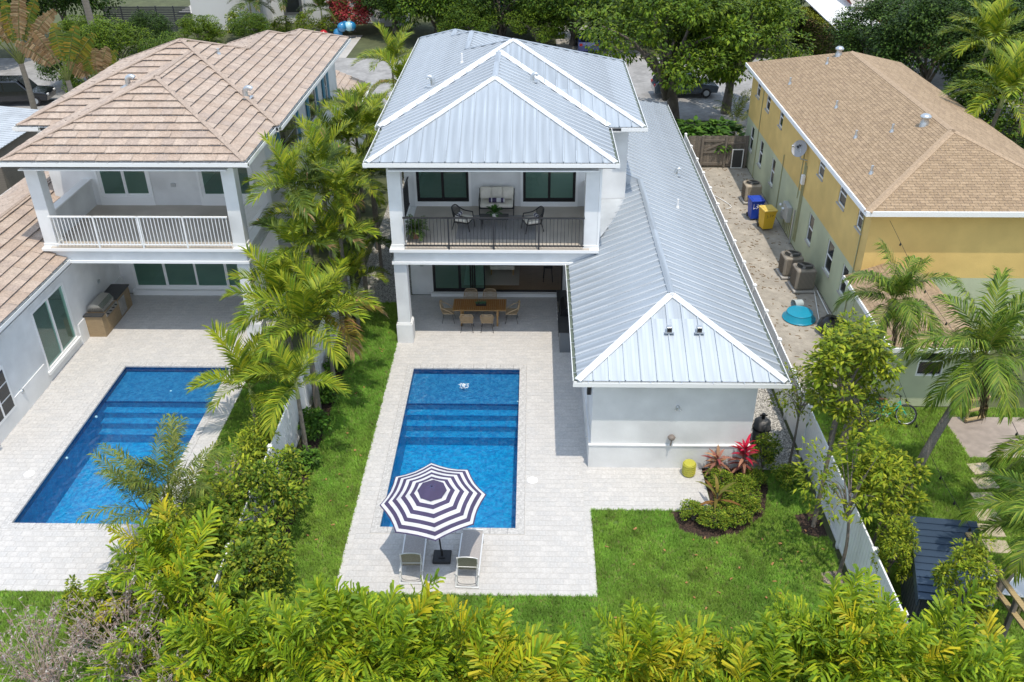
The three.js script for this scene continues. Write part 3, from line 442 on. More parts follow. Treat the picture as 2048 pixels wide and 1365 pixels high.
function house(style, X, rev, label, o) {
  const metal = style === 'metal', root = thing(metal ? 'metal_roofed_house' : 'tile_roofed_house', label, 'house', [X(-1.4), 0, -38]);
  const P = (x, y, z) => V(X(x), y, z), bx = (mb, x0, x1, y0, y1, z0, z1) => mb.box(Math.min(X(x0), X(x1)), Math.max(X(x0), X(x1)), y0, y1, z0, z1);
  const addedOpenings = (list) => list.map(([a, b, c, d]) => [Math.min(X(a), X(b)), Math.max(X(a), X(b)), c, d]);
  const wx = (mb, x0, x1, y0, y1, z, open = []) => wall(mb, 'x', Math.min(X(x0), X(x1)), Math.max(X(x0), X(x1)), y0, y1, z, 0.2, open);
  // walls
  const w = new MB();
  wx(w, -5.1, 2.35, 0, 3.9, -33.85, o.low.map((d) => [d[0], d[1], d[2], d[3]]));
  wx(w, -5.1, 2.35, 3.9, 7.22, -33.85, o.high.map((d) => [d[0], d[1], d[2], d[3]]));
  wx(w, 2.35, 3.7, 3.3, 7.22, -33.85);
  const wz = (x, in_, z0, z1, y0, y1, open) => { const a = X(x), b = X(x + in_); wall(w, 'z', z0, z1, y0, y1, Math.max(a, b), Math.abs(b - a), open); };
  wz(-5.1, 0.2, -48, -34.05, 0, 7.22, o.side || []);
  bx(w, 3.5, 3.7, 0, 7.22, -43.2, -34.05); wx(w, -4.9, 3.5, 0, 3.9, -43.2, addedOpenings([[-4.3, -1.6, 0.4, 2.9], [-0.6, 3.0, 0.4, 2.9]])); wx(w, -4.9, 3.5, 3.9, 7.22, -43.2, addedOpenings([[-4.3, -2.0, 4.9, 6.7], [-0.4, 3.0, 4.9, 6.7]])); bx(w, -5.1, -0.6, 0, 7.22, -48.2, -48); bx(w, -0.8, -0.6, 0, 7.22, -48, -43.4);  // unseen back-wall openings added to let light into the rooms
  w.build('wall', M.stucco, root);
  { // one-storey wing
    const q = new MB(); const eL = metal ? 1.86 : 1.86, eR = 6.76;
    const open = metal ? [] : [[-29.42, -27.0, 0.42, 2.82]];
    { const a = X(eL), b = X(eL + 0.2); wall(q, 'z', -33.84, -22.562, 0, 3.3, Math.max(a, b), 0.2, open); }
    bx(q, eL, eR, 0, 3.3, -22.56, -22.36); bx(q, eR - 0.2, eR, 0, 3.3, -49.4, -22.562); bx(q, 3.7, eR - 0.202, 0, 3.3, -49.4, -49.2);
    q.build('wing_wall', M.stucco, root);
    const k = new MB(); bx(k, eL - 0.05, eR + 0.05, 0, 0.86, -22.36, -22.31); bx(k, eL - 0.05, eL, 0, 0.86, metal ? -29 : -26.8, -22.36); if (!metal) bx(k, eL - 0.05, eL, 0, 0.86, -33.85, -29.6); bx(k, eR, eR + 0.05, 0, 0.86, -49, -22.36); k.build('wall_plinth', M.stucco, root);
    const l = new MB(); bx(l, eL - 0.07, eR + 0.07, 0.862, 0.9, -22.36, -22.285); l.build('plinth_ledge', M.trim, root);
    if (!metal) { const a = X(1.86), d = new MB(), g = new MB(); d.box(a - 0.1, a + 0.02, 0.42, 0.5, -29.42, -27).box(a - 0.1, a + 0.02, 2.74, 2.82, -29.42, -27).box(a - 0.1, a + 0.02, 0.5, 2.74, -29.42, -29.34).box(a - 0.1, a + 0.02, 0.5, 2.74, -27.08, -27).box(a - 0.09, a, 0.5, 2.74, -28.25, -28.17); const dm = d.build('side_door', M.trim, root); const pg = new THREE.PlaneGeometry(2.26, 2.24); pg.rotateY(Math.PI / 2); pg.translate(a - 0.05, 1.62, -28.21); new MB().add(pg).build('pane', M.glass, dm); new MB().box(a - 0.06, a + 0.08, 0.3, 0.42, -29.5, -26.9).build('door_sill', M.trim, root);
      const wm = new MB().box(a - 0.02, a + 0.06, 0.55, 2.2, -24.6, -23.1).build('side_window', M.trim, root); for (let i = 0; i < 2; i++) for (let j = 0; j < 3; j++) new MB().box(a + 0.055, a + 0.066, 0.65 + j * 0.5, 1.1 + j * 0.5, -24.5 + i * 0.7, -23.9 + i * 0.7).build('pane', M.glassDark, wm); }
  }
  // slab, columns, parapet
  const s = new MB(); bx(s, -5.08, 2.3, 3.5, 3.92, -33.85, -29.87); s.build('balcony_slab', M.stucco, root);
  { const l = new MB(); bx(l, -5.2, 2.42, 3.92, 4.03, -33.8, -29.72); bx(l, -5.16, 2.38, 3.4, 3.5, -33.8, -29.79); l.build('slab_ledge', M.trim, root); }
  { const f = new MB(); bx(f, -4.66, 2.1, 4.031, 4.05, -33.85, -29.74); f.build('balcony_floor', M.balcony, root); }
  for (const [a, b] of [[-5.12, -4.65], [1.88, 2.35]]) { const c = new MB(); bx(c, a, b, 4.03, 7.1, -30.37, -29.9); bx(c, a - 0.03, b + 0.03, 4.03, 4.16, -30.4, -29.87); c.build('column', M.stucco, root); }
  { const c = new MB(); bx(c, -5.12, -4.65, 0.86, 3.4, -30.37, -29.9); c.build('column', M.stucco, root); const d = new MB(); bx(d, -5.19, -4.58, 0, 0.8, -30.44, -29.83); bx(d, -5.16, -4.61, 0.8, 0.86, -30.41, -29.86); d.build('column_base', M.stucco, root); }
  { const h = new MB(); bx(h, -5.1, 2.33, 7.0, 7.24, -30.34, -29.93); bx(h, -5.1, -4.7, 7.0, 7.24, -33.85, -30.34); bx(h, 1.9, 2.33, 7.0, 7.24, -33.85, -30.34); h.build('roof_beam', M.stucco, root); }
  { const h = new MB(); bx(h, 2.1, 2.35, 3.5, 5.12, -33.85, -30.37); h.build('balcony_parapet', M.stucco, root); const k = new MB(); bx(k, 2.06, 2.39, 5.12, 5.17, -33.85, -30.37); k.build('parapet_cap', M.trim, root); }
  { const h = new MB(); bx(h, -5.0, 2.3, 7.1, 7.14, -33.85, -29.5); h.build('balcony_ceiling', M.soffit, root); }
  // railing: front run and side run
  const RM = metal ? M.rail : M.trim, y0 = 4.16, y1 = 5.3;
  { const r = new MB(); bx(r, -4.65, 1.88, y1 - 0.05, y1, -29.79, -29.73); bx(r, -4.65, 1.88, y0, y0 + 0.04, -29.78, -29.74); const rail = r.build('balcony_railing', RM, root), sh = worldShift(root);
    const bg = new THREE.BoxGeometry(metal ? 0.019 : 0.026, y1 - y0 - 0.09, 0.019), pg = new THREE.BoxGeometry(0.055, y1 - 4.05, 0.055); const put = (g, x, y, z, nm) => { const m = part(nm, g, RM, rail); m.position.set(X(x) - sh.x, y - sh.y, z - sh.z); };
    for (let i = 0; i <= 49; i++) put(bg, lerp(-4.6, 1.83, i / 49), (y0 + y1) / 2 - 0.005, -29.76, 'baluster'); for (const k of [0.25, 0.5, 0.75]) put(pg, lerp(-4.65, 1.88, k), (4.05 + y1) / 2, -29.76, 'railing_post');
    const r2 = new MB(); bx(r2, -4.98, -4.92, y1 - 0.05, y1, -33.8, -30.37); bx(r2, -4.97, -4.93, y0, y0 + 0.04, -33.8, -30.37); const rail2 = r2.build('balcony_railing', RM, root); const put2 = (z) => { const m = part('baluster', bg, RM, rail2); m.position.set(X(-4.95) - sh.x, (y0 + y1) / 2 - 0.005, z - sh.z); }; for (let i = 0; i <= 26; i++) put2(lerp(-33.7, -30.45, i / 26)); }
  // rooms behind the doors
  { const f = new MB(); bx(f, -4.9, 3.5, 3.9, 4.04, -43.2, -34.05); f.build('upper_floor', M.roomFloor, root, { label: 'pale wood floor of the upper rooms' }); const g = new MB(); bx(g, -4.9, 3.5, 0.0, 0.12, -43.2, -34.05); g.build('lower_floor', metal ? M.oak : M.concrete, root); const h = new MB(); bx(h, -4.9, 3.5, 7.1, 7.2, -43.2, -34.05); h.build('upper_ceiling', M.room, root); const k = new MB(); bx(k, -1.6, -1.45, 4.04, 7.1, -43.19, -34.06); k.build('room_wall', M.room, root); if (!metal) { const wi = new MB(); bx(wi, 2.1, 6.5, 0.02, 0.1, -33, -22.6); wi.build('wing_floor', M.concrete, root); } }
  // doors
  for (const d of o.low) slider(root, d[0], d[1], d[2], d[3], -33.87, d[4], metal ? M.dark : M.trim, M.glass, { skip: d[5] });
  for (const d of o.high) slider(root, d[0], d[1], d[2], d[3], -33.87, d[4], metal ? M.dark : M.trim, M.glass, {});
  { const t = new MB(); for (const d of o.high) { t.box(d[0] - 0.1, d[0] - 0.003, 4.05, d[3] + 0.1, -33.85, -33.82).box(d[1] + 0.003, d[1] + 0.1, 4.05, d[3] + 0.1, -33.85, -33.82).box(d[0] - 0.003, d[1] + 0.003, 4.05, d[2] - 0.003, -33.85, -33.815); } for (const d of o.low) t.box(d[0] - 0.1, d[1] + 0.1, 0, d[2] - 0.003, -33.85, -33.66); t.build('door_trim', M.trim, root); }
  // ---- roof planes
  const R = {};
  const under = new MB(), faces = [];
  const y = 7.42, yw = 3.42, FX0 = -5.70, FX1 = 2.86, FZ = -29.51, MX0 = -5.90, MX1 = 4.23, MZ = -33.47, MZb = -43.6;
  const fy = (h) => y + SL * h, fm = (FX0 + FX1) / 2, fh = (FX1 - FX0) / 2, ap = P(fm, fy(fh), FZ - fh), re = P(fm, fy(fh), MZ - fh), mm = (MX0 + MX1) / 2, mh = (MX1 - MX0) / 2, am = P(mm, fy(mh), MZ - mh);
  const bX = -2.93, bY = fy(bX - MX0), b0 = P(bX, bY, am.z - (mm - bX)), b1 = P(bX, bY, -44.2), bR = bX + (bX - MX0), bB = -44.2 - (bX - MX0), aX = -3.9, aY = fy(aX - MX0), a0 = P(aX, aY, -44.2 - (bX - aX)), a1 = P(aX, aY, -46.5), aR = aX + (aX - MX0), aB = -46.5 - (aX - MX0);
  faces.push([P(FX0, y, FZ), P(FX1, y, FZ), ap], [P(FX0, y, FZ), ap, re, P(FX0, y, MZ)], [P(FX1, y, FZ), P(FX1, y, MZ), re, ap]);
  faces.push([P(MX0, y, MZ), P(FX0, y, MZ), re, am], [P(FX1, y, MZ), P(MX1, y, MZ), am, re], [P(MX1, y, MZ), P(MX1, y, MZb), am]);
  faces.push([P(MX0, y, MZ), am, b0, b1, a0, a1, P(MX0, y, aB)]);
  faces.push([b0, P(bR, y, MZb), P(bR, y, bB), b1], [a0, P(aR, y, bB), P(aR, y, aB), a1]);
  faces.push([P(MX1, y, MZb), P(bR, y, MZb), b0, am], [P(bR, y, bB), P(aR, y, bB), a0, b1], [P(aR, y, aB), P(MX0, y, aB), a1]);
  const WX0 = metal ? 1.36 : 1.66, WX1 = 7.46, WZ = -22.06, wm = (1.36 + WX1) / 2, wh = WX1 - wm, aw = P(wm, yw + SL * wh, WZ - wh), we = P(wm, yw + SL * wh, -35.1);
  const wl = (x) => yw + SL * (x - 1.36), wr = (x) => yw + SL * (WX1 - x);
  const wingFaces = [[P(1.36, yw, WZ), P(WX1, yw, WZ), aw], [P(WX0, wl(WX0), WZ - (WX0 - 1.36)), aw, we, P(3.7, wl(3.7), -35.1), P(3.7, wl(3.7), -33.84), P(2.36, wl(2.36), -33.84), P(2.36, wl(2.36), -29.93), P(WX0, wl(WX0), -29.93)], [P(WX1, yw, WZ), P(WX1, yw, -50.2), P(3.71, wr(3.71), -46.45), P(3.71, wr(3.71), -35.1), P(wm, wr(wm), -35.1), aw]];
  for (const f of [...faces, ...wingFaces]) under.poly(upward(f).map((p) => p.clone().add(V(0, -0.04, 0))));
  const eav = (mb, x0, x1, yy, z0, z1) => bx(mb, x0, x1, yy - 0.2, yy - 0.18, z0, z1);
  eav(under, FX0, FX1, y, MZ, FZ); eav(under, MX0, MX1, y, MZb, MZ - 0.001); eav(under, MX0, bR, y, bB, MZb - 0.001); eav(under, WX0, WX1, yw, -49, WZ);
  const roof = under.build('roof', M.soffit, root);
  if (metal) {
    for (const f of faces) metalFace(roof, f); for (const f of wingFaces) metalFace(roof, f);
  } else {
    const list = [], opt = { exp: 0.405, w: 0.42, gap: 0.007, hi: 0.078, lo: 0.012, nose: 0.03, tones: tileTones, mats: tileMats, mixed: tileMixed, r: rng(91), each: true };
    for (const f of [...faces.slice(0, 9), wingFaces[1], wingFaces[2]]) courseFace(list, f, opt);
    placeCourses(list, roof, opt, 'roof_tile', 'tile_field', 300);
    for (const f of faces.slice(9)) new MB().poly(upward(f)).build('tile_slope', tileMats[0], roof);
  }
  const N = { f: nrm(0, SL), b: nrm(0, -SL), l: nrm(rev ? SL : -SL, 0), r: nrm(rev ? -SL : SL, 0) }; // normals of the front, back, low-x and high-x slopes
  for (const k of ['f', 'b', 'l', 'r']) { const v = N[k]; if (k === 'f') v.set(0, 1, SL); if (k === 'b') v.set(0, 1, -SL); if (k === 'l') v.set(rev ? SL : -SL, 1, 0); if (k === 'r') v.set(rev ? -SL : SL, 1, 0); v.normalize(); }
  const C = (p, q, a, b, w, l, m, n) => cap(roof, p, q, downIn(N[a], p, q), downIn(N[b], p, q), w, l, m, n);
  const hipM = metal ? M.paleTrimHipGlint : tileCap, rM = metal ? M.metal : tileCap, L = metal ? 0.075 : 0.1, cw = metal ? 0.12 : 0.09;
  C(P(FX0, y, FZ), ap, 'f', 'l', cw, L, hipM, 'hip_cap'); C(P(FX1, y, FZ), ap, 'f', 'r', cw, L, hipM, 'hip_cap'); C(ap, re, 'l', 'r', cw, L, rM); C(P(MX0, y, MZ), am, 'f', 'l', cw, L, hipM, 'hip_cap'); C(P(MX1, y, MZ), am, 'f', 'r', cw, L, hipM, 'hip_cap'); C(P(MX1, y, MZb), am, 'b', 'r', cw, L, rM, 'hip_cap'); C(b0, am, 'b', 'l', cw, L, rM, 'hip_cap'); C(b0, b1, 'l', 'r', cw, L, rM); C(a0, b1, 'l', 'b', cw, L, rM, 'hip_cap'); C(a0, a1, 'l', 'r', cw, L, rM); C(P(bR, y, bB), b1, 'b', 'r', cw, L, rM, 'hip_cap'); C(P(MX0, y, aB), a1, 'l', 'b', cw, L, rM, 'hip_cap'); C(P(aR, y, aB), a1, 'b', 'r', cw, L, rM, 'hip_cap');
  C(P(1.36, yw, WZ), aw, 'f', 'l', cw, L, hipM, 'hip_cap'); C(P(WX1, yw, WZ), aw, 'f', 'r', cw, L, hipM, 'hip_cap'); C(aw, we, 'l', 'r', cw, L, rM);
  if (metal) { // valley flashing beside the front roof
    for (const x of [FX0, FX1]) { const e = P(x, y, MZ), mb = new MB(), up = V(0, 0.05, 0), n1 = x < 0 ? N.l : N.r, l = re.clone().sub(e).normalize(); const upIn = (n) => downIn(n, e, re).negate(); for (const d of [upIn(n1), upIn(N.f)]) mb.poly(upward([e.clone().add(up), re.clone().add(up), re.clone().addScaledVector(d, 0.16).add(up), e.clone().addScaledVector(d, 0.16).add(up)])); mb.build('valley_flashing', M.paleTrimHipGlint, roof); }
    // flat saddle and flashing where the wing meets the upper wall
    new MB().poly(upward([P(2.37, wl(2.37) + 0.5, -33.83), P(3.75, wl(3.2) + 0.22, -33.83), P(2.9, wl(2.9) + 0.075, -31.6), P(2.37, wl(2.37) + 0.075, -30.6)])).poly([P(3.75, wl(3.2) + 0.22, -33.83), P(2.9, wl(2.9) + 0.075, -31.6), P(2.9, wl(2.9), -31.6), P(3.75, wl(3.2), -33.83)]).poly([P(3.71, wl(3.71), -35.1), P(3.71, wr(3.71), -35.1), P(wm, wr(wm), -35.1)]).build('roof_saddle', M.seam, roof);
    new MB().bar([X(1.3), wl(1.3) + 0.05, -29.9], [X(2.36), wl(2.36) + 0.05, -29.9], 0.08, 0.14).build('wall_flashing', M.seam, roof);
    new MB().box(X(2.36), X(2.44), 3.9, 7.25, -29.98, -29.9).build('downspout', M.trim, root); new MB().box(X(2.36), X(2.44), 3.85, 3.9, -29.9, -29.75).build('downspout_shoe', M.galv, root);
    pipe(root, 5.78, wr(5.78), -33.53, 0.38, 0.04); goose(root, 6.3, wr(6.3), -37.79, 0, M.galv, 0.9); goose(root, -4.04, fy(-4.04 - MX0), -36.39, Math.PI, M.galv, 1.15); pipe(root, -2.98, fy(-2.98 - MX0), -38.23, 0.42, 0.045); goose(root, -0.02, fy(FX1 + 0.02), -35.46, 0, M.galv, 0.9);
    for (const x of [4.19, 5.1]) { const z = -23.72, yy = yw + SL * (WZ - z); new MB().rbox(x, yy + 0.11, z, 0.17, 0.24, 0.17, 0.03).boxc(x, yy + 0.01, z, 0.3, 0.02, 0.3, 0, -0.39).build('exhaust_vent', M.galv, root); new MB().box(x - 0.07, x + 0.07, yy + 0.05, yy + 0.2, z + 0.08, z + 0.095).build('vent_louvre', M.black, root); }
    const wl2 = new MB().rbox(1.78, 2.62, -22.95, 0.12, 0.5, 0.17, 0.015).build('wall_lantern', M.black, root); new MB().box(1.715, 1.718, 2.44, 2.8, -23, -22.9).build('lantern_glass', M.glassClear, wl2, { local: true }).geometry.translate(...worldShift(root).negate().toArray());
    new MB().sphere(4.43, 2.32, -22.33, 0.06).tube([4.43, 2.32, -22.35], [4.35, 2.26, -22.22], 0.03).tube([4.43, 2.32, -22.35], [4.51, 2.26, -22.22], 0.03).build('flood_light', M.galv, root); new MB().lathe([[0, 0], [0.1, 0.02], [0.12, 0.08], [0.07, 0.14], [0, 0.15]], 4.33, 1.16, -22.26).tube([4.33, 1.2, -22.2], [4.3, 0.98, -22.18], 0.025).build('hose_bib', mat('brown_plastic', [0.2, 0.17, 0.15], 0.6), root);
    new MB().box(-4.68, -4.54, 1.34, 1.46, -33.85, -33.8).build('outlet_cover', M.galv, root); new MB().box(1.8, 1.86, 1.85, 1.98, -23.9, -23.75).build('outlet_cover', M.galv, root); new MB().sphere(1.8, 0.5, -23.2, 0.05).build('outlet_cover', M.galv, root);
  } else {
    goose(root, X(0.4), fy(FX1 - 0.4), -35.4, 0, M.galv, 1.2); goose(root, X(-4.3), fy(1.6), -35.1, 0, M.galv, 1.2); pipe(root, X(-2.3), fy(3.6), -38.6, 0.25, 0.06, M.galv);
    new MB().box(-14.5, -14.32, 4.85, 5.0, -33.85, -33.79).build('outlet_cover', M.galv, root); const a = X(1.86); new MB().box(a, a + 0.06, 1.48, 1.6, -32, -31.85).build('outlet_cover', M.galv, root); new MB().sphere(a + 0.03, 0.8, -25.14, 0.09).build('outlet_cover', M.galv, root);
  }
  const GT = (a, b, yy, out) => gutter(root, [X(a[0]), a[1]], [X(b[0]), b[1]], yy, [rev ? -out[0] : out[0], out[1]]);
  GT([FX0 - 0.13, FZ], [FX1 + 0.13, FZ], y, [0, 1]); GT([FX0, FZ], [FX0, MZ + 0.13], y, [-1, 0]); GT([FX1, FZ], [FX1, MZ + 0.13], y, [1, 0]); GT([MX0, MZ], [MX0, aB], y, [-1, 0]); GT([MX1, MZ], [MX1, MZb], y, [1, 0]); GT([FX1 + 0.5, MZ], [MX1 + 0.13, MZ], y, [0, 1]);
  GT([1.23, WZ], [WX1 + 0.13, WZ], yw, [0, 1]); GT([WX0, WZ], [WX0, -29.9], yw + (metal ? 0 : SL * 0.3), [-1, 0]); GT([WX1, WZ], [WX1, -50.2], yw, [1, 0]);
  return root;
}
const mainHouse = house('metal', (x) => x, false, 'white two-storey house with a pale standing-seam metal roof and furnished balcony', { low: [[-4.18, 1.3, 0.14, 2.95, 5, [2, 3, 4]]], high: [[-4.62, -2.54, 4.24, 6.75, 2], [-0.37, 1.72, 4.24, 6.75, 2]] });
{ // stacked folding leaves of the open lanai door
  const m = new MB(); for (let i = 0; i < 3; i++) m.box(-2.62 + i * 0.09, -2.56 + i * 0.09, 0.2, 2.9, -33.95 + i * 0.02, -33.9 + i * 0.02); m.build('folded_door_leaf', M.dark, mainHouse);
}
const leftHouse = house('tile', (x) => -15.625 - x, true, 'white two-storey house with a tan tile roof and empty white balcony', { low: [[-16.95, -11.6, 0.22, 2.9, 4]], high: [[-17.4, -15.4, 4.38, 6.75, 2], [-13.3, -11.25, 4.38, 6.75, 2]], side: [] });
{ // shuttered windows along the side wall, small porch roof behind
  for (const [z, w] of [[-37.45, 2.9], [-42.2, 1.5], [-45.3, 0.55]]) {
    const f = new MB().box(-10.53, -10.46, 5.0, 5.07, z - w / 2, z + w / 2).box(-10.53, -10.46, 6.4, 6.47, z - w / 2, z + w / 2).box(-10.53, -10.46, 5.07, 6.4, z - w / 2, z - w / 2 + 0.06).box(-10.53, -10.46, 5.07, 6.4, z + w / 2 - 0.06, z + w / 2).build('window', M.trim, leftHouse);
    const n = Math.max(1, Math.round(w / 0.7)), pw = (w - 0.12) / n; for (let i = 0; i < n; i++) for (let j = 0; j < 2; j++) new MB().box(-10.53, -10.5, 5.09 + j * 0.67, 5.71 + j * 0.67, z - w / 2 + 0.08 + i * pw, z - w / 2 + 0.04 + (i + 1) * pw).build('pane', M.glassDark, f);
    for (const k of [-1, 1]) new MB().rbox(-10.47, 5.7, z + k * (w / 2 + 0.24), 0.06, 1.5, 0.4, 0.01).build('shutter', M.shutter, leftHouse);
  }
  const rf = new MB().box(-12.2, -10.2, 3.0, 3.05, -56, -51.4).build('porch_roof', M.soffit, leftHouse); const list = [], opt = { exp: 0.405, w: 0.42, gap: 0.006, hi: 0.05, lo: 0.01, tones: tileTones, mats: tileMats, mixed: tileMixed, r: rng(17), each: true };
  courseFace(list, [V(-10.1, 3.0, -51.3), V(-10.1, 3.0, -56), V(-12.2, 3.87, -56), V(-12.2, 3.87, -51.3)], opt); placeCourses(list, rf, opt, 'roof_tile', 'tile_field', 0);
  new MB().box(-12.2, -10.5, 0, 2.98, -55.8, -51.6).box(-12.19, -10.12, 3.05, 3.3, -51.42, -51.36).build('porch_wall', M.stucco, leftHouse); new MB().box(-12.2, -9.95, 2.9, 3.02, -51.44, -51.3).box(-10.1, -9.95, 2.9, 3.02, -56, -51.44).build('porch_gutter', M.trim, leftHouse);
}
// ---------------------------------------------------------------- yellow and green house
{
  const t = thing('shingled_house', 'yellow and green two-storey house with a tan shingle roof', 'house', [16.5, 0, -40]);
  const X0 = 12.3, Z0 = -30.45, Z1 = -50.9, YB = 2.62, wins = [];
  for (const [z, y, w, h] of [[-49.28, 4.6, 0.8, 0.95], [-46.93, 4.55, 0.8, 0.95], [-44.06, 4.58, 0.7, 0.95], [-36.81, 4.65, 0.8, 0.9], [-33.77, 4.62, 0.9, 0.95], [-31.47, 4.6, 0.7, 0.95], [-49.38, 1.75, 0.75, 1.35], [-47.01, 1.72, 0.75, 1.35], [-44.22, 1.7, 0.7, 1.35], [-36.92, 1.75, 0.75, 1.3], [-33.97, 1.78, 0.85, 1.35], [-31.9, 1.75, 0.7, 1.2]]) wins.push([z - w / 2, z + w / 2, y - h / 2, y + h / 2]);
  const lo = new MB(), hi = new MB();
  wall(lo, 'z', Z1, Z0, 0, YB, X0 + 0.2, 0.2, wins.filter((w) => w[3] < 3)); wall(hi, 'z', Z1, Z0, YB, 5.4, X0 + 0.2, 0.2, wins.filter((w) => w[3] > 3));
  lo.box(X0 + 0.2, 20.1, 0, YB, Z0 - 0.2, Z0).box(X0 + 0.2, 20.1, 0, YB, Z1, Z1 + 0.2).box(19.9, 20.1, 0, YB, Z1 + 0.2, Z0 - 0.2); hi.box(X0 + 0.2, 20.1, YB, 5.4, Z0 - 0.2, Z0).box(X0 + 0.2, 20.1, YB, 5.4, Z1, Z1 + 0.2).box(19.9, 20.1, YB, 5.4, Z1 + 0.2, Z0 - 0.2);
  lo.build('lower_wall', M.greenWall, t, { label: 'pale green lower wall' }); hi.build('upper_wall', M.yellowWall, t, { label: 'mustard yellow upper wall' });
  for (const [a, b, c, d] of wins) {
    const f = new MB().box(X0 + 0.03, X0 + 0.09, c, c + 0.05, a, b).box(X0 + 0.03, X0 + 0.09, d - 0.05, d, a, b).box(X0 + 0.03, X0 + 0.09, c, d, a, a + 0.05).box(X0 + 0.03, X0 + 0.09, c, d, b - 0.05, b).box(X0 + 0.03, X0 + 0.085, (c + d) / 2 - 0.025, (c + d) / 2 + 0.025, a, b).build('window', M.trim, t);
    new MB().box(X0 + 0.06, X0 + 0.065, c + 0.05, (c + d) / 2 - 0.025, a + 0.05, b - 0.05).build('pane', M.glassDark, f); new MB().box(X0 + 0.055, X0 + 0.06, (c + d) / 2 + 0.025, d - 0.05, a + 0.05, b - 0.05).build('pane', M.glassDark, f); new MB().box(X0 - 0.05, X0 + 0.04, c - 0.06, c - 0.002, a - 0.04, b + 0.04).build('sill', M.concrete, f);
  }
  const E = 5.45, ex = 11.95, ez = -30.05, eb = -51.4, S = 0.375, h = 4.28, rx = ex + h, ry = E + S * h, A = V(rx, ry, ez - h), B = V(rx, ry, eb + h), xr = rx + 9;
  const faces = [[V(ex, E, ez), V(xr, E - 0.0, ez), V(xr, ry - 9 * S * 0.0 - (xr - rx) * 0, ez)]];
  const fl = [V(ex, E, ez), A, B, V(ex, E, eb)], xe = rx + h, ff = [V(ex, E, ez), V(xe, E, ez), A], fr = [V(xe, E, ez), V(xe, E, eb), B, A], fb = [V(ex, E, eb), B, V(xe, E, eb)];
  const u = new MB(); for (const f of [fl, ff, fr, fb]) u.poly(upward(f).map((p) => p.clone().add(V(0, -0.02, 0)))); u.box(ex, xe, E - 0.2, E - 0.18, eb, ez);
  const roof = u.build('roof', M.soffit, t); const tones = [[0.435, 0.315, 0.2], [0.46, 0.335, 0.215], [0.41, 0.295, 0.185], [0.48, 0.35, 0.225], [0.39, 0.28, 0.18]], mixed = mat('shingle_mixed', [1, 1, 1], 0.95, { map: T.fine, vertexColors: true, bumpMap: T.bump, bump: 0.003 });
  const opt = { exp: 0.145, w: 0.31, gap: 0.012, hi: 0.014, lo: 0.002, tones, mats: [], mixed, r: rng(5), jit: 0.25 }; const list = [];
  courseFace(list, fl, opt); courseFace(list, ff, opt); courseFace(list, fr, { ...opt, w: 0.62 }); placeCourses(list, roof, opt, 'shingle', 'shingles', 0);
  const capS = mat('ridge_shingle', [0.5, 0.37, 0.25], 0.95, { map: T.fine }); const n1 = V(-S, 1, 0).normalize(), n2 = V(0, 1, S).normalize(), n3 = V(S, 1, 0).normalize();
  cap(roof, V(ex, E, ez), A, downIn(n1, V(ex, E, ez), A), downIn(n2, V(ex, E, ez), A), 0.15, 0.03, capS, 'hip_cap'); cap(roof, V(xe, E, ez), A, downIn(n3, V(xe, E, ez), A), downIn(n2, V(xe, E, ez), A), 0.15, 0.03, capS, 'hip_cap'); cap(roof, A, B, downIn(n1, A, B), downIn(n3, A, B), 0.15, 0.03, capS);
  new MB().box(ex - 0.06, ex - 0.002, E - 0.18, E + 0.01, eb, ez).box(ex - 0.06, xe, E - 0.18, E + 0.01, ez + 0.002, ez + 0.06).build('fascia', M.trim, t);
  const on = (x) => E + S * (x - ex);
  for (const [x, z] of [[12.9, -45.6], [14.9, -46.6], [13.7, -40.5], [13.4, -36.6], [14.6, -36.0], [12.9, -32.9]]) pipe(t, x, on(x), z, 0.32, 0.05, M.galv);
  for (const [x, z] of [[15.6, -47.2], [15.65, -35.6]]) new MB().lathe([[0.19, -0.1], [0.17, 0.12], [0.12, 0.28], [0.2, 0.3], [0.22, 0.38], [0.12, 0.46], [0, 0.47]], x, on(x), z, 16).build('turbine_vent', M.galv, t);
  // one-storey extension towards the garden
  const ew = new MB(); wall(ew, 'x', 12.32, 14.7, 0, 2.6, -25.8, 0.2, [[13.0, 13.9, 1.25, 2.35]]); ew.box(12.32, 12.52, 0, 2.6, Z0, -26).box(14.5, 14.7, 0, 2.6, Z0, -26); ew.build('extension_wall', M.greenWall, t);
  const wf = new MB().box(13.0, 13.9, 1.25, 1.3, -25.9, -25.8).box(13.0, 13.9, 2.3, 2.35, -25.9, -25.8).box(13, 13.05, 1.3, 2.3, -25.9, -25.8).box(13.85, 13.9, 1.3, 2.3, -25.9, -25.8).box(13.05, 13.85, 1.8, 1.85, -25.9, -25.82).build('window', M.trim, t); new MB().box(13.05, 13.85, 1.3, 1.8, -25.88, -25.875).build('pane', M.glassDark, wf); new MB().box(13.05, 13.85, 1.85, 2.3, -25.87, -25.865).build('pane', M.glassDark, wf);
  const q0 = V(11.75, 2.7, -25.23), q1 = V(14.85, 2.7, -25.23), qa = V(13.3, 2.7 + 0.375 * 1.55, -26.78), qb = V(13.3, qa.y, Z0 - 0.0), e2 = [[q0, q1, qa], [q0, qa, qb, V(11.75, 2.7, Z0)], [q1, V(14.85, 2.7, Z0), qb, qa]];
  const u2 = new MB(); for (const f of e2) u2.poly(upward(f).map((p) => p.clone().add(V(0, -0.02, 0)))); u2.box(11.75, 14.85, 2.52, 2.54, Z0 + 0.01, -25.23); const r2 = u2.build('extension_roof', M.soffit, t); const l2 = []; for (const f of e2) courseFace(l2, f, opt); placeCourses(l2, r2, opt, 'shingle', 'shingles', 0);
  new MB().box(11.69, 11.748, 2.55, 2.71, Z0, -25.23).box(11.69, 14.9, 2.55, 2.71, -25.228, -25.17).build('extension_fascia', M.trim, t);
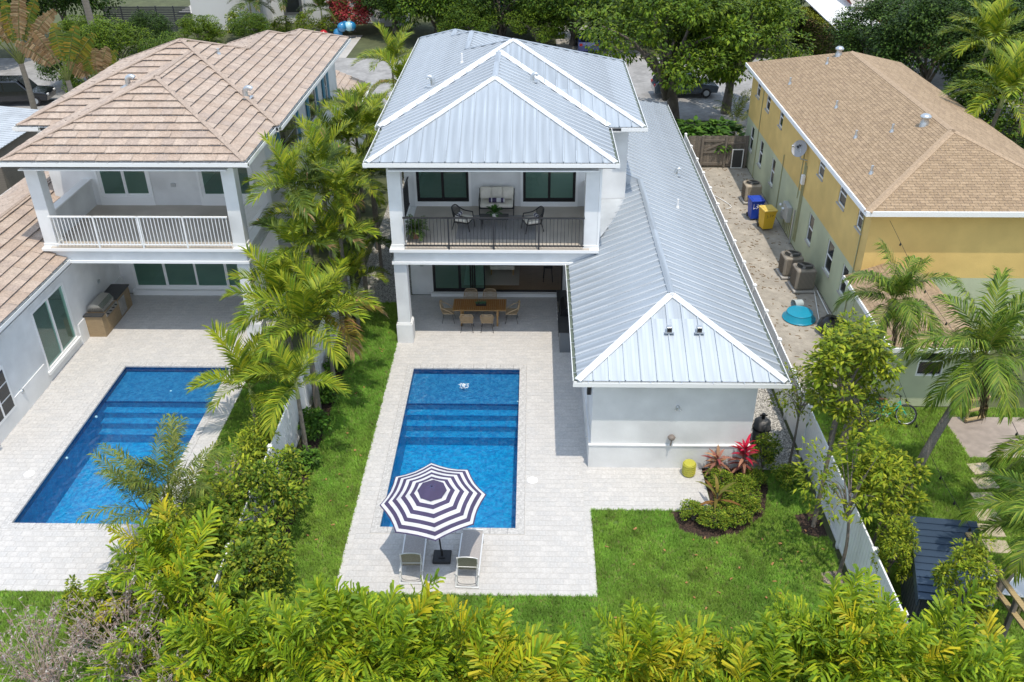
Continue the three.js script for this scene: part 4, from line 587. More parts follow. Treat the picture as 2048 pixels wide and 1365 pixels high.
  // satellite dish, conduits and meter boxes on the side wall
  { const m4 = new THREE.Matrix4().makeRotationFromQuaternion(new THREE.Quaternion().setFromUnitVectors(UPV, V(-0.75, 0.42, 0.62).normalize())).setPosition(12.0, 4.62, -39.2), pts = []; for (let i = 0; i <= 8; i++) pts.push(new THREE.Vector2(0.37 * i / 8, 0.11 * (i / 8) ** 2)); pts.push(new THREE.Vector2(0.38, 0.12), new THREE.Vector2(0.37, 0.095)); const lg = new THREE.LatheGeometry(pts, 28); new MB().add(lg, m4).build('satellite_dish', mat('dish_grey', [0.36, 0.36, 0.37], 0.5), t); new MB().add(new THREE.BoxGeometry(0.1, 0.006, 0.13).translate(-0.04, 0.045, -0.14), m4.clone()).add(new THREE.BoxGeometry(0.04, 0.006, 0.11).translate(0.06, 0.045, -0.14), m4.clone()).add(new THREE.BoxGeometry(0.11, 0.006, 0.025).translate(0.09, 0.045, -0.12), m4.clone()).build('dish_emblem', M.black, t); new MB().tube([12.3, 4.2, -38.9], [12.0, 4.25, -38.95], 0.03).tube([12.0, 4.25, -38.95], [12.0, 4.62, -39.2], 0.03).tube([11.95, 4.55, -39.15], [11.55, 4.85, -38.9], 0.015).sphere(11.55, 4.87, -38.9, 0.05).build('dish_bracket', M.galv, t); }
  const pm = mat('painted_conduit', [0.38, 0.38, 0.22], 0.8); const cond = new MB(); for (const [z, y0, y1] of [[-39.4, 2.2, 5.3], [-39.0, 0.3, 4.1], [-38.85, 0.3, 4.1], [-38.7, 0.3, 4.0], [-40.9, 0.1, 1.1], [-40.6, 0.1, 1.1], [-40.3, 0.1, 1.1], [-40.0, 0.1, 1.1], [-39.7, 0.1, 1.2], [-42.5, 0, 3.2], [-48, 0, 5.2], [-31.1, 0.6, 5.2]]) new MB().tube([12.27, y0, z], [12.27, y1, z], 0.022, 0.022, 6).build('conduit', pm, t);
  new MB().tube([12.2, 0, -39.2], [12.2, 1.7, -39.2], 0.045, 0.045, 8).build('meter_pipe', M.galv, t); new MB().rbox(12.18, 1.15, -40.3, 0.22, 0.75, 0.95, 0.02).rbox(12.2, 0.7, -41, 0.16, 0.35, 0.3, 0.02).build('meter_box', mat('meter_grey', [0.4, 0.41, 0.4], 0.6), t); new MB().rbox(12.2, 3.35, -38.75, 0.16, 0.45, 0.25, 0.04).build('junction_box', M.white, t); for (const z of [-41, -40.5]) new MB().lathe([[0, 0.1], [0.09, 0.08], [0.1, 0]], 0, 0, 0).build('meter_dial', M.galv, t, { local: true }).position.set(12.05 - 16.5, 1.2, z + 40);
}
// ---------------------------------------------------------------- fences
function vinylFence(label, x, zs, h, step) { // posts at zs, panels of tongue-and-groove boards between
  const t = thing('vinyl_fence', label, 'fence', [x, 0, (zs[0] + zs[zs.length - 1]) / 2]);
  const postG = new THREE.BoxGeometry(0.127, h + 0.08, 0.127), capG = new MB().boxc(0, 0, 0, 0.15, 0.03, 0.15).add(new THREE.ConeGeometry(0.1, 0.06, 4, 1).rotateY(Math.PI / 4).translate(0, 0.045, 0)).geo(), boardG = new THREE.BoxGeometry(0.03, h - 0.26, 0.146);
  for (const z of zs) { const p = part('post', postG, M.vinyl, t); p.position.set(0, (h + 0.08) / 2 - 0.05, z - t.position.z); const c = part('post_cap', capG, M.vinyl, p); c.position.set(0, (h + 0.08) / 2 + 0.015, 0); }
  for (let i = 0; i + 1 < zs.length; i++) {
    const a = zs[i] + 0.064, b = zs[i + 1] - 0.064, r = new MB().box(x - 0.022, x + 0.022, 0.03, 0.15, a, b).build('bottom_rail', M.vinyl, t); new MB().box(x - 0.022, x + 0.022, h - 0.12, h, a, b).build('top_rail', M.vinyl, t); const n = Math.floor((b - a) / 0.15);
    for (let k = 0; k < n; k++) { const m = part('board', boardG, M.vinyl, r); m.position.set(0, h / 2 + 0.015, a + (k + 0.5) * (b - a) / n - t.position.z); }
  }
  return t;
}
{ const zs = []; for (let z = -49.8; z <= -12; z += 2.06) zs.push(z); vinylFence('long white vinyl fence between the metal-roofed house and the sandy side yard', 8.67, zs, 1.83); }
{ const zs = []; for (let z = -33.2; z <= -13; z += 2.06) zs.push(z); vinylFence('white vinyl fence behind the palm bed between the two pools', -7.65, zs, 1.83); }
{ // weathered wooden fence with a gate at the end of the side yard
  const t = thing('wooden_fence', 'weathered grey wooden fence with a braced gate closing the sandy side yard', 'fence', [10.5, 0, -49.6]), r = rng(3), z = -49.6, bg = [];
  const mats = [0, 1, 2].map((i) => mat('grey_board_' + 'abc'[i], [0.27 + i * 0.05, 0.235 + i * 0.04, 0.2 + i * 0.03], 0.95, { map: rescaled(T.wood, 0.5, 1.5) }));
  for (let x = 8.8, i = 0; x < 12.2; x += 0.143, i++) { const h = 1.8 + r() * 0.06, m = new MB().box(x, x + 0.135, 0.02, h, z - 0.02, z).build('board', mats[i % 3], t); }
  for (const [x, w] of [[9.62, 0.12], [10.95, 0.12], [12.12, 0.1]]) new MB().box(x - w / 2, x + w / 2, 0, 1.85, z + 0.002, z + 0.11).build('fence_post', M.greyWood, t);
  new MB().box(9.7, 10.87, 1.5, 1.62, z + 0.002, z + 0.05).build('gate_rail', M.greyWood, t); new MB().box(9.7, 10.87, 0.84, 0.96, z + 0.002, z + 0.05).build('gate_rail', M.greyWood, t); new MB().box(9.7, 10.87, 0.14, 0.28, z + 0.002, z + 0.05).build('gate_rail', M.greyWood, t); new MB().bar([9.75, 0.98, z + 0.03], [10.85, 1.5, z + 0.03], 0.04, 0.1).build('gate_brace', M.greyWood, t); new MB().box(11.05, 12.05, 0.2, 0.3, z + 0.002, z + 0.05).box(11.05, 12.05, 1.35, 1.45, z + 0.002, z + 0.05).build('fence_rail', M.greyWood, t);
  const sc = thing('window_screen', 'white framed window screen leaning on the wooden fence', 'screen', [11.6, 0, -49.2]); new MB().box(11.3, 11.95, 0.02, 0.07, -49.35, -49.32).box(11.3, 11.95, 1.1, 1.15, -49.35, -49.32).box(11.3, 11.35, 0.07, 1.1, -49.35, -49.32).box(11.9, 11.95, 0.07, 1.1, -49.35, -49.32).build('frame', M.white, sc); new MB().box(11.35, 11.9, 0.07, 1.1, -49.337, -49.334).build('screen_mesh', mat('screen_cloth', [0.05, 0.05, 0.05], 0.9), sc);
}
// ---------------------------------------------------------------- striped parasol
{
  const t = thing('parasol', 'navy and white striped octagonal parasol over two loungers by the pool', 'parasol', [-2.44, 0, -18.27]);
  const N = 8, R = 1.42, H = 0.44, off = 0.13, cx = -0.14, cy = 2.62, cz = 0.14, tilt = 0.1, m4 = new THREE.Matrix4().makeRotationFromEuler(new THREE.Euler(tilt, 0, 0.02)).setPosition(cx, cy, cz);
  const pt = (k, f) => { const a = (k / N) * Math.PI * 2 + off + Math.PI / 8 - Math.PI / 8, sag = 0.05 * Math.sin(Math.PI * f); return V(Math.sin(a) * R * f, -H * f ** 1.25 - sag * 0.2, Math.cos(a) * R * f).applyMatrix4(m4); };
  const edge = [0.23, 0.335, 0.42, 0.505, 0.59, 0.675, 0.755, 0.83, 0.91, 0.972, 1.0];
  for (let b = 0; b + 1 < edge.length; b++) {
    const mb = new MB(), f0 = edge[b], f1 = edge[b + 1];
    for (let k = 0; k < N; k++) { const seg = 4; for (let s = 0; s < seg; s++) { const q = (f, u) => { const p = pt(k, f).lerp(pt(k + 1, f), u), c = Math.sin(Math.PI * u) * 0.055 * f; const in_ = V(-p.x + cx, 0, -p.z + cz).multiplyScalar(c * 0.9); p.add(in_); p.y -= Math.sin(Math.PI * u) * 0.02 * f; return p; }; mb.poly([q(f0, s / seg), q(f1, s / seg), q(f1, (s + 1) / seg)]); mb.poly([q(f0, s / seg), q(f1, (s + 1) / seg), q(f0, (s + 1) / seg)]); } }
    mb.build('canopy_stripe', b % 2 ? M.canopyNavy : (b === edge.length - 2 ? M.canopyNavy : M.canopyWhite), t, { local: true });
  }
  { const mb = new MB(); for (let k = 0; k < 24; k++) { const f = (i, s) => { const a = i / 24 * 6.2832, w = 1 + 0.05 * Math.cos(i * Math.PI * 2 / 3); return V(Math.sin(a) * 0.37 * s * w, 0.075 - 0.15 * s ** 1.3, Math.cos(a) * 0.37 * s * w).applyMatrix4(m4); }; for (const [s0, s1] of [[0, 0.5], [0.5, 1]]) { if (s0) mb.poly([f(k, s0), f(k, s1), f(k + 1, s1), f(k + 1, s0)]); else mb.poly([f(k, 0.01), f(k, s1), f(k + 1, s1)]); } } mb.build('canopy_vent', M.canopyNavy, t, { local: true }); new MB().sphere(cx, cy + 0.09, cz, 0.03).build('finial', M.navy, t, { local: true }); }
  { const mb = new MB(); for (let k = 0; k < N; k++) { const r = new MB(); const a = pt(k, 0.08).add(V(0, -0.03, 0)), c = pt(k, 0.99).add(V(0, -0.025, 0)); r.tube([a.x, a.y, a.z], [c.x, c.y, c.z], 0.012, 0.009, 5).build('rib', M.black, t, { local: true }); } }
  new MB().tube([0, 0.05, 0], [-0.09, 1.5, 0.06], 0.022, 0.022, 10).tube([-0.09, 1.5, 0.06], [cx, cy, cz], 0.02, 0.02, 10).build('pole', M.black, t, { local: true });
  new MB().rbox(0, 0.04, 0, 0.5, 0.08, 0.5, 0.03).tube([0, 0.08, 0], [0, 0.3, 0], 0.035, 0.03, 12).rbox(0, 0.09, 0, 0.2, 0.03, 0.2, 0.01).build('base', mat('base_black', [0.02, 0.021, 0.024], 0.55), t, { local: true });
}
// ---------------------------------------------------------------- sun loungers
{
  const mk = (label, pos, turn) => {
    const t = thing('sun_lounger', label, 'lounger', pos, turn, 'loungers under the parasol'), W = 0.6, hs = 0.31, L = 1.95;
    // local: head end at +z (towards the camera), feet towards -z
    const b = (mb, n, m) => mb.build(n, m, t, { local: true });
    for (const s of [-1, 1]) { b(new MB().rbox(s * W / 2, hs, -0.35, 0.045, 0.06, L - 0.35, 0.015), 'side_rail', M.alu); b(new MB().bar([s * W / 2, hs, 0.35], [s * W / 2, 0, 0.6], 0.035, 0.05), 'leg', M.alu); b(new MB().bar([s * W / 2, hs, -1.05], [s * W / 2, 0, -1.12], 0.035, 0.05), 'leg', M.alu); b(new MB().tube([s * (W / 2 - 0.03), hs + 0.02, 0.22], [s * (W / 2 - 0.03), 0.86, 0.36], 0.018, 0.018, 8), 'back_stile', M.alu); b(new MB().tube([s * (W / 2 - 0.04), 0.6, 0.31], [s * (W / 2 - 0.04), 0.12, 0.55], 0.012, 0.012, 6), 'back_prop', M.alu); }
    b(new MB().boxc(0, hs + 0.012, -0.5, W - 0.05, 0.012, 1.5), 'sling_seat', M.slingGrey);
    b(new MB().boxc(0, 0.6, 0.285, W - 0.1, 0.56, 0.012, 0, 0.23), 'sling_back', M.sling);
    b(new MB().path([[-W / 2 + 0.03, 0.84, 0.355], [-0.15, 0.895, 0.372], [0.15, 0.895, 0.372], [W / 2 - 0.03, 0.84, 0.355]], 0.018, 14, 8), 'head_bar', M.alu);
    b(new MB().tube([-W / 2 + 0.03, 0.45, 0.27], [W / 2 - 0.03, 0.45, 0.27], 0.014, 0.014, 6), 'cross_bar', M.alu); b(new MB().path([[-W / 2 + 0.04, 0.3, 0.46], [-W / 2 + 0.06, 0.14, 0.54], [W / 2 - 0.06, 0.14, 0.54], [W / 2 - 0.04, 0.3, 0.46]], 0.012, 16, 6), 'cross_bar', mat('grey_tube', [0.25, 0.25, 0.26], 0.4, { metal: 0.5 })); b(new MB().rbox(0, 0.03, 0.6, W + 0.03, 0.05, 0.04, 0.01), 'foot_bar', M.alu); b(new MB().rbox(0, hs, -1.31, W, 0.05, 0.04, 0.015), 'end_bar', M.alu);
    return t;
  };
  mk('beige sling lounger on the lawn side of the parasol base', [-3.2, 0, -17.88], 0.02); mk('beige sling lounger between the parasol base and the open deck', [-1.66, 0, -17.76], -0.03);
}
// ---------------------------------------------------------------- dining set in the lanai
{
  const t = thing('dining_table', 'slatted teak dining table under the balcony', 'table', [-2.08, 0, -31.6]), b = (mb, n, m) => mb.build(n, m, t, { local: true });
  for (let i = 0; i < 26; i++) b(new MB().rbox(-0.98 + i * 0.0784, 0.735, 0, 0.07, 0.028, 0.86, 0.006), 'slat', M.teak);
  for (const z of [-0.46, 0.46]) b(new MB().rbox(0, 0.735, z, 2.04, 0.03, 0.06, 0.006), 'edge_board', M.teakPale); for (const x of [-1.04, 1.04]) b(new MB().rbox(x, 0.735, 0, 0.05, 0.03, 0.98, 0.006), 'edge_board', M.teakPale);
  for (const s of [-1, 1]) { b(new MB().bar([s * 0.72, 0, -0.42], [s * 0.72, 0.7, -0.36], 0.07, 0.07), 'leg', M.teakPale); b(new MB().bar([s * 0.72, 0, 0.42], [s * 0.72, 0.7, 0.36], 0.07, 0.07), 'leg', M.teakPale); b(new MB().rbox(s * 0.72, 0.68, 0, 0.07, 0.06, 0.86, 0.01), 'apron', M.teakPale); } b(new MB().rbox(0, 0.66, 0, 1.4, 0.06, 0.05, 0.01), 'apron', M.teakPale);
  const mk = (label, x, z, turn) => {
    const c = thing('dining_chair', label, 'chair', [x, 0, z], turn, 'rattan chairs round the teak table'), q = (mb, n, m) => mb.build(n, m, c, { local: true });
    // local: faces +z, back at -z
    q(new MB().rbox(0, 0.44, 0.02, 0.48, 0.035, 0.46, 0.015), 'seat', M.rattan);
    const bk = new MB(); for (let i = 0; i <= 10; i++) { const u = -1 + i * 0.2; bk.path([[u * 0.2, 0.44, -0.2 - 0.02 * (1 - u * u)], [u * 0.25, 0.62, -0.26 - 0.05 * (1 - u * u)], [u * 0.24, 0.84, -0.3 - 0.04 * (1 - u * u)]], 0.009, 6, 4); } for (let j = 0; j < 7; j++) { const y = 0.5 + j * 0.05, w = 0.2 + 0.05 * Math.sin((j + 1) / 8 * 2.6); bk.path([[-w, y, -0.21 - j * 0.012], [0, y, -0.26 - j * 0.012], [w, y, -0.21 - j * 0.012]], 0.009, 6, 4); } q(bk, 'woven_back', M.rattan);
    q(new MB().path([[-0.24, 0.46, 0.2], [-0.27, 0.6, 0.0], [-0.26, 0.72, -0.24], [-0.2, 0.86, -0.3], [0, 0.87, -0.34], [0.2, 0.86, -0.3], [0.26, 0.72, -0.24], [0.27, 0.6, 0.0], [0.24, 0.46, 0.2]], 0.017, 40, 6), 'arm_rim', M.rattan);
    for (const [sx, sz] of [[-1, -1], [1, -1], [-1, 1], [1, 1]]) q(new MB().tube([sx * 0.17, 0.43, sz * 0.16], [sx * 0.25, 0, sz * 0.25], 0.012, 0.01, 6), 'leg', M.black);
  };
  mk('rattan chair at the pool side of the teak table, next to the column end', -2.55, -30.86, Math.PI); mk('rattan chair at the pool side of the teak table, next to the grill end', -1.75, -30.86, Math.PI); mk('rattan chair at the house side of the teak table, before the glass leaf', -2.5, -32.4, 0); mk('rattan chair at the house side of the teak table, before the open doorway', -1.72, -32.4, 0); mk('rattan chair at the column end of the teak table', -3.35, -31.6, Math.PI / 2); mk('rattan chair at the grill end of the teak table', -0.8, -31.6, -Math.PI / 2);
  const p = thing('table_planter', 'low black trough of succulents on the teak table', 'planter', [-2.02, 0.75, -31.55]); new MB().rbox(0, 0.05, 0, 0.42, 0.1, 0.16, 0.02).build('trough', M.black, p, { local: true }); const lf = new MB(), r = rng(8); for (let i = 0; i < 40; i++) { const a = r() * 6.28, x = (r() - 0.5) * 0.42, z = (r() - 0.5) * 0.16; lf.tube([x, 0.09, z], [x + Math.cos(a) * 0.09, 0.14 + r() * 0.07, z + Math.sin(a) * 0.08], 0.018, 0.003, 4); } lf.build('succulents', mat('succulent', [0.05, 0.13, 0.06], 0.7), p, { local: true });
}
// ---------------------------------------------------------------- outdoor kitchens
{
  const t = thing('outdoor_kitchen', 'dark outdoor kitchen counter with a black grill along the wing wall', 'counter', [1.4, 0, -30.8]), b = (mb, n, m) => mb.build(n, m, t);
  b(new MB().box(1.08, 1.84, 0, 0.88, -32.5, -29.2), 'cabinet', M.cabinetGrey); b(new MB().rbox(1.44, 0.905, -30.85, 0.86, 0.05, 3.4, 0.01), 'countertop', M.counter); b(new MB().box(1.05, 1.08, 0.1, 0.8, -31.6, -30.2), 'grill_front', M.steel);
  b(new MB().shape([[0, 0], [0.6, 0], [0.58, 0.2], [0.42, 0.34], [0.18, 0.34], [0.03, 0.2]], 1.05, new THREE.Matrix4().makeTranslation(1.1, 0.93, -31.4)), 'grill_hood', mat('grill_black', [0.03, 0.03, 0.032], 0.3, { metal: 0.5 })); b(new MB().tube([1.04, 1.06, -31.3], [1.04, 1.06, -30.5], 0.018), 'hood_handle', M.steel); for (let i = 0; i < 4; i++) b(new MB().tube([1.05, 0.7, -31.45 + i * 0.3], [1.0, 0.7, -31.45 + i * 0.3], 0.03), 'control_knob', M.white);
  const k = thing('outdoor_kitchen', 'wood-clad outdoor kitchen with a stainless grill against the left wing', 'counter', [-17.1, 0, -31.5]), c = (mb, n, m) => mb.build(n, m, k);
  c(new MB().box(-17.46, -16.76, 0, 0.9, -32.8, -30.15), 'cabinet', M.cabinetOak); c(new MB().rbox(-17.1, 0.925, -32.2, 0.76, 0.05, 1.3, 0.01), 'countertop', M.counter); c(new MB().rbox(-17.1, 0.925, -30.25, 0.76, 0.05, 0.28, 0.01), 'countertop', M.counter);
  c(new MB().shape([[0, 0], [0.62, 0], [0.6, 0.16], [0.48, 0.32], [0.2, 0.36], [0.04, 0.26]], 1.05, new THREE.Matrix4().makeTranslation(-17.42, 0.92, -31.5)), 'grill_hood', M.steel); c(new MB().tube([-16.77, 1.1, -31.42], [-16.77, 1.1, -30.52], 0.02), 'hood_handle', M.steel); c(new MB().rbox(-16.74, 0.8, -30.98, 0.06, 0.2, 1.05, 0.01), 'control_panel', M.steel); for (let i = 0; i < 4; i++) c(new MB().tube([-16.71, 0.8, -31.35 + i * 0.25], [-16.66, 0.8, -31.35 + i * 0.25], 0.03), 'control_knob', M.black);
  c(new MB().rbox(-16.75, 0.45, -31.95, 0.03, 0.72, 0.6, 0.01), 'fridge_door', M.steel); c(new MB().tube([-16.7, 0.7, -31.72], [-16.7, 0.25, -31.72], 0.012), 'door_handle', M.steel); c(new MB().box(-16.757, -16.745, 0.08, 0.62, -31.5, -30.5), 'cabinet_door', M.cabinetOak);
}
// ---------------------------------------------------------------- balcony furniture
{
  const Y = 4.05;
  const rug = new MB().rbox(-1.35, Y + 0.008, -31.75, 3.0, 0.014, 2.3, 0.006).build('rug', mat('grey_rug', [0.36, 0.35, 0.35], 0.95, { map: rescaled(T.fine, 0.4) })); tag(rug, 'grey rug under the balcony seating', 'rug');
  const yy = Y + 0.016, so = thing('loveseat', 'black framed loveseat with cream cushions against the balcony wall', 'sofa', [-1.4, yy, -33.2]), s = (mb, n, m) => mb.build(n, m, so, { local: true });
  s(new MB().rbox(0, 0.3, 0.02, 1.34, 0.05, 0.7, 0.01), 'seat_frame', M.black); for (const x of [-1, 1]) { s(new MB().tube([x * 0.67, 0, 0.36], [x * 0.68, 0.62, 0.3], 0.02), 'leg', M.black); s(new MB().tube([x * 0.67, 0, -0.32], [x * 0.68, 0.86, -0.36], 0.02), 'leg', M.black); s(new MB().tube([x * 0.68, 0.62, 0.32], [x * 0.68, 0.66, -0.33], 0.022), 'armrest', M.black); } s(new MB().tube([-0.68, 0.82, -0.36], [0.68, 0.82, -0.36], 0.02), 'back_rail', M.black);
  for (const x of [-0.325, 0.325]) s(new MB().rbox(x, 0.39, 0.03, 0.64, 0.14, 0.68, 0.05), 'seat_cushion', M.cushion); for (const x of [-0.44, 0, 0.44]) s(new MB().rbox(x, 0.72, -0.24, 0.45, 0.48, 0.16, 0.07, 0, -0.25), 'back_cushion', M.cushion);
  const bo = thing('bolster_pillow', 'striped navy and white bolster pillow on the loveseat', 'pillow', [-1.4, yy + 0.56, -33.06]); [[-0.3, -0.21, M.navy], [-0.21, -0.17, M.canopyWhite], [-0.17, 0.0, M.navy], [0.0, 0.17, M.canopyWhite], [0.17, 0.27, M.navy], [0.27, 0.31, M.canopyWhite]].forEach(([a, c, m]) => new MB().tube([a, 0, 0], [c, 0, 0], 0.095, 0.095, 14).build('cover_band', m, bo, { local: true }));
  const mk = (label, x, z, turn) => {
    const c = thing('armchair', label, 'chair', [x, yy, z], turn, 'balcony armchairs'), q = (mb, n, m) => mb.build(n, m, c, { local: true }); // faces +z
    q(new MB().rbox(0, 0.33, 0.02, 0.56, 0.04, 0.58, 0.01), 'seat_frame', M.black); q(new MB().rbox(0, 0.41, 0.03, 0.54, 0.12, 0.56, 0.05), 'seat_cushion', M.cushion);
    const bk = new MB(); for (let i = 0; i <= 12; i++) { const a = Math.PI * (i / 12); bk.path([[Math.cos(a) * 0.27, 0.36, -0.22 - Math.sin(a) * 0.1], [Math.cos(a) * 0.29, 0.84 - 0.12 * Math.abs(Math.cos(a)) ** 3, -0.26 - Math.sin(a) * 0.16]], 0.014, 3, 4); } q(bk, 'cord_back', M.black); q(new MB().path([[-0.3, 0.6, 0.28], [-0.3, 0.63, -0.1], [-0.29, 0.72, -0.27], [-0.18, 0.85, -0.38], [0, 0.86, -0.42], [0.18, 0.85, -0.38], [0.29, 0.72, -0.27], [0.3, 0.63, -0.1], [0.3, 0.6, 0.28]], 0.022, 36, 6), 'top_rail', M.black);
    for (const k of [-1, 1]) { q(new MB().tube([k * 0.3, 0.6, 0.27], [k * 0.27, 0, 0.36], 0.02, 0.016), 'leg', M.black); q(new MB().tube([k * 0.27, 0.4, -0.24], [k * 0.27, 0, -0.36], 0.02, 0.016), 'leg', M.black); }
    q(new MB().tube([-0.2, 0.54, -0.17], [0.2, 0.54, -0.17], 0.075, 0.075, 12), 'lumbar_pillow', M.canopyWhite); for (const k of [-0.14, 0.06]) q(new MB().tube([k, 0.54, -0.17], [k + 0.09, 0.54, -0.17], 0.077, 0.077, 12), 'pillow_stripe', M.navy);
  };
  mk('black woven armchair facing across the coffee table from the fern side', -2.62, -31.6, 1.25); mk('black woven armchair facing across the coffee table from the wing side', 0.02, -31.45, -1.25);
  const ct = thing('coffee_table', 'black coffee table on the balcony rug', 'table', [-1.45, yy, -31.75]); new MB().rbox(0, 0.41, 0, 1.1, 0.04, 0.55, 0.01).build('top', mat('slate_top', [0.025, 0.027, 0.03], 0.5), ct, { local: true }); for (const [x, z] of [[-1, -1], [1, -1], [-1, 1], [1, 1]]) new MB().tube([x * 0.48, 0.4, z * 0.2], [x * 0.45, 0, z * 0.25], 0.02, 0.016).build('leg', M.black, ct, { local: true });
}
// ---------------------------------------------------------------- things seen through the open doorway
{ const r = new MB().rbox(-1.75, 0.13, -35.6, 2.4, 0.015, 2.2, 0.005).build('rug', mat('cream_rug', [0.5, 0.46, 0.4], 0.95)); tag(r, 'cream rug on the oak floor inside the open doorway', 'rug');
  const c = thing('bench', 'white upholstered bench on the cream rug inside the doorway', 'bench', [-1.3, 0.14, -35.7]); new MB().rbox(0, 0.36, 0, 1.1, 0.2, 0.6, 0.05).build('seat', M.cushion, c, { local: true }); for (const [x, z] of [[-1, -1], [1, -1], [-1, 1], [1, 1]]) new MB().boxc(x * 0.48, 0.13, z * 0.22, 0.06, 0.26, 0.06).build('leg', M.teakPale, c, { local: true });
  const st = thing('bar_stool', 'dark bar stool inside the doorway next to the grill wall', 'stool', [0.7, 0.12, -35.0]); new MB().rbox(0, 0.68, 0, 0.4, 0.06, 0.4, 0.02).build('seat', M.dark, st, { local: true }); for (const [x, z] of [[-1, -1], [1, -1], [-1, 1], [1, 1]]) new MB().tube([x * 0.15, 0.66, z * 0.15], [x * 0.2, 0, z * 0.2], 0.015).build('leg', M.dark, st, { local: true });
}
// ---------------------------------------------------------------- garden stool, pool pump
{ const s = thing('garden_stool', 'chartreuse ceramic garden stool at the edge of the deck', 'stool', [4.92, 0, -22.0]); new MB().lathe([[0, 0.48], [0.17, 0.475], [0.19, 0.44], [0.2, 0.24], [0.19, 0.04], [0.17, 0], [0, 0]], 0, 0, 0, 28).build('body', mat('chartreuse_glaze', [0.5, 0.48, 0.06], 0.4, { bumpMap: rescaled(T.gravel, 1.2), bump: 0.02 }), s, { local: true }); const bd = new MB(); for (const y of [0.09, 0.17, 0.25, 0.33, 0.41]) bd.add(new THREE.TorusGeometry(0.2, 0.012, 6, 28).rotateX(Math.PI / 2).translate(0, y, 0)); bd.build('raised_band', mat('chartreuse_glaze', [0.5, 0.48, 0.06], 0.4), s, { local: true });
  const p = thing('pool_filter', 'dark pool filter with valve on the gravel beside the wing wall', 'pool filter', [7.45, 0, -23.6]); new MB().lathe([[0, 1.02], [0.16, 1.0], [0.26, 0.9], [0.27, 0.7], [0.25, 0.2], [0.22, 0], [0, 0]], 0, 0, 0, 22).build('tank', mat('filter_grey', [0.11, 0.11, 0.115], 0.5), p, { local: true }); new MB().tube([0, 1.0, 0], [0, 1.2, 0], 0.06).tube([-0.12, 1.14, 0], [0.12, 1.14, 0], 0.03).build('valve', M.dark, p, { local: true }); new MB().lathe([[0.29, 0.62], [0.3, 0.66], [0.29, 0.7]], 0, 0, 0, 22).build('clamp_ring', M.black, p, { local: true }); new MB().rbox(0.1, 0.22, 0.75, 0.3, 0.4, 0.6, 0.08).tube([0.1, 0.4, 0.5], [0, 0.8, 0.2], 0.035).build('pump', M.black, p, { local: true });
}
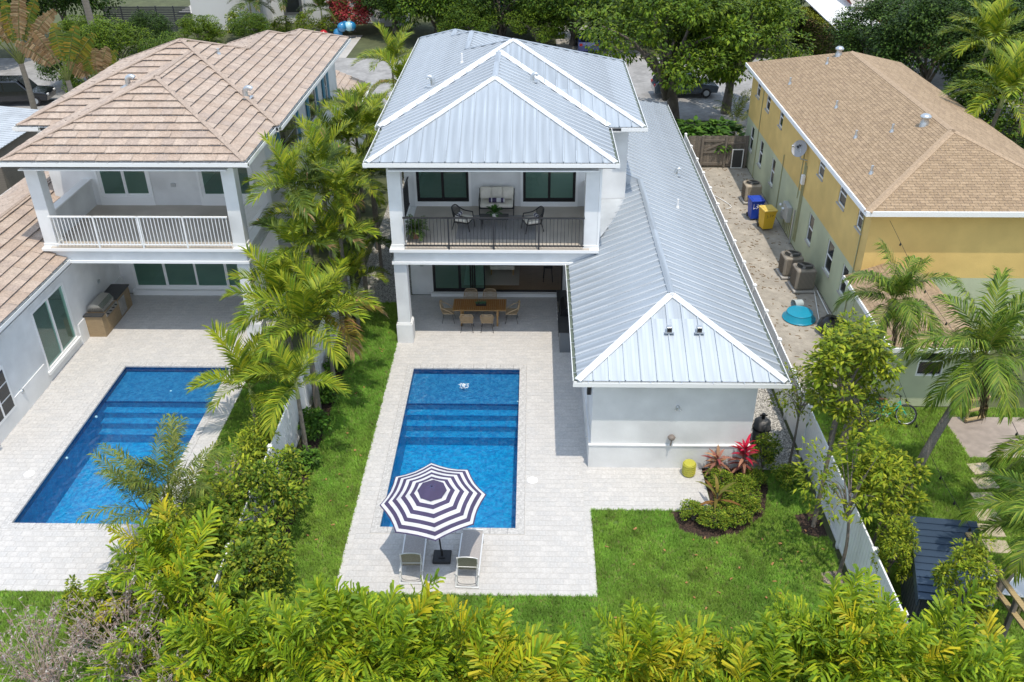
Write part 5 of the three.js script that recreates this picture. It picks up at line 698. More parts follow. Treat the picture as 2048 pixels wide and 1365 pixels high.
// ---------------------------------------------------------------- side yard of the yellow house
{
  const ac = (label, x, z, w, h, m) => { const t = thing('air_conditioner', label, 'air conditioner', [x, 0, z], 0.05, 'air conditioners along the yellow house'), q = (mb, n, k) => mb.build(n, k, t, { local: true }); q(new MB().rbox(0, 0.05, 0, w + 0.1, 0.1, w + 0.1, 0.02), 'pad', M.concrete); const body = new MB().rbox(0, 0.1 + h / 2, 0, w, h, w, 0.12, 0, 0, 0, 3); q(body, 'cabinet', m); for (let i = 0; i < 12; i++) for (const [dx, dz] of [[0, 1], [-1, 0]]) { const o = (i - 5.5) / 12 * (w - 0.2); q(new MB().boxc(dx * (w / 2 + 0.004) + dz * o, 0.1 + h / 2, dz * (w / 2 + 0.004) + dx * o, dz ? 0.012 : 0.012, h - 0.16, dz ? 0.012 : 0.012), 'louvre', mat('ac_slot', [0.12, 0.105, 0.09], 0.7)); } q(new MB().lathe([[w * 0.42, 0.1 + h + 0.02], [w * 0.45, 0.1 + h + 0.03], [w * 0.45, 0.1 + h - 0.05], [w * 0.4, 0.1 + h - 0.05]], 0, 0, 0, 24), 'fan_ring', m); q(new MB().lathe([[0, 0.1 + h + 0.004], [w * 0.4, 0.1 + h + 0.004]], 0, 0, 0, 24), 'fan_well', M.black); const fb = new MB(); for (let k = 0; k < 3; k++) fb.boxc(Math.cos(k * 2.09) * w * 0.18, 0.1 + h + 0.012, Math.sin(k * 2.09) * w * 0.18, w * 0.36, 0.006, 0.12, -k * 2.09); q(fb, 'fan', mat('fan_grey', [0.16, 0.15, 0.14], 0.6)); };
  const tan = mat('ac_tan', [0.42, 0.36, 0.28], 0.6), dk = mat('ac_taupe', [0.27, 0.24, 0.2], 0.6);
  ac('taupe air conditioner nearest the blue tub by the yellow house', 11.6, -34.6, 0.85, 0.95, dk); ac('tan air conditioner behind the taupe one by the yellow house', 11.4, -35.9, 0.85, 0.9, dk); ac('tan air conditioner behind the blue wheelie bin', 11.45, -44.5, 0.85, 0.9, tan);
  const bin = (label, x, z, turn, m, lid, g) => { const t = thing('wheelie_bin', label, 'bin', [x, 0, z], turn, 'bins in the side yard'), q = (mb, n, k) => mb.build(n, k, t, { local: true }); const tap = new THREE.BoxGeometry(0.62, 0.95, 0.7); const p = tap.attributes.position; for (let i = 0; i < p.count; i++) if (p.getY(i) < 0) { p.setX(i, p.getX(i) * 0.8); p.setZ(i, p.getZ(i) * 0.72); } tap.translate(0, 0.55, 0); tap.computeVertexNormals(); q(new MB().add(tap), 'body', m); q(new MB().rbox(0, 1.05, 0.02, 0.68, 0.07, 0.78, 0.03).rbox(0, 1.09, 0, 0.5, 0.04, 0.56, 0.02), 'lid', lid); q(new MB().rbox(0, 0.99, 0, 0.67, 0.06, 0.75, 0.02), 'rim', m); for (const s of [-1, 1]) q(new MB().tube([s * 0.22, 0.11, -0.3], [s * 0.28, 0.11, -0.3], 0.11, 0.11, 14), 'wheel', M.black); q(new MB().tube([-0.25, 1.0, -0.42], [0.25, 1.0, -0.42], 0.02), 'handle', m); const gr = new MB(); g.forEach(([x0, y0, x1, y1]) => gr.tube([x0, y0, 0.302 + (y0 - 0.55) * 0.1 + 0.006], [x1, y1, 0.302 + (y1 - 0.55) * 0.1 + 0.006], 0.014, 0.014, 4)); return [t, q, gr]; };
  const blue = mat('bin_blue', [0.012, 0.055, 0.42], 0.45), yel = mat('bin_yellow', [0.7, 0.46, 0.035], 0.5), yl = mat('bin_lid_yellow', [0.68, 0.5, 0.12], 0.5);
  { const [t, q, gr] = bin('blue wheelie bin with white painted numbers', 11.15, -42.2, 0.1, blue, blue, [[-0.2, 0.9, -0.2, 0.62], [-0.2, 0.62, -0.1, 0.68], [-0.06, 0.86, 0.04, 0.86], [0.04, 0.86, -0.05, 0.74], [-0.05, 0.74, 0.04, 0.72], [0.04, 0.72, -0.05, 0.62], [0.09, 0.86, 0.2, 0.86], [0.2, 0.86, 0.1, 0.74], [0.1, 0.74, 0.2, 0.66], [0.2, 0.66, 0.1, 0.62]]); q(gr, 'painted_number', M.white); }
  { const [t, q, gr] = bin('yellow wheelie bin with faded scrawled numbers', 11.45, -40.95, 0.2, yel, yl, [[-0.18, 0.85, -0.1, 0.72], [-0.1, 0.72, -0.16, 0.66], [-0.04, 0.84, 0.04, 0.84], [0.04, 0.84, 0.0, 0.7], [0.09, 0.83, 0.17, 0.8], [0.17, 0.8, 0.1, 0.72]]); q(gr, 'painted_number', mat('brown_scrawl', [0.3, 0.2, 0.04], 0.8)); }
  const pt = thing('paddling_pool', 'turquoise plastic paddling pool lying upside down in the side yard', 'paddling pool', [10.85, 0, -32.0]); new MB().lathe([[0, 0.3], [0.48, 0.28], [0.52, 0.24], [0.6, 0.05], [0.66, 0.03], [0.66, 0]], 0, 0, 0, 26).build('tub', mat('turquoise_plastic', [0.01, 0.27, 0.42], 0.35), pt, { local: true }); new MB().add(new THREE.TorusGeometry(0.5, 0.02, 6, 26).rotateX(Math.PI / 2).translate(0, 0.27, 0)).build('moulded_ridge', mat('turquoise_plastic', [0.01, 0.27, 0.42], 0.35), pt, { local: true });
  const bu = thing('bucket', 'pale grey bucket lying on its side behind the turquoise tub', 'bucket', [10.95, 0, -32.85]); new MB().add(new THREE.LatheGeometry([[0.17, 0], [0.2, 0.36], [0.21, 0.38], [0.185, 0.36], [0.155, 0.02], [0, 0.02]].map((p) => new THREE.Vector2(...p)), 20), new THREE.Matrix4().makeRotationFromEuler(new THREE.Euler(0, 0.3, Math.PI / 2)).setPosition(0.2, 0.205, 0)).build('shell', mat('pale_plastic', [0.4, 0.46, 0.48], 0.5), bu, { local: true }); new MB().add(new THREE.TorusGeometry(0.2, 0.012, 6, 20), new THREE.Matrix4().makeRotationFromEuler(new THREE.Euler(0, Math.PI / 2 + 0.3, 0)).setPosition(-0.16, 0.205, 0.1)).build('rim', mat('pale_plastic', [0.4, 0.46, 0.48], 0.5), bu, { local: true });
  const bag = thing('rubbish_bag', 'black rubbish bag slumped against the green wall', 'bag', [11.75, 0, -30.9]); { const g = new THREE.SphereGeometry(0.5, 26, 18), p = g.attributes.position, f = fbm(9, 6, 3); for (let i = 0; i < p.count; i++) { const x = p.getX(i), y = p.getY(i), z = p.getZ(i), k = 0.8 + 0.45 * f(x * 0.6 + 2, z * 0.6 + y * 0.5 + 2); p.setXYZ(i, x * k * 0.9, Math.max(-0.25, y * k * 0.75), z * k * 1.1); } g.computeVertexNormals(); g.translate(0, 0.26, 0); new MB().add(g).build('sack', mat('black_plastic', [0.012, 0.012, 0.014], 0.3), bag, { local: true }); new MB().tube([0, 0.55, 0], [0.05, 0.7, 0.02], 0.06, 0.1, 8).build('knot', mat('black_plastic', [0.012, 0.012, 0.014], 0.3), bag, { local: true }); }
  const wp = (label, pts) => { const o = new MB().path(pts, 0.022, 16, 6).build('plastic_pipe', M.white); tag(o, label, 'pipe', 'loose pipes in the side yard'); };
  wp('long white pipe running along the ground from the taupe air conditioner', [[12.05, 0.06, -34.2], [11.75, 0.05, -32.6], [11.5, 0.05, -31.2]]); wp('white pipe against the green wall behind the rubbish bag', [[12.15, 0.1, -34.2], [12.1, 0.06, -32.5], [12.05, 0.06, -31.4]]); wp('thin white pipe lying on the sand near the wooden gate', [[9.2, 0.0, -46.3], [10.3, 0.0, -43.6], [10.0, 0.0, -43.4]]);
  const kd = new MB(), r = rng(61); for (let i = 0; i < 420; i++) { const x = 8.9 + r() * 3.2, z = -49.4 + r() * 22.5, a = r() * 3.14, l = 0.05 + r() * 0.14; kd.boxc(x, -0.02, z, l, 0.012, 0.02 + r() * 0.03, a, 0, (r() - 0.5) * 0.3); } const lit = kd.build('leaf_litter', mat('dry_litter', [0.2, 0.14, 0.08], 0.9)); lit.userData = { kind: 'stuff', label: 'dry leaves and twigs scattered on the sandy side yard' };
}
// ---------------------------------------------------------------- bicycle
{
  const t = thing('bicycle', 'turquoise beach cruiser bicycle lying on the grass by the green extension', 'bicycle', [12.0, 0, -24.75], -0.1), q = (mb, n, m) => mb.build(n, m, t, { local: true }), tq = mat('bike_turquoise', [0.015, 0.42, 0.3], 0.35);
  t.rotation.set(-0.42, -0.12, 0, 'YXZ'); t.position.y = 0.0;
  const wheel = (x) => { const w = q(new MB().add(new THREE.TorusGeometry(0.335, 0.032, 8, 40).translate(x, 0.36, 0)), 'wheel', M.black); const sp = new MB(); for (let i = 0; i < 18; i++) { const a = i / 18 * 6.283; sp.tube([x, 0.36, 0], [x + Math.cos(a) * 0.32, 0.36 + Math.sin(a) * 0.32, 0], 0.002, 0.002, 3); } sp.build('spokes', M.galv, w, { local: true }); const rr = new MB().add(new THREE.TorusGeometry(0.305, 0.012, 6, 36).translate(x, 0.36, 0)); rr.build('rim', M.galv, w, { local: true }); };
  wheel(0.55); wheel(-0.57);
  q(new MB().path([[-0.57, 0.36, 0], [-0.3, 0.34, 0], [-0.08, 0.3, 0]], 0.016).path([[-0.57, 0.36, 0], [-0.38, 0.56, 0], [-0.2, 0.68, 0]], 0.014).tube([-0.08, 0.3, 0], [-0.22, 0.78, 0], 0.018).path([[-0.2, 0.66, 0], [0.05, 0.6, 0], [0.33, 0.78, 0]], 0.018).path([[-0.08, 0.3, 0], [0.12, 0.42, 0], [0.34, 0.7, 0]], 0.018).tube([0.32, 0.82, 0], [0.37, 0.62, 0], 0.022), 'frame', tq);
  q(new MB().path([[0.37, 0.62, 0.05], [0.46, 0.5, 0.06], [0.55, 0.36, 0.06]], 0.014).path([[0.37, 0.62, -0.05], [0.46, 0.5, -0.06], [0.55, 0.36, -0.06]], 0.014), 'fork', tq); const arc = []; for (let i = 0; i <= 8; i++) { const a = 0.2 + i * 0.27; arc.push([-0.57 + Math.cos(a) * 0.39, 0.36 + Math.sin(a) * 0.39, 0]); } q(new MB().path(arc, 0.02), 'mudguard', tq);
  q(new MB().path([[0.1, 1.0, -0.34], [0.28, 1.02, -0.26], [0.33, 0.98, 0], [0.28, 1.02, 0.26], [0.1, 1.0, 0.34]], 0.013, 24, 6).tube([0.33, 0.98, 0], [0.32, 0.82, 0], 0.014), 'handlebar', M.black); q(new MB().rbox(-0.24, 0.83, 0, 0.28, 0.07, 0.2, 0.03), 'saddle', mat('saddle_tan', [0.25, 0.13, 0.06], 0.6)); q(new MB().tube([-0.08, 0.3, -0.08], [-0.08, 0.3, 0.08], 0.06), 'crank', M.galv); for (const s of [-1, 1]) q(new MB().rbox(-0.08 + s * 0.14, 0.3 - s * 0.08, s * 0.12, 0.1, 0.025, 0.07, 0.01), 'pedal', M.black);
}
// ---------------------------------------------------------------- stepping stones, shed, bench table
{
  const g = new THREE.Group(); g.name = 'garden_path'; g.userData = { kind: 'structure', label: 'row of square beige stepping stones in the grass' }; scene.add(g); const stone = mat('stepping_stone', [0.6, 0.5, 0.38], 0.9, { map: T.mottle });
  [[14.1, -22.4], [13.95, -21.7], [13.62, -20.98], [13.38, -20.25], [13.22, -19.6], [13.1, -18.95]].forEach(([x, z], i) => new MB().rbox(x, -0.0, z, 0.66, 0.07, 0.52, 0.015, 0.12 - i * 0.04).build('stepping_stone', stone, g));
  const t = thing('garden_shed', 'low shed with a dark blue ribbed metal roof behind the white fence', 'shed', [10.3, 0, -16.4], -0.28), q = (mb, n, m) => mb.build(n, m, t, { local: true }), bm = mat('shed_blue', [0.055, 0.085, 0.13], 0.35, { metal: 0.35 }), sd = mat('shed_wall', [0.07, 0.085, 0.11], 0.5);
  for (let i = 0; i < 11; i++) q(new MB().boxc(-0.66, 0.9, -1.2 + i * 0.24, 0.03, 1.8, 0.2), 'wall_board', sd); for (let i = 0; i < 6; i++) q(new MB().boxc(-0.55 + i * 0.22, 0.9, 1.3, 0.2, 1.8, 0.03), 'wall_board', sd); q(new MB().boxc(0.64, 1.0, 0, 0.03, 2.0, 2.6), 'back_wall', sd); q(new MB().boxc(0, 0.9, -1.32, 1.3, 1.8, 0.03), 'side_wall', sd);
  for (let i = 0; i < 12; i++) q(new MB().boxc(0, 2.0, -1.38 + i * 0.25, 1.55, 0.02, 0.245, 0, 0, 0.14).boxc(0, 2.02, -1.26 + i * 0.25, 1.55, 0.035, 0.03, 0, 0, 0.14), 'roof_sheet', bm); q(new MB().boxc(-0.78, 1.78, 0, 0.02, 0.24, 3.0), 'fascia', bm);
  const lum = (label, a, b) => { const o = new MB().bar(a, b, 0.14, 0.05).build('timber_beam', M.tanWood); tag(o, label, 'timber', 'pale timbers beside the shed'); }; lum('long pale timber beam along the blue shed roof', [11.05, 2.12, -17.2], [11.35, 2.12, -14.4]); lum('short pale timber under the longer beam beside the shed', [11.25, 1.6, -15.9], [11.5, 1.6, -14.2]);
  const po = thing('timber_post', 'dark post holding the pale timbers beside the shed', 'post', [11.35, 0, -15.1]); new MB().boxc(0, 0.78, 0, 0.1, 1.56, 0.1).build('upright', M.greyWood, po, { local: true }); new MB().boxc(0, 1.84, 0.0, 0.1, 0.5, 0.1).build('upper_upright', M.greyWood, po, { local: true });
  const tb = thing('garden_table', 'white topped garden table beyond the blue shed', 'table', [12.1, 0, -16.9], -0.2); new MB().rbox(0, 0.74, 0, 1.2, 0.05, 0.9, 0.02).build('top', M.white, tb, { local: true }); for (const [x, z] of [[-1, -1], [1, -1], [-1, 1], [1, 1]]) new MB().boxc(x * 0.5, 0.36, z * 0.36, 0.07, 0.72, 0.07).build('leg', M.tanWood, tb, { local: true });
  const pl = thing('wooden_rack', 'pale wooden rack standing by the corner of the green extension', 'rack', [14.95, 0, -25.0], 0.3); for (const x of [-0.3, 0.3]) new MB().boxc(x, 0.5, 0, 0.07, 1.0, 0.07).build('upright', M.tanWood, pl, { local: true }); for (const y of [0.12, 0.5, 0.92]) new MB().boxc(0, y, 0.05, 0.75, 0.05, 0.12).build('slat', M.tanWood, pl, { local: true });
  const pv = sheet('patio', R4(14.0, 17.5, -25.2, -23.0), -0.012, mat('patio_stone', [0.5, 0.42, 0.36], 0.9, { map: T.coarse }));
  const wire = (label, pts) => { const w = thing('string_lights', label, 'string lights', pts[0]); const p = pts.map((a) => [a[0] - pts[0][0], a[1] - pts[0][1], a[2] - pts[0][2]]); new MB().path(p, 0.008, 30, 4).build('cable', M.black, w, { local: true }); const cv = new THREE.CatmullRomCurve3(p.map((a) => V(...a))); for (let i = 1; i < 9; i++) { const c = cv.getPoint(i / 9); new MB().lathe([[0, -0.13], [0.035, -0.1], [0.03, -0.05], [0.015, -0.03], [0.015, 0]], c.x, c.y, c.z, 8).build('bulb', M.black, w, { local: true }); } };
  wire('black string lights hung over the grass above the shed roof', [[11.5, 2.7, -24.8], [11.0, 2.5, -19.5], [10.9, 2.5, -15]]); wire('black string lights strung from the yellow wall across the low roof', [[12.9, 5.0, -30.3], [13.2, 3.9, -27], [13.6, 3.1, -22], [13.0, 2.8, -17]]);
}
// ---------------------------------------------------------------- foliage
class Leaves {
  constructor() { this.p = []; this.c = []; }
  tri(a, b, c, k) { this.p.push(a.x, a.y, a.z, b.x, b.y, b.z, c.x, c.y, c.z); for (let i = 0; i < 3; i++) this.c.push(k[0], k[1], k[2]); }
  quad(a, b, c, d, k) { this.tri(a, b, c, k); this.tri(a, c, d, k); }
  diamond(b, dir, side, len, w, k, fold = 0.2) { const up = new THREE.Vector3().crossVectors(side, dir); const m = b.clone().addScaledVector(dir, len * 0.45), t = b.clone().addScaledVector(dir, len).addScaledVector(up, -len * fold), l = m.clone().addScaledVector(side, w / 2).addScaledVector(up, len * fold * 0.3), r = m.clone().addScaledVector(side, -w / 2).addScaledVector(up, len * fold * 0.3); this.tri(b, r, l, k); this.tri(l, r, t, k); }
  geo() { const g = new THREE.BufferGeometry(); g.setAttribute('position', new THREE.Float32BufferAttribute(this.p, 3)); g.setAttribute('color', new THREE.Float32BufferAttribute(this.c, 3)); g.computeVertexNormals(); return g; }
}
const leafMat = mat('leaf', [1, 1, 1], 0.6, { transmission: 0.25, thickness: 0, vertexColors: true, specularIntensity: 0.35 });
const palmMat = mat('palm_leaf', [1, 1, 1], 0.55, { transmission: 0.25, thickness: 0, vertexColors: true, specularIntensity: 0.4 });
function pick(r, pal) { const c = pal[Math.floor(r() * pal.length)], k = 0.7 + r() * 0.6; return [c[0] * k, c[1] * k, c[2] * k]; }
function taper(pts, r0, r1, seg = 8, n = 10) { // tapered tube through points
  const cv = new THREE.CatmullRomCurve3(pts.map((p) => V(...p))), g = new THREE.TubeGeometry(cv, n, 1, seg, false), p = g.attributes.position, c = []; for (let i = 0; i <= n; i++) c.push(cv.getPointAt(i / n));
  for (let i = 0; i < p.count; i++) { const k = Math.floor(i / (seg + 1)), f = k / n, r = lerp(r0, r1, f), q = c[Math.min(k, n)]; p.setXYZ(i, q.x + (p.getX(i) - q.x) * r, q.y + (p.getY(i) - q.y) * r, q.z + (p.getZ(i) - q.z) * r); } return g;
}
function frondGeo(seed, o) {
  const r = rng(seed), L = new Leaves(), n = o.n, pts = [], N = 12; let x = 0, y = 0; const at = (t) => o.el - o.curve * t ** 1.4;
  for (let i = 0; i <= N; i++) { pts.push([x, y]); const a = at(i / N); x += Math.cos(a) * o.L / N; y += Math.sin(a) * o.L / N; }
  const pos = (t) => { const k = Math.min(N - 1, Math.floor(t * N)), f = t * N - k; return V(lerp(pts[k][0], pts[k + 1][0], f), lerp(pts[k][1], pts[k + 1][1], f), 0); };
  const rc = o.stem || [0.2, 0.25, 0.06];
  for (let i = 0; i < N; i++) { const a = pos(i / N), b = pos((i + 1) / N), w0 = o.sw * (1 - i / N * 0.85), w1 = o.sw * (1 - (i + 1) / N * 0.85); L.quad(V(a.x, a.y, w0), V(b.x, b.y, w1), V(b.x, b.y, -w1), V(a.x, a.y, -w0), rc); L.quad(V(a.x, a.y, w0), V(a.x, a.y - w0, 0), V(b.x, b.y - w1, 0), V(b.x, b.y, w1), rc); L.quad(V(a.x, a.y - w0, 0), V(a.x, a.y, -w0), V(b.x, b.y, -w1), V(b.x, b.y - w1, 0), rc); }
  for (let i = 0; i < n; i++) for (const s of [-1, 1]) {
    const t = o.t0 + (1 - o.t0) * (i + 0.5 + (r() - 0.5) * 0.7) / n, b = pos(Math.min(0.999, t)), a = at(t), T = V(Math.cos(a), Math.sin(a), 0), U = V(-Math.sin(a), Math.cos(a), 0), al = lerp(o.a0, o.a1, t) + (r() - 0.5) * 0.25, S = V(0, 0, s);
    const u = (t - o.t0) / (1 - o.t0), len = o.ll * (0.55 + 0.55 * Math.sin(Math.PI * clamp(0.15 + u * 0.8, 0, 1))) * (0.85 + r() * 0.3), d = T.clone().multiplyScalar(Math.cos(al)).addScaledVector(S, Math.sin(al)).addScaledVector(U, o.up + (r() - 0.5) * (o.ruf || 0.25)).normalize(), W = new THREE.Vector3().crossVectors(d, U).normalize(), k = pick(r, o.pal), w = o.lw * (0.8 + r() * 0.4);
    if (o.dry && u > 0.75 && r() < o.dry) k.splice(0, 3, 0.3, 0.2, 0.09);
    const m = b.clone().addScaledVector(d, len * 0.5); const dr = d.clone().addScaledVector(UPV, -o.droop * (0.6 + r() * 0.8)).normalize(), e = m.clone().addScaledVector(dr, len * 0.5);
    const b0 = b.clone().addScaledVector(W, w * 0.18), b1 = b.clone().addScaledVector(W, -w * 0.18), m0 = m.clone().addScaledVector(W, w * 0.5), m1 = m.clone().addScaledVector(W, -w * 0.5);
    L.quad(b0, m0, m1, b1, k);
    if (o.blunt) { const e0 = e.clone().addScaledVector(W, w * 0.62).addScaledVector(dr, -len * 0.14 * r()), e1 = e.clone().addScaledVector(W, -w * 0.62).addScaledVector(dr, -len * 0.2 * r()); L.quad(m0, e0, e1, m1, k); } else L.tri(m0, e, m1, k);
  }
  return L.geo();
}
const YG = [[0.17, 0.25, 0.013], [0.235, 0.3, 0.016], [0.1, 0.18, 0.012], [0.3, 0.33, 0.02]], YGd = [[0.075, 0.125, 0.015], [0.11, 0.16, 0.016], [0.055, 0.1, 0.014]], CG = [[0.1, 0.19, 0.016], [0.15, 0.23, 0.018], [0.24, 0.29, 0.035], [0.06, 0.12, 0.012]], FT = [[0.2, 0.3, 0.009], [0.27, 0.36, 0.011], [0.09, 0.18, 0.009], [0.36, 0.41, 0.013], [0.15, 0.25, 0.01]], FTy = [[0.46, 0.4, 0.014], [0.38, 0.37, 0.014], [0.26, 0.32, 0.012]];
const set = (base, els, seed) => els.map(([el, curve, dr], i) => frondGeo(seed + i, { ...base, el, curve, droop: base.droop + (dr || 0) }));
const feather = { L: 2.1, n: 40, t0: 0.16, a0: 1.2, a1: 0.45, ll: 0.62, lw: 0.055, up: 0.45, droop: 0.35, sw: 0.02, pal: YG };
const FR = {
  feather: set(feather, [[1.35, 0.9], [1.15, 1.3], [0.85, 1.4], [0.6, 1.3], [0.35, 1.3, 0.2], [0.05, 1.1, 0.3]], 100),
  featherDark: set({ ...feather, pal: YGd, dry: 0.2 }, [[1.3, 0.9], [1.1, 1.3], [0.8, 1.4], [0.5, 1.3], [0.3, 1.3, 0.2], [0, 1.1, 0.3]], 120),
  browned: set({ ...feather, pal: [[0.22, 0.17, 0.02], [0.25, 0.2, 0.03], [0.24, 0.13, 0.05], [0.2, 0.19, 0.02]], dry: 0.8 }, [[0.35, 1.5, 0.5]], 140),
  coconut: set({ L: 2.7, n: 66, t0: 0.14, a0: 1.2, a1: 0.4, ll: 0.85, lw: 0.045, up: 0.12, droop: 0.9, sw: 0.028, pal: CG, stem: [0.18, 0.19, 0.05] }, [[1.4, 0.7], [1.1, 1.5], [0.75, 1.8], [0.45, 1.7], [0.1, 1.5], [-0.5, 0.9]], 160),
  deadFrond: set({ L: 1.7, n: 30, t0: 0.1, a0: 0.5, a1: 0.25, ll: 0.6, lw: 0.04, up: 0, droop: 1.4, sw: 0.028, pal: [[0.16, 0.11, 0.06], [0.11, 0.08, 0.05], [0.2, 0.15, 0.08]], stem: [0.16, 0.12, 0.07] }, [[-1.2, 0.3]], 180),
  fish: set({ L: 1.7, n: 30, t0: 0.14, a0: 1.0, a1: 0.4, ll: 0.46, lw: 0.042, up: 0.35, ruf: 0.9, droop: 0.7, sw: 0.012, pal: FT, blunt: true }, [[1.3, 0.6], [1.1, 1.0], [0.85, 1.2], [0.55, 1.2], [0.3, 1.0]], 200),
  fishY: set({ L: 1.6, n: 28, t0: 0.14, a0: 1.0, a1: 0.4, ll: 0.46, lw: 0.045, up: 0.35, ruf: 0.9, droop: 0.7, sw: 0.012, pal: FTy, blunt: true }, [[1.25, 0.6], [1.0, 1.0], [0.75, 1.2], [0.5, 1.2]], 220),
  fine: set({ L: 2.1, n: 40, t0: 0.2, a0: 1.1, a1: 0.6, ll: 0.36, lw: 0.03, up: 0.05, ruf: 0.6, droop: 0.9, sw: 0.012, pal: [[0.13, 0.19, 0.025], [0.18, 0.22, 0.03], [0.24, 0.25, 0.05], [0.09, 0.14, 0.02]] }, [[1.35, 0.7], [1.15, 1.1], [0.9, 1.3], [0.6, 1.3]], 240),
};
function fronds(t, sets, n, y, o = {}) {
  const r = rng(o.seed || 1), s0 = o.s || 1;
  for (let i = 0; i < n; i++) {
    const ring = i / n, k = Math.min(sets.length - 1, Math.floor(ring * sets.length)), m = part('frond', o.alt && r() < o.altP ? o.alt[Math.floor(r() * o.alt.length)] : sets[k], palmMat, t), az = i * 2.399 + r() * 0.5, s = s0 * (0.85 + r() * 0.3);
    const px = o.spread ? (r() - 0.5) * 2 * o.spread : 0, pz = o.spread ? (r() - 0.5) * 2 * o.spread : 0, py = o.layers ? y * (0.25 + 0.75 * (1 - ring) ** 0.7 * (0.75 + 0.25 * r())) : y;
    m.position.set((o.dx || 0) + px, py, (o.dz || 0) + pz); m.rotation.set((r() - 0.5) * 0.3, az, (r() - 0.5) * 0.25, 'YXZ'); m.scale.setScalar(s);
  }
}
function palm(label, x, z, h, o = {}) {
  const t = thing(o.name || 'feather_palm', label, 'palm', [x, 0, z], 0, o.group), dx = o.dx || 0, dz = o.dz || 0, r0 = o.r0 || 0.085, r1 = o.r1 || 0.06;
  part('trunk', new MB().add(taper([[0, -0.05, 0], [dx * (o.bow ?? 0.4), h * 0.5, dz * (o.bow ?? 0.4)], [dx, h, dz]], r0, r1, 9, 12)).geo(), o.trunk || M.palmTrunk, t);
  if (!o.noShaft) part('crownshaft', new MB().add(taper([[dx, h - 0.05, dz], [dx, h + 0.25, dz], [dx, h + 0.55, dz]], r1 * 1.25, r1 * 0.6, 9, 6)).geo(), M.crownshaft, t);
  fronds(t, o.sets || FR.feather, o.n || 13, h + (o.noShaft ? 0 : 0.45), { dx, dz, seed: o.seed || Math.round(x * 31 + z * 17 + 999), s: o.s || 1, alt: o.alt, altP: o.altP });
  if (o.skirt) { const r = rng(7); for (let i = 0; i < o.skirt; i++) { const m = part('dead_frond', FR.deadFrond[0], palmMat, t); m.position.set(dx, h - 0.1, dz); m.rotation.set(0, r() * 6.28, 0); m.scale.setScalar(0.7 + r() * 0.4); } }
  return t;
}
// leafy crown in lumps: uneven outline, gaps between the lumps
function crownGeo(seed, o) {
  const r = rng(seed), L = new Leaves(), lumps = [];
  for (let i = 0; i < o.lumps; i++) { const a = r() * 6.283, e = Math.asin(lerp(-0.55, 1, r())), f = 0.45 + 0.45 * Math.sqrt(r()); lumps.push([Math.cos(a) * Math.cos(e) * f, Math.sin(e) * f, Math.sin(a) * Math.cos(e) * f, (0.22 + r() * 0.2) * (o.lr || 1)]); }
  const per = Math.floor(o.n / lumps.length);
  for (const [lx, ly, lz, lr] of lumps) {
    const tone = 0.82 + r() * 0.36;
    for (let i = 0; i < per; i++) {
      const u = r() * 2 - 1, a = r() * 6.283, q = Math.sqrt(1 - u * u), d = V(q * Math.cos(a), u, q * Math.sin(a)), f = lr * (0.55 + 0.5 * r() ** 0.5), p = V((lx + d.x * f) * o.rx, (ly + d.y * f * 0.8) * o.ry, (lz + d.z * f) * o.rz);
      const dir = d.clone().add(V((r() - 0.5) * 1.6, (r() - 0.5) * 1.2 - 0.1, (r() - 0.5) * 1.6)).normalize(), side = new THREE.Vector3().crossVectors(dir, V(r() - 0.5, 1.2, r() - 0.5)).normalize(), k = pick(r, o.pal).map((c) => c * tone), s = o.leaf * (0.65 + r() * 0.7);
      L.diamond(p, dir, side, s, s * (o.asp || 0.55), k, 0.18);
    }
  }
  const g = L.geo(); g.userData.lumps = lumps.map(([a, b, c]) => [a * o.rx, b * o.ry, c * o.rz]); return g;
}
const OAK = [[0.06, 0.13, 0.01], [0.1, 0.18, 0.012], [0.035, 0.08, 0.009], [0.15, 0.22, 0.014]], OAKY = [[0.11, 0.19, 0.01], [0.16, 0.23, 0.012], [0.06, 0.12, 0.009]], DARK = [[0.04, 0.09, 0.011], [0.07, 0.13, 0.014], [0.022, 0.055, 0.009]], OLV = [[0.16, 0.23, 0.01], [0.22, 0.28, 0.012], [0.09, 0.15, 0.009], [0.31, 0.34, 0.02]], BUSH = [[0.1, 0.19, 0.011], [0.17, 0.25, 0.014], [0.05, 0.11, 0.009], [0.32, 0.35, 0.035], [0.23, 0.29, 0.02], [0.11, 0.18, 0.014]];
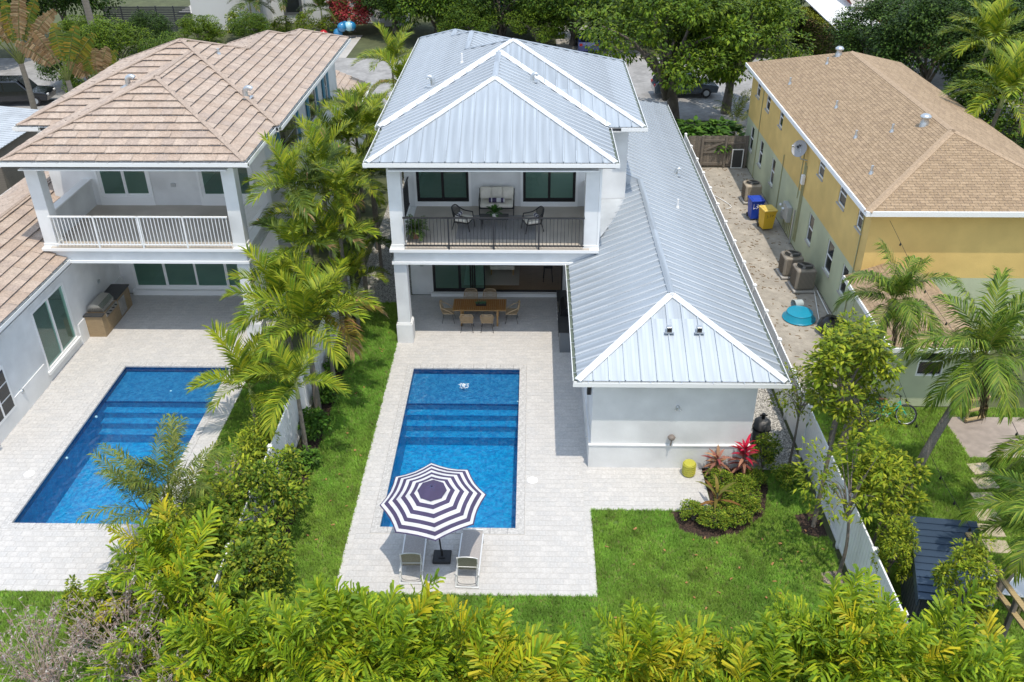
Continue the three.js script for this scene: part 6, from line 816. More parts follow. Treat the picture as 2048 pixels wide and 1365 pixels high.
const CR = {
  oak: [1, 2, 3].map((s) => crownGeo(s, { n: 17000, lumps: 66, rx: 1, ry: 0.78, rz: 1, lr: 0.72, leaf: 0.052, pal: OAK })), oakY: [4, 5].map((s) => crownGeo(s, { n: 15000, lumps: 60, rx: 1, ry: 0.74, rz: 1, lr: 0.7, leaf: 0.054, pal: OAKY })), dark: [6, 7].map((s) => crownGeo(s, { n: 20000, lumps: 70, rx: 1, ry: 0.8, rz: 1, lr: 0.8, leaf: 0.054, pal: DARK })),
  young: [8, 9].map((s) => crownGeo(s, { n: 3000, lumps: 40, rx: 0.66, ry: 1.5, rz: 0.66, leaf: 0.115, pal: OLV, asp: 0.36, lr: 0.58 })), sparse: [10, 11].map((s) => crownGeo(s, { n: 900, lumps: 22, rx: 0.9, ry: 1, rz: 0.9, leaf: 0.13, pal: OLV, asp: 0.36 })), bush: [12, 13, 14].map((s) => crownGeo(s, { n: 2200, lumps: 26, rx: 1, ry: 0.95, rz: 1, leaf: 0.13, pal: BUSH, asp: 0.55, lr: 0.85 })), shiny: [15, 16].map((s) => crownGeo(s, { n: 900, lumps: 13, rx: 1, ry: 0.8, rz: 1, leaf: 0.3, pal: [[0.07, 0.17, 0.018], [0.11, 0.22, 0.022], [0.05, 0.12, 0.016]], asp: 0.55, lr: 1.2 })), red: [crownGeo(17, { n: 5200, lumps: 26, rx: 1, ry: 0.75, rz: 1, leaf: 0.1, pal: [[0.42, 0.05, 0.06], [0.5, 0.09, 0.08], [0.33, 0.03, 0.05], [0.09, 0.12, 0.02], [0.45, 0.12, 0.1]], asp: 0.7 })],
};
function tree(label, x, z, h, R, cg, o = {}) { // crown centre at height h, radius R
  const t = thing(o.name || 'leafy_tree', label, 'tree', [x, 0, z], o.turn || 0, o.group), lum = cg.userData.lumps, cx = o.cx || 0, cz = o.cz || 0, mb = new MB(), r = rng(Math.round(Math.abs(x * 13 + z * 7)) + 3), tr = o.tr || R * 0.07;
  const top = [cx * 0.7, h - R * 0.45, cz * 0.7]; mb.add(taper([[0, -0.05, 0], [cx * 0.25 + (r() - 0.5) * 0.2, h * 0.35, cz * 0.25], top], tr, tr * 0.6, 9, 10));
  for (let i = 0; i < Math.min(o.limbs || 9, lum.length); i++) { const l = lum[(i * 5) % lum.length]; mb.add(taper([[top[0], top[1] - R * 0.15 * (i % 3), top[2]], [cx + l[0] * R * 0.5, h + l[1] * R * 0.35 - R * 0.08, cz + l[2] * R * 0.5], [cx + l[0] * R * 0.95, h + l[1] * R * 0.95, cz + l[2] * R * 0.95]], tr * 0.5, tr * 0.1, 5, 6)); }
  part('trunk', mb.geo(), o.bark || M.bark, t); const c = part('crown', cg, leafMat, t); c.position.set(cx, h, cz); c.scale.set(R * (o.sx || 1), R * (o.sy || 1), R * (o.sz || 1)); c.rotation.y = r() * 6.28; return t;
}
function bush(label, x, z, R, h, cg, o = {}) {
  const t = thing(o.name || 'shrub', label, o.cat || 'shrub', [x, 0, z], 0, o.group), r = rng(Math.round(Math.abs(x * 19 + z * 23)) + 5), mb = new MB(), lum = cg.userData.lumps; for (let i = 0; i < 7; i++) { const l = lum[(i * 3) % lum.length]; mb.add(taper([[0, -0.03, 0], [l[0] * R * 0.5, h * 0.45, l[2] * R * 0.5], [l[0] * R * 0.9, h * 0.55 + l[1] * h * 0.45, l[2] * R * 0.9]], 0.022, 0.008, 5, 5)); }
  part('stems', mb.geo(), M.bark, t); const c = part('foliage', cg, leafMat, t); c.position.y = h * 0.55; c.scale.set(R, h * 0.52, R); c.rotation.y = r() * 6.28; return t;
}
// ---- feather palms between the two houses
const ORD = ['first', 'second', 'third', 'fourth', 'fifth', 'sixth', 'seventh', 'eighth', 'ninth', 'tenth', 'eleventh', 'twelfth', 'thirteenth', 'fourteenth'];
const rowG = 'feather palms planted between the two white houses';
[['feather palm with a low crown in the grass beside the left pool', -9.2, -24.2, 1.15, { n: 12 }], ['slim feather palm in the mulch bed, closest to the striped parasol', -7.2, -22.76, 2.3, { n: 9, s: 0.85 }], ['thick-trunked feather palm in the mulch bed with a yellowing crown', -7.35, -25.25, 2.9, { n: 13, r0: 0.13, r1: 0.07 }], ['slim feather palm in the mulch bed with one orange-brown frond', -7.05, -26.7, 2.5, { n: 11, alt: FR.browned, altP: 0.2 }], ['feather palm behind the white fence, leaning over the deck of the left pool', -8.35, -26.8, 2.9, { n: 14, dx: -0.2 }]].forEach(([l, x, z, h, o]) => palm(l, x, z, h, { ...o, group: rowG }));
[[-7.2, -29.5, 3.9], [-8.3, -28.6, 4.1], [-8.65, -30.1, 5.7], [-7.9, -31.9, 5.7], [-7.2, -30.8, 5.2], [-7.7, -36.3, 5.4], [-8.5, -36.4, 5.3], [-7.25, -38.4, 5.1], [-8.3, -33.6, 4.7], [-8.9, -32.7, 3.6], [-7.7, -40.6, 5], [-8.7, -43, 4.5], [-7.2, -34.5, 4.4]].sort((a, b) => b[1] - a[1]).forEach(([x, z, h], i) => palm(ORD[i] + ' yellow-green feather palm of the dense row between the houses, counted from the pools', x, z, h, { group: rowG, n: 12, alt: FR.featherDark, altP: 0.25, s: 0.88, r0: 0.1 }));
palm('short feather palm at the front corner column of the metal-roofed house', -6.75, -32.4, 2.6, { n: 9, s: 0.72, sets: FR.featherDark, group: rowG }); palm('dark feather palm in the gravel beside the upper balcony railing', -6.65, -35.6, 4.2, { n: 9, s: 0.7, sets: FR.featherDark, group: rowG }); palm('small feather palm with drooping tips at the head of the lawn strip', -6.9, -30.9, 1.7, { n: 10, s: 0.8, group: rowG });
palm('feather palm in front of the street beyond the metal-roofed house', -8.6, -55.5, 3.9, { n: 12, s: 1.1 }); palm('feather palm with a yellow frond beside the driveway', -7.7, -52.6, 3.4, { n: 11, alt: FR.browned, altP: 0.25 }); palm('small feather palm beside the porch of the tile-roofed house', -8.9, -49, 2.4, { n: 11, s: 0.9 }); palm('small feather palm at the back corner of the metal-roofed house', -7.2, -47.5, 2.6, { n: 11, s: 0.9 });
// ---- coconut palms in the garden of the yellow house
const coco = { name: 'coconut_palm', sets: FR.coconut, noShaft: true, group: 'coconut palms behind the yellow house' };
palm('coconut palm with drooping fronds over the low shingle roof', 10.1, -23.5, 5.1, { ...coco, dx: 0.75, dz: -0.4, n: 17, r0: 0.14, r1: 0.09, skirt: 3, s: 0.66 }); palm('leaning coconut palm with a grey trunk slanting across the grass', 10.1, -19.3, 5.3, { ...coco, dx: 1.95, dz: -1.2, bow: 0.35, n: 20, r0: 0.14, r1: 0.1, skirt: 6, s: 0.76 }); palm('leaning coconut palm whose trunk crosses the blue shed', 10.95, -15.85, 3.6, { ...coco, dx: 1.25, dz: -0.3, bow: 0.45, n: 15, r0: 0.16, r1: 0.12, s: 0.68 });
palm('coconut palm half hidden at the edge of the stepping stones', 15.3, -20.5, 2.2, { ...coco, n: 16, s: 0.75 });
palm('tall slender palm standing clear of the dark trees behind the yellow roof', 23.6, -50.4, 6.1, { n: 16, s: 1.35, r0: 0.13, r1: 0.1, dx: 1.0, group: 'tall palms behind the yellow roof' }); palm('tall palm at the right edge behind the yellow roof', 21.4, -42.4, 5.6, { n: 16, s: 1.3, r0: 0.13, r1: 0.1, dx: 0.6, group: 'tall palms behind the yellow roof' });
// ---- bright fan-leafleted palm clumps along the rear boundary
function clump(label, x, z, h, n, o = {}) {
  const t = thing('clumping_palm', label, 'palm', [x, 0, z], 0, 'bright clumping palms along the rear boundary'), r = rng(Math.round(x * 100) + 700), st = new MB(); for (let i = 0; i < 6; i++) { const a = r() * 6.28, q = r() * 0.5; st.add(taper([[Math.cos(a) * q * 0.4, -0.05, Math.sin(a) * q * 0.4], [Math.cos(a) * q, h * 0.4, Math.sin(a) * q], [Math.cos(a) * q * 1.4, h * 0.72, Math.sin(a) * q * 1.4]], 0.035, 0.025, 6, 6)); }
  part('stems', st.geo(), mat('cane', [0.16, 0.15, 0.06], 0.7), t); fronds(t, o.sets || FR.fish, n, h * 0.72, { spread: o.spread || 0.7, layers: true, seed: Math.round(x * 10 + 300), s: o.s || 1, alt: FR.fishY, altP: o.y ?? 0.12 }); return t;
}
[[-6.6, -13.3, 2.3, 44, 'bright clumping palm beside the bare brown shrub'], [-5.2, -12.9, 2.6, 36, 'bright clumping palm between the shrub hedge and the tall clump below the loungers'], [-3.5, -13.2, 3.0, 48, 'tall bright clumping palm directly below the loungers'], [-2.3, -12.7, 2.8, 40, 'bright clumping palm overlapping the clump below the loungers'], [-0.8, -12.9, 2.6, 44, 'yellow-tipped clumping palm below the parasol base', 0.5], [0.7, -12.5, 1.5, 26, 'low clumping palm beside the yellow-tipped one'], [2.5, -12.6, 2.5, 46, 'yellow clumping palm in the middle of the rear lawn edge', 0.65], [4.0, -12.6, 1.8, 36, 'clumping palm between the yellow clump and the large bright one'], [5.4, -12.8, 2.2, 44, 'broad clumping palm below the curved lawn edge'], [6.7, -13.1, 3.2, 52, 'large bright clumping palm in front of the end of the white fence'], [8.1, -12.9, 2.9, 46, 'bright clumping palm across the end of the white fence'], [9.5, -12.5, 1.9, 42, 'dark-based clumping palm below the blue shed', 0.05]].forEach(([x, z, h, n, l, y]) => clump(l, x, z, h, Math.round(n * 1.5), { y }));
clump('fine clumping palm with soft fronds over the edge of the left pool', -9.9, -18.4, 3.1, 42, { sets: FR.fine, y: 0, spread: 0.5, s: 1.05 }); clump('yellow-green clumping palm at the corner of the left pool deck', -9.0, -16.1, 2.7, 34, { y: 0.35 }); clump('green clumping palm behind the bare brown shrub', -8.2, -14.3, 2.5, 30, {}); clump('small straw-coloured clumping palm at the lawn edge near the hedge', -6.9, -14.6, 1.4, 12, { sets: FR.fine, y: 0, s: 0.6, spread: 0.25 });
// ---- shrubs
const hedgeG = 'broad-leaved shrubs along the fence';
[[-8.1, -21.2, 0.95, 1.9], [-7.25, -20.2, 0.9, 2.5], [-7.3, -18.7, 1.0, 2.7], [-8.2, -19.3, 1.0, 2.3], [-7.3, -17.1, 1.05, 2.6], [-8.3, -17.4, 1.1, 2.3], [-7.3, -15.6, 1.1, 2.5], [-7.0, -16.2, 0.8, 1.6], [-8.6, -22.6, 0.7, 1.2], [-7.0, -14.3, 0.9, 2.0], [-8.0, -15.2, 1.0, 2.3], [-10.0, -16.0, 1.0, 1.8], [-10.9, -15.3, 0.9, 1.4], [-9.2, -17.2, 1.0, 2.0]].sort((a, b) => a[1] - b[1]).forEach(([x, z, R, h], i) => bush(ORD[i] + ' mottled green shrub of the mixed hedge over the fence, counted from the palms', x, z, R * (i % 5 === 3 ? 1.3 : 1), h * [1, 1.15, 0.85, 1.25, 1][i % 5], [CR.bush[0], CR.young[0], CR.bush[1], CR.sparse[0], CR.bush[2]][i % 5], { group: hedgeG }));
[[-7.15, -23.9, 0.5, 0.9], [-7.15, -22.1, 0.45, 0.8], [-7.2, -25.9, 0.45, 0.8], [-7.15, -27.8, 0.45, 0.7], [-7.1, -16.1, 0.4, 0.7]].sort((a, b) => a[1] - b[1]).forEach(([x, z, R, h], i) => bush(ORD[i] + ' glossy green plant in the mulch bed under the palms, counted from the house', x, z, R, h, CR.shiny[i % 2], { group: 'glossy plants in the mulch bed', name: 'glossy_plant', cat: 'plant' }));
[[4.75, -19.95, 0.42, 0.55], [5.35, -19.75, 0.45, 0.5], [6.0, -19.85, 0.42, 0.5], [6.4, -20.5, 0.45, 0.55], [5.9, -20.7, 0.42, 0.5], [6.5, -21.2, 0.4, 0.5], [5.75, -21.45, 0.4, 0.6], [6.9, -21.6, 0.35, 0.5]].sort((a, b) => b[1] - a[1]).forEach(([x, z, R, h], i) => bush(ORD[i] + ' low bedding shrub in the curved mulch bed, counted from the lawn side', x, z, R, h, CR.bush[i % 3], { group: 'low shrubs in the curved bed', name: 'bedding_shrub' }));
bush('loose green shrub beside the pool filter', 7.3, -22.4, 0.5, 1.2, CR.bush[1]); bush('low green shrub against the fence beside the curved bed', 7.9, -21.5, 0.5, 0.7, CR.bush[2]);
{ // bright-leaved cordylines and a bronze one
  const cord = (label, x, z, h, pal, n, ll, el) => { const t = thing('cordyline', label, 'plant', [x, 0, z], 0), r = rng(Math.round(x * 7 + 50)); part('stem', new MB().add(taper([[0, -0.03, 0], [0.02, h * 0.4, 0], [0, h * 0.8, 0.02]], 0.03, 0.02, 6, 6)).geo(), M.bark, t); for (let i = 0; i < n; i++) { const f = i / n, L = new Leaves(), k = pick(r, pal[f > 0.55 ? 0 : 1]), len = ll * (0.8 + r() * 0.4), w = 0.1, N = 4; let a = lerp(-0.15, el, f) + (r() - 0.5) * 0.3, x0 = 0, y0 = 0; const P = [[0, 0]]; for (let j = 0; j < N; j++) { x0 += Math.cos(a) * len / N; y0 += Math.sin(a) * len / N; a -= 0.32; P.push([x0, y0]); } const ww = [0.3, 0.9, 1, 0.7, 0]; for (let j = 0; j < N; j++) L.quad(V(P[j][0], P[j][1], ww[j] * w / 2), V(P[j + 1][0], P[j + 1][1], ww[j + 1] * w / 2), V(P[j + 1][0], P[j + 1][1], -ww[j + 1] * w / 2), V(P[j][0], P[j][1], -ww[j] * w / 2), k); const m = part('leaf', L.geo(), leafMat, t); m.position.y = h * lerp(0.2, 0.8, f); m.rotation.y = i * 2.4 + r() * 0.4; } };
  const red = [[[0.5, 0.012, 0.05], [0.6, 0.02, 0.08], [0.4, 0.008, 0.03]], [[0.3, 0.12, 0.08], [0.4, 0.2, 0.13], [0.22, 0.06, 0.05]]], bro = [[[0.35, 0.16, 0.12], [0.45, 0.26, 0.15], [0.3, 0.07, 0.07]], [[0.5, 0.32, 0.16], [0.4, 0.2, 0.12]]], yel = [[[0.2, 0.16, 0.03], [0.25, 0.18, 0.04], [0.14, 0.14, 0.03]], [[0.2, 0.1, 0.03]]];
  cord('tall crimson cordyline against the white wing wall', 6.55, -21.95, 1.35, red, 40, 0.5, 1.35); cord('cream and copper cordyline against the white wing wall', 5.75, -21.95, 0.9, bro, 34, 0.5, 1.1); cord('bronze-leaved cordyline in the curved mulch bed', 5.45, -20.3, 0.9, yel, 12, 0.75, 1.3);
}
{ // bare brown shrubs and twigs
  const bare = (label, x, z, R, h, n, seed) => { const t = thing('bare_shrub', label, 'shrub', [x, 0, z], 0, 'leafless shrubs'), r = rng(seed), mb = new MB(), sl = new Leaves(); for (let i = 0; i < n; i++) { const a = r() * 6.283, q = R * (0.3 + 0.7 * r()), y = h * (0.5 + 0.5 * r()), e = [Math.cos(a) * q, y, Math.sin(a) * q], m = [Math.cos(a) * q * 0.35 + (r() - 0.5) * 0.3, y * 0.55, Math.sin(a) * q * 0.35 + (r() - 0.5) * 0.3]; mb.add(taper([[(r() - 0.5) * 0.2, 0, (r() - 0.5) * 0.2], m, e], 0.016, 0.005, 4, 5)); for (let j = 0; j < 5; j++) { const f = 0.4 + 0.12 * j, p = V(...m).lerp(V(...e), f), d = [p.x + (r() - 0.5) * 0.7, p.y + (r() - 0.2) * 0.5, p.z + (r() - 0.5) * 0.7]; mb.add(taper([[p.x, p.y, p.z], [(p.x + d[0]) / 2 + (r() - 0.5) * 0.1, (p.y + d[1]) / 2, (p.z + d[2]) / 2], d], 0.007, 0.003, 3, 3)); for (let k = 0; k < 6; k++) { const b = V(...d).lerp(p, r() * 0.8), v = V(r() - 0.5, r() - 0.6, r() - 0.5).normalize(), s = new THREE.Vector3().crossVectors(v, UPV).normalize(); sl.diamond(b, v, s, 0.05 + r() * 0.06, 0.035, pick(r, [[0.3, 0.22, 0.18], [0.36, 0.3, 0.27], [0.24, 0.16, 0.13], [0.45, 0.42, 0.4]])); } } } part('twigs', mb.geo(), mat('bare_twig', [0.4, 0.32, 0.27], 0.9), t); part('dry_leaves', sl.geo(), leafMat, t); };
  bare('large leafless grey-brown shrub at the end of the left pool lawn', -9.3, -14.0, 1.6, 2.9, 60, 1); bare('leafless brown shrub beside the larger bare one, at the frame edge', -11.2, -13.5, 1.4, 2.6, 46, 2); bare('leafless grey shrub below the hedge corner', -7.9, -12.9, 1.1, 2.5, 36, 3); bare('small leafless bush on the lawn strip between pool deck and fence', -8.9, -20.8, 0.6, 1.1, 22, 4);
}
// ---- young trees along the long fence and in the neighbour's garden
tree('slender young tree in the mulch patch by the long white fence', 8.2, -19.73, 4.7, 1.35, CR.young[0], { name: 'young_tree', cx: 0.35, cz: -0.8, tr: 0.07, limbs: 12, sx: 1.35, sz: 1.35, sy: 0.9, group: 'young trees by the long fence' }); tree('sparse young tree with forked trunk at the end of the long white fence', 8.25, -17.6, 3.0, 1.4, CR.sparse[0], { name: 'young_tree', cx: 0.0, cz: -0.4, tr: 0.055, limbs: 14, group: 'young trees by the long fence' }); tree('sparse young tree over the gravel beside the wing corner', 8.2, -22.6, 2.6, 1.05, CR.sparse[1], { name: 'young_tree', tr: 0.045, limbs: 12, group: 'young trees by the long fence' });
tree('thin upright young tree behind the fence above the curved bed', 9.2, -20.4, 3.6, 1.05, CR.sparse[1], { name: 'young_tree', tr: 0.05, limbs: 14, group: 'young trees by the long fence' });
tree('olive-green young tree behind the long fence near the leaning palm', 9.15, -22.2, 3.9, 1.2, CR.young[1], { name: 'young_tree', tr: 0.06, limbs: 12, sx: 1.1, sz: 1.1, group: 'young trees by the long fence' }); tree('dense olive bush-like tree below the bicycle', 9.95, -20.5, 1.3, 0.8, CR.young[0], { name: 'young_tree', tr: 0.05 }); tree('bushy olive tree between the fence and the shed', 9.6, -18.9, 2.0, 1.15, CR.young[1], { name: 'young_tree', tr: 0.05, sx: 1.3, sz: 1.3, sy: 0.85 }); tree('young tree standing in front of the blue shed roof', 9.9, -14.9, 2.7, 1.0, CR.young[0], { name: 'young_tree', tr: 0.05 }); tree('young tree hard against the fence below the shed', 9.1, -16.8, 1.8, 0.8, CR.young[1], { name: 'young_tree', tr: 0.04 });
// ---- potted plants
{ const f = thing('potted_fern', 'bushy green fern in a terracotta pot in the balcony corner', 'plant', [-4.35, 4.05, -30.75]); new MB().lathe([[0, 0], [0.13, 0], [0.18, 0.28], [0.2, 0.3], [0.17, 0.28], [0, 0.26]], 0, 0, 0, 18).build('pot', M.terracotta, f, { local: true }); const fg = set({ L: 0.55, n: 14, t0: 0.15, a0: 1.3, a1: 0.9, ll: 0.1, lw: 0.03, up: 0.1, droop: 0.4, sw: 0.006, pal: [[0.06, 0.14, 0.02], [0.1, 0.17, 0.03], [0.13, 0.18, 0.04]] }, [[1.3, 1.2], [0.9, 1.6], [0.5, 1.8]], 300); fronds(f, fg, 46, 0.28, { seed: 5, s: 1.1, spread: 0.06 });
  const p = thing('potted_plant', 'small green plant in a white pot on the coffee table', 'plant', [-1.42, 4.496, -31.72]); new MB().lathe([[0, 0], [0.09, 0], [0.12, 0.14], [0.11, 0.16], [0, 0.14]], 0, 0, 0, 16).build('pot', M.white, p, { local: true }); const pg = set({ L: 0.34, n: 8, t0: 0.1, a0: 1.1, a1: 0.5, ll: 0.1, lw: 0.04, up: 0.2, droop: 0.3, sw: 0.006, pal: [[0.03, 0.11, 0.015], [0.05, 0.15, 0.02]] }, [[1.4, 0.5], [1.0, 1.0], [0.6, 1.2]], 320); fronds(p, pg, 22, 0.14, { seed: 6 }); }
// ---------------------------------------------------------------- street and background
{ const o = { group: 'street trees beyond the metal-roofed house' };
  tree('large spreading tree leaning over the end of the wing roof', 9.3, -58.6, 5.6, 5.2, CR.oakY[0], { ...o, cx: -1.2, cz: 1.6, tr: 0.42, limbs: 16 }); tree('large street tree behind the wooden fence, touching the yellow roof corner', 13.0, -60.2, 5.0, 4.6, CR.oakY[1], { ...o, cz: 1.0, tr: 0.36, limbs: 16 });
  [[3.4, -80, 3.7, 4.8, CR.oak[1], 'round street tree above the blue parked car'], [-2.8, -82, 3.7, 5.2, CR.dark[0], 'dark tree behind the top of the metal roof'], [-8.6, -83, 3.7, 5, CR.oak[2], 'leafy tree across the street above the yellow palm'], [-12.6, -85, 3.5, 3.8, CR.dark[1], 'dark tree beside the red flowering bush'], [9.8, -83, 3.9, 5.4, CR.oakY[1], 'pale green tree across the street behind the large spreading tree'], [16.6, -79, 3.7, 4.8, CR.oak[0], 'tree across the street behind the yellow roof corner'], [14.6, -92, 4, 6, CR.dark[0], 'tall dark tree far across the street'], [20.5, -88, 3.5, 4.4, CR.dark[1], 'dark tree beside the clipped hedge'], [0, -94, 4, 6, CR.dark[1], 'far dark tree behind the street trees']].forEach(([x, z, h, R, g, l]) => tree(l, x, z, h, R, g, { ...o, tr: 0.3, limbs: 12 }));
  const q = { group: 'dark trees behind the yellow house' }; [[31.5, -68, 5.4, 5.6, CR.dark[0], 'dark tree behind the tall slender palm'], [25.8, -60, 4.6, 4.2, CR.dark[1], 'dense dark tree above the ridge of the yellow house'], [31, -56, 4.6, 5, CR.dark[0], 'dark tree between the two tall palms'], [26.6, -48.5, 3.8, 4, CR.oak[1], 'green tree behind the middle of the yellow roof'], [27, -41.5, 3.6, 3.8, CR.dark[1], 'dark tree by the eave of the yellow roof'], [38, -78, 6, 6.5, CR.oak[2], 'large tree in the far corner behind the tall slender palm'], [33.5, -48.5, 4.2, 4.4, CR.dark[1], 'dark tree at the frame edge behind the tall palm'], [25.2, -69.5, 3.4, 3.4, CR.dark[0], 'low dark tree beside the red house']].forEach(([x, z, h, R, g, l]) => tree(l, x, z, h, R, g, { ...q, tr: 0.25, limbs: 8 }));
  const s = { group: 'greenery behind the tile-roofed house' }; [[-31.2, -68, 2.6, 2.7, CR.oakY[0], 'yellow-green tree beside the bare grey trunk'], [-28, -77, 1.7, 2.0, CR.oakY[1], 'green tree in front of the dark slat fence'], [-32.5, -78, 1.7, 2.0, CR.dark[1], 'dark tree in the shade of the slat fence'], [-40.5, -80, 5, 5, CR.dark[0], 'tall dark tree behind the ragged banana plants'], [-46, -72, 5, 5, CR.dark[1], 'dark tree at the frame edge behind the banana plants'], [-35.5, -72.5, 2.4, 2.2, CR.oakY[1], 'low light green tree behind the banana plants'], [-24.5, -80, 1.5, 1.7, CR.oak[0], 'round green tree before the white house']].forEach(([x, z, h, R, g, l]) => tree(l, x, z, h, R, g, { ...s, tr: 0.15, limbs: 8 }));
  [[-23.4, -61, 1.7, 1.9, CR.oak[0], 'rounded shrub-tree just behind the ridge of the tile roof'], [-26.2, -63, 1.8, 2.1, CR.oakY[0], 'light green shrub-tree behind the tile roof ridge, next to the rounded one'], [-28.6, -62, 1.6, 1.8, CR.oak[1], 'shrub-tree between the tile roof and the ragged plants'], [-21, -64, 1.5, 1.8, CR.dark[0], 'dark shrub-tree behind the back edge of the tile roof'], [-31.4, -63.5, 1.7, 2, CR.oakY[1], 'leafy shrub-tree at the foot of the ragged plants'], [-34.2, -66.5, 1.9, 2.2, CR.dark[1], 'dark shrub-tree between the ragged plants and the street'], [-27.2, -68, 1.9, 2.2, CR.oak[0], 'green shrub-tree across the lawn behind the tile roof peak'], [-17.5, -66, 1.3, 1.5, CR.oak[2], 'small shrub-tree by the driveway of the tile-roofed house']].forEach(([x, z, h, R, g, l]) => tree(l, x, z, h, R, g, { ...s, tr: 0.1, limbs: 8 }));
  [[-5.6, -78.5, 2.2, 2.6, CR.oak[0], 'low street tree behind the ridge end of the metal roof'], [0.4, -78, 2.2, 2.6, CR.oakY[0], 'low light tree across the street behind the metal roof apex'], [7.2, -77.5, 2.4, 2.6, CR.dark[1], 'low dark tree across the street beside the blue car'], [12.8, -80, 2.6, 3.2, CR.dark[0], 'dark tree filling the gap behind the spreading tree'], [19.3, -80, 2.8, 3.2, CR.oak[2], 'tree in front of the clipped hedge end']].forEach(([x, z, h, R, g, l]) => tree(l, x, z, h, R, g, { ...o, tr: 0.14, limbs: 8 }));
  bush('clipped light green hedge block beside the red house', 25.4, -75.5, 1, 2, CR.bush[0], { name: 'hedge_end', cat: 'hedge' });
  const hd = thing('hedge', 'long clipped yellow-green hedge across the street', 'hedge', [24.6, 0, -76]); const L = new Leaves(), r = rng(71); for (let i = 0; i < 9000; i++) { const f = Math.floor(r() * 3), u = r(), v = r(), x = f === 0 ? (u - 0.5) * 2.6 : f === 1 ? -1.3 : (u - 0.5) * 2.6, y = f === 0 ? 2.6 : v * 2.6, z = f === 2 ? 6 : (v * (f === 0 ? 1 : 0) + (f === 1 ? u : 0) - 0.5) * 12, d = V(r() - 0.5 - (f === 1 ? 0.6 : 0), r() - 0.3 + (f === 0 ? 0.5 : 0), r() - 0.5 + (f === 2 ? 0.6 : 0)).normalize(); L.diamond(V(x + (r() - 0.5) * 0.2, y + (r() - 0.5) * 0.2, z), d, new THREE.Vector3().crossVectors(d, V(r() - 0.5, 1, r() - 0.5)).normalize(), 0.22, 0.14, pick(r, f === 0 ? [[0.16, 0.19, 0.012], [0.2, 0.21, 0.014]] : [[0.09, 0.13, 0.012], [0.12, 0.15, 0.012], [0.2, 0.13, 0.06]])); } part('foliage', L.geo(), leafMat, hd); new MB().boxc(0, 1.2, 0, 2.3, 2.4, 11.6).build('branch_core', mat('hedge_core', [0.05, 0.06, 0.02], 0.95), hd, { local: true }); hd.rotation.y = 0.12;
  [[-20.2, -82.5, 1.1, 2.2, 0], [-22.5, -83, 1.1, 1.8, 1], [-18.6, -84, 1, 1.6, 2], [-25.8, -82, 1.4, 2.4, 0], [-28.6, -81, 1.2, 1.6, 1], [-13.6, -56, 0.8, 1.2, 2], [-9.6, -57, 0.8, 1.0, 0]].forEach(([x, z, R, h, k], i) => bush(['shrub under the weeping palm across the street', 'shrub between the weeping and the short palm across the street', 'shrub beside the red flowering bush', 'large shrub below the grey end wall across the street', 'low shrub in front of the slat fence end', 'low shrub beside the porch of the tile-roofed house', 'low shrub at the street edge beside the driveway'][i], x, z, R, h, CR.bush[k], { group: 'shrubs before the far white house', name: 'garden_shrub' }));
  tree('red flowering bush in front of the white house across the street', -16.4, -85.4, 2.0, 2.2, CR.red[0], { name: 'flowering_bush', tr: 0.1 });
  palm('bushy weeping palm before the white house across the street', -22.2, -83.5, 3.1, { n: 16, s: 1.3, sets: FR.featherDark }); palm('short palm before the grey end wall across the street', -25.6, -84.6, 2.2, { n: 14, s: 1.1, sets: FR.featherDark }); palm('small palm between the weeping palm and the red bush', -19.2, -84.6, 1.6, { n: 14, s: 1.2, sets: FR.featherDark });
  bush('dark spiky undergrowth behind the wooden gate', 10.9, -51.4, 1.6, 1.9, CR.shiny[0], { name: 'undergrowth' }); bush('dark glossy undergrowth by the foot of the street tree', 8.8, -52.4, 1.6, 1.9, CR.shiny[1], { name: 'undergrowth' }); palm('young feathery palm beside the sunlit street behind the wooden gate', 12.6, -55.2, 0.7, { n: 9, s: 1.1, sets: FR.fine, noShaft: true });
}
{ // bare grey trunk of a tall palm
  const o = part('bare_palm_trunk', new MB().add(taper([[0, -0.05, 0], [-0.15, 5, 0], [-0.4, 12, 0.3]], 0.3, 0.2, 10, 12)).geo(), M.palmTrunk, scene); o.position.set(-33.6, 0, -70.5); tag(o, 'tall bare grey palm trunk behind the tile roof', 'palm');
}
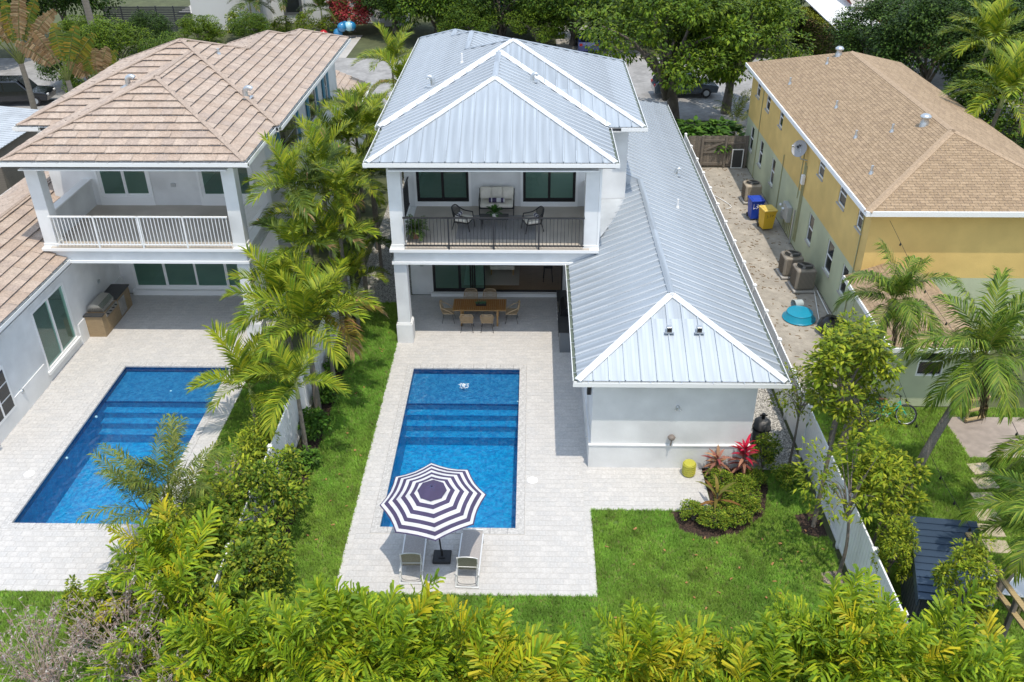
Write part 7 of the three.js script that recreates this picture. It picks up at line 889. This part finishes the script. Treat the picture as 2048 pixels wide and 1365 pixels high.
{ // ragged banana-like plants
  const mk = (label, x, z, h, n, seed) => { const t = thing('traveller_palm', label, 'plant', [x, 0, z], 0, 'ragged broad-leaved plants beyond the tile roof'), r = rng(seed); part('trunk', new MB().add(taper([[0, -0.05, 0], [0.05, h * 0.25, 0], [0, h * 0.45, 0]], 0.22, 0.16, 8, 6)).geo(), M.palmTrunk, t);
    for (let i = 0; i < n; i++) { const L = new Leaves(), a = (i / (n - 1) - 0.5) * 1.5, len = h * (0.5 + r() * 0.12), N = 16, bl = len * 0.55; let px = 0, py = 0, ang = Math.PI / 2 - a * 0.55; const P = [[0, 0]]; for (let j = 0; j < N; j++) { px += Math.cos(ang) * len / N; py += Math.sin(ang) * len / N; ang -= a * 0.05; P.push([px, py]); }
      for (let j = 0; j < N; j++) { const w = 0.05 * (1 - j / N) + 0.015; L.quad(V(P[j][0], P[j][1], w), V(P[j + 1][0], P[j + 1][1], w), V(P[j + 1][0], P[j + 1][1], -w), V(P[j][0], P[j][1], -w), [0.2, 0.23, 0.08]); L.quad(V(P[j][0] - w, P[j][1], 0), V(P[j + 1][0] - w, P[j + 1][1], 0), V(P[j + 1][0] + w, P[j + 1][1], 0), V(P[j][0] + w, P[j][1], 0), [0.2, 0.23, 0.08]); }
      const pal = r() < 0.45 ? [[0.3, 0.19, 0.1], [0.36, 0.25, 0.14], [0.25, 0.15, 0.07]] : [[0.13, 0.17, 0.02], [0.22, 0.2, 0.02], [0.3, 0.21, 0.03], [0.09, 0.15, 0.025]];
      for (let j = 6; j < N; j++) { const u = (j - 6) / (N - 6), hw = 0.36 * Math.sin(Math.PI * (0.12 + 0.82 * u)); for (const s of [-1, 1]) for (let k = 0; k < 3; k++) { const f0 = k / 3, f1 = (k + 0.86) / 3, A = V(lerp(P[j][0], P[j + 1][0], f0), lerp(P[j][1], P[j + 1][1], f0), 0), B = V(lerp(P[j][0], P[j + 1][0], f1), lerp(P[j][1], P[j + 1][1], f1), 0), tx = P[j + 1][0] - P[j][0], ty = P[j + 1][1] - P[j][1], tl = Math.hypot(tx, ty), o = V(-ty / tl * s, tx / tl * s - 0.25, 0.3 * (r() - 0.5)).multiplyScalar(hw * 1.35 * (0.8 + r() * 0.35)), c = pick(r, pal); L.quad(A, B, B.clone().add(o), A.clone().add(o), c); } }
      const m = part('leaf', L.geo(), leafMat, t); m.position.y = h * 0.42; m.rotation.y = 0.5 + (r() - 0.5) * 0.8; m.scale.setScalar(1); } };
  mk('ragged broad-leaved plant with browned leaves at the frame edge', -33.2, -58.5, 8.2, 7, 4); mk('ragged broad-leaved plant with yellow and brown leaves beside the first', -29.9, -57.5, 6.4, 5, 8); mk('shorter ragged plant with one broad green leaf behind the tile roof', -29.0, -59.5, 4.5, 6, 12);
}
{ // white house across the street, dark slat fence, red house
  const t = thing('white_modern_house', 'white and grey modern house across the street', 'house', [-24, 0, -90]); new MB().box(-31.5, -24.9, 0, 6, -93, -86).build('wall', mat('far_white', [0.66, 0.67, 0.67], 0.8), t); new MB().box(-31.5, -24.9, 3.1, 6.01, -86, -85.93).build('upper_cladding', mat('far_grey', [0.4, 0.43, 0.45], 0.8), t); new MB().box(-24.9, -12, 0, 6, -95, -89).build('wall', mat('far_white', [0.66, 0.67, 0.67], 0.8), t); new MB().box(-21.5, -19.5, 0, 6, -89, -88.4).build('wall_pier', mat('far_white', [0.66, 0.67, 0.67], 0.8), t); new MB().box(-14, -12, 0, 6, -89, -87.5).build('wall_pier', mat('far_white', [0.66, 0.67, 0.67], 0.8), t); new MB().tube([-25.2, 0, -85.9], [-25.2, 6, -85.9], 0.06).build('downspout', M.white, t);
  for (const [a, b, c, d, z] of [[-30, -27.3, 3.45, 3.95, -85.9], [-23.5, -22.2, 1, 2.6, -88.97], [-19, -18, 0.5, 3, -88.97], [-17, -15.2, 2.2, 4.2, -88.97]]) { const f = new MB().box(a - 0.25, b + 0.25, c - 0.2, c, z, z + 0.06).box(a - 0.25, b + 0.25, d, d + 0.2, z, z + 0.06).box(a - 0.25, a, c, d, z, z + 0.06).box(b, b + 0.25, c, d, z, z + 0.06).build('window', mat('charcoal_frame', [0.09, 0.1, 0.11], 0.6), t); new MB().box(a, b, c, d, z, z + 0.02).build('pane', M.glassDark, f); }
  const f = thing('slat_fence', 'dark grey horizontal slat fence across the street', 'fence', [-35.5, 0, -85.8]), dg = mat('charcoal_slat', [0.045, 0.05, 0.058], 0.6); for (let k = 0; k < 5; k++) { const x0 = -39.6 + k * 1.62; new MB().box(x0 - 0.05, x0 + 0.05, 0, 2.2, -85.85, -85.75).build('post', dg, f); for (let i = 0; i < 13; i++) new MB().box(x0 + 0.06, x0 + 1.56, 0.1 + i * 0.16, 0.22 + i * 0.16, -85.82, -85.78).build('slat', dg, f); }
  const rh = thing('red_house', 'brick red house with a white patio roof across the street', 'house', [28.5, 0, -83]); new MB().box(26.8, 38, 0, 3.6, -92, -78.5).build('wall', mat('red_wall', [0.36, 0.085, 0.045], 0.9), rh); const pw = new MB().poly(upward([V(23.6, 2.7, -72.2), V(27.2, 2.9, -72.2), V(27.2, 3.5, -85), V(23.6, 3.3, -85)])).poly(upward([V(23.6, 2.62, -72.2), V(27.2, 2.82, -72.2), V(27.2, 3.42, -85), V(23.6, 3.22, -85)])).build('patio_roof', M.white, rh); for (const [x, z] of [[23.9, -72.5], [26.9, -72.5], [23.9, -79]]) new MB().boxc(x, 1.35, z, 0.14, 2.7, 0.14).build('patio_post', M.white, rh); new MB().poly(upward([V(26.2, 3.6, -78), V(38.5, 3.6, -78), V(38.5, 5.2, -85), V(26.2, 5.2, -85)])).build('roof', mat('far_roof', [0.42, 0.4, 0.37], 0.9), rh); new MB().box(26.1, 38.5, 3.45, 3.65, -78.06, -77.95).build('fascia', M.white, rh); new MB().box(27.3, 28.1, 0.1, 2.1, -78.49, -78.44).build('door', mat('far_door', [0.35, 0.17, 0.05], 0.6), rh);
  const tb = thing('turquoise_house', 'turquoise walled house glimpsed through the street trees', 'house', [4, 0, -99]); new MB().box(-4, 9, 0, 4.4, -103, -97).build('wall', mat('turquoise_wall', [0.05, 0.33, 0.36], 0.9), tb); new MB().poly(upward([V(-4.6, 4.3, -96.4), V(9.6, 4.3, -96.4), V(9.6, 6, -100), V(-4.6, 6, -100)])).build('roof', mat('far_roof', [0.42, 0.4, 0.37], 0.9), tb); for (const x of [-2, 2.5, 6.5]) { const w = new MB().box(x, x + 1.4, 1.2, 2.6, -97.0, -96.94).build('window', M.trim, tb); new MB().box(x + 0.1, x + 1.3, 1.3, 2.5, -96.94, -96.92).build('pane', M.glassDark, w); }
  const cs = thing('corrugated_shed', 'outbuilding with a pale ribbed metal roof beyond the tile roof', 'shed', [-30, 0, -48]); new MB().box(-33, -28.2, 0, 2.6, -51, -45).build('wall', M.greyWood, cs); for (let i = 0; i < 20; i++) new MB().boxc(-30.5, 2.85, -51.4 + i * 0.34, 5.2, 0.03, 0.33, 0, 0, -0.1).boxc(-30.5, 2.88, -51.24 + i * 0.34, 5.2, 0.05, 0.06, 0, 0, -0.1).build('roof_sheet', M.seam, cs);
  const wf = thing('board_fence', 'pale timber board fence beyond the wing of the tile-roofed house', 'fence', [-24.5, 0, -37.5]); for (let i = 0; i < 60; i++) new MB().boxc(-24.5, 0.95, -46 + i * 0.2, 0.03, 1.9, 0.185).build('board', [M.tanWood, mat('lumber_b', [0.5, 0.42, 0.24], 0.9, { map: rescaled(T.wood, 0.5, 1.5) })][i % 2], wf); for (let i = 0; i < 6; i++) new MB().boxc(-24.42, 0.95, -45.9 + i * 2.4, 0.1, 1.9, 0.1).build('post', M.tanWood, wf);
}
{ // parked cars
  const car = (label, x, z, turn, c, tall) => { const t = thing('parked_car', label, 'car', [x, 0, z], turn), q = (mb, n, m) => mb.build(n, m, t, { local: true }), paint = mat('paint_' + label.split(' ')[0], c, 0.25, { clearcoat: 1, clearcoatRoughness: 0.05 }), H = tall ? 1.75 : 1.45;
    q(new MB().shape([[-2.25, 0.35], [2.2, 0.35], [2.28, 0.75], [2.1, 0.9], [1.1, 1.0], [0.45, H - 0.03], [-1.5, H], [-2.15, 1.05], [-2.3, 0.8]], 1.66, new THREE.Matrix4().makeTranslation(0, -0.02, -0.83), 0.06), 'body', paint);
    const gm = M.glassDark; for (const s of [-1, 1]) { q(new MB().shape([[0.85, 1.02], [0.38, H - 0.12], [-0.5, H - 0.09], [-0.5, 1.02]], 0.01, new THREE.Matrix4().makeTranslation(0, 0, s * 0.9 - 0.005)), 'side_window', gm); q(new MB().shape([[-0.6, 1.02], [-0.6, H - 0.09], [-1.42, H - 0.1], [-1.85, 1.05]], 0.01, new THREE.Matrix4().makeTranslation(0, 0, s * 0.9 - 0.005)), 'side_window', gm); for (const wx of [-1.4, 1.4]) { const w = q(new MB().tube([wx, 0.33, s * 0.7], [wx, 0.33, s * 0.92], 0.33, 0.33, 20), 'wheel', M.black); new MB().tube([wx, 0.33, s * 0.91], [wx, 0.33, s * 0.93], 0.2, 0.2, 14).build('rim', M.galv, w, { local: true }); } q(new MB().rbox(2.22, 0.72, s * 0.62, 0.12, 0.14, 0.32, 0.03), 'headlight', M.white); q(new MB().rbox(-2.26, 0.85, s * 0.66, 0.1, 0.2, 0.25, 0.03), 'tail_light', mat('tail_red', [0.4, 0.01, 0.01], 0.3)); }
    q(new MB().poly([V(1.14, 1.03, -0.72), V(1.14, 1.03, 0.72), V(0.5, H + 0.02, 0.66), V(0.5, H + 0.02, -0.66)]), 'windscreen', gm); q(new MB().poly([V(-2.2, 1.12, -0.7), V(-2.2, 1.12, 0.7), V(-1.58, H + 0.02, 0.64), V(-1.58, H + 0.02, -0.64)]), 'rear_window', gm); };
  car('blue car parked across the street under the trees', 4.6, -78.4, Math.PI / 2, [0.02, 0.035, 0.16]); car('black car parked on the street behind the broad-leaved plants', -36.2, -62.4, 0.1, [0.006, 0.007, 0.01], true); car('grey car half hidden behind the trunk of the street tree', 10.8, -64.5, 0.05, [0.05, 0.07, 0.09], true);
  const bl = thing('balloon_cluster', 'cluster of shiny blue balloons on the lawn by the street', 'balloons', [-17, 0, -82.6]), r = rng(12); for (let i = 0; i < 6; i++) new MB().sphere((r() - 0.5) * 1.6, 0.45 + (r() < 0.5 ? 0 : 0.55), (r() - 0.5) * 0.8, 0.42, 1, 16, 12).build('balloon', i === 2 ? mat('balloon_pale', [0.35, 0.6, 0.7], 0.2) : mat('balloon_blue', [0.02, 0.2, 0.42], 0.15, { clearcoat: 1 }), bl, { local: true }); new MB().sphere(-1.7, 0.4, 0.2, 0.38).build('balloon', mat('balloon_red', [0.4, 0.02, 0.03], 0.2), bl, { local: true });
  const lc = thing('pool_chair', 'blue lounge chair on the pale patio beside the far white house', 'chair', [-33.2, 0, -96.5], 0.4); new MB().rbox(0, 0.35, 0, 0.7, 0.08, 1.3, 0.03).build('seat', mat('chair_blue', [0.03, 0.12, 0.35], 0.6), lc, { local: true }); new MB().boxc(0, 0.65, -0.75, 0.7, 0.7, 0.06, 0, -0.4).build('back', mat('chair_blue', [0.03, 0.12, 0.35], 0.6), lc, { local: true }); for (const [x, z] of [[-1, -1], [1, -1], [-1, 1], [1, 1]]) new MB().boxc(x * 0.3, 0.16, z * 0.55, 0.05, 0.32, 0.05).build('leg', M.white, lc, { local: true }); sheet('far_patio', R4(-36, -31.8, -98.5, -94), -0.02, M.concrete);
}
renderer.render(scene, camera);
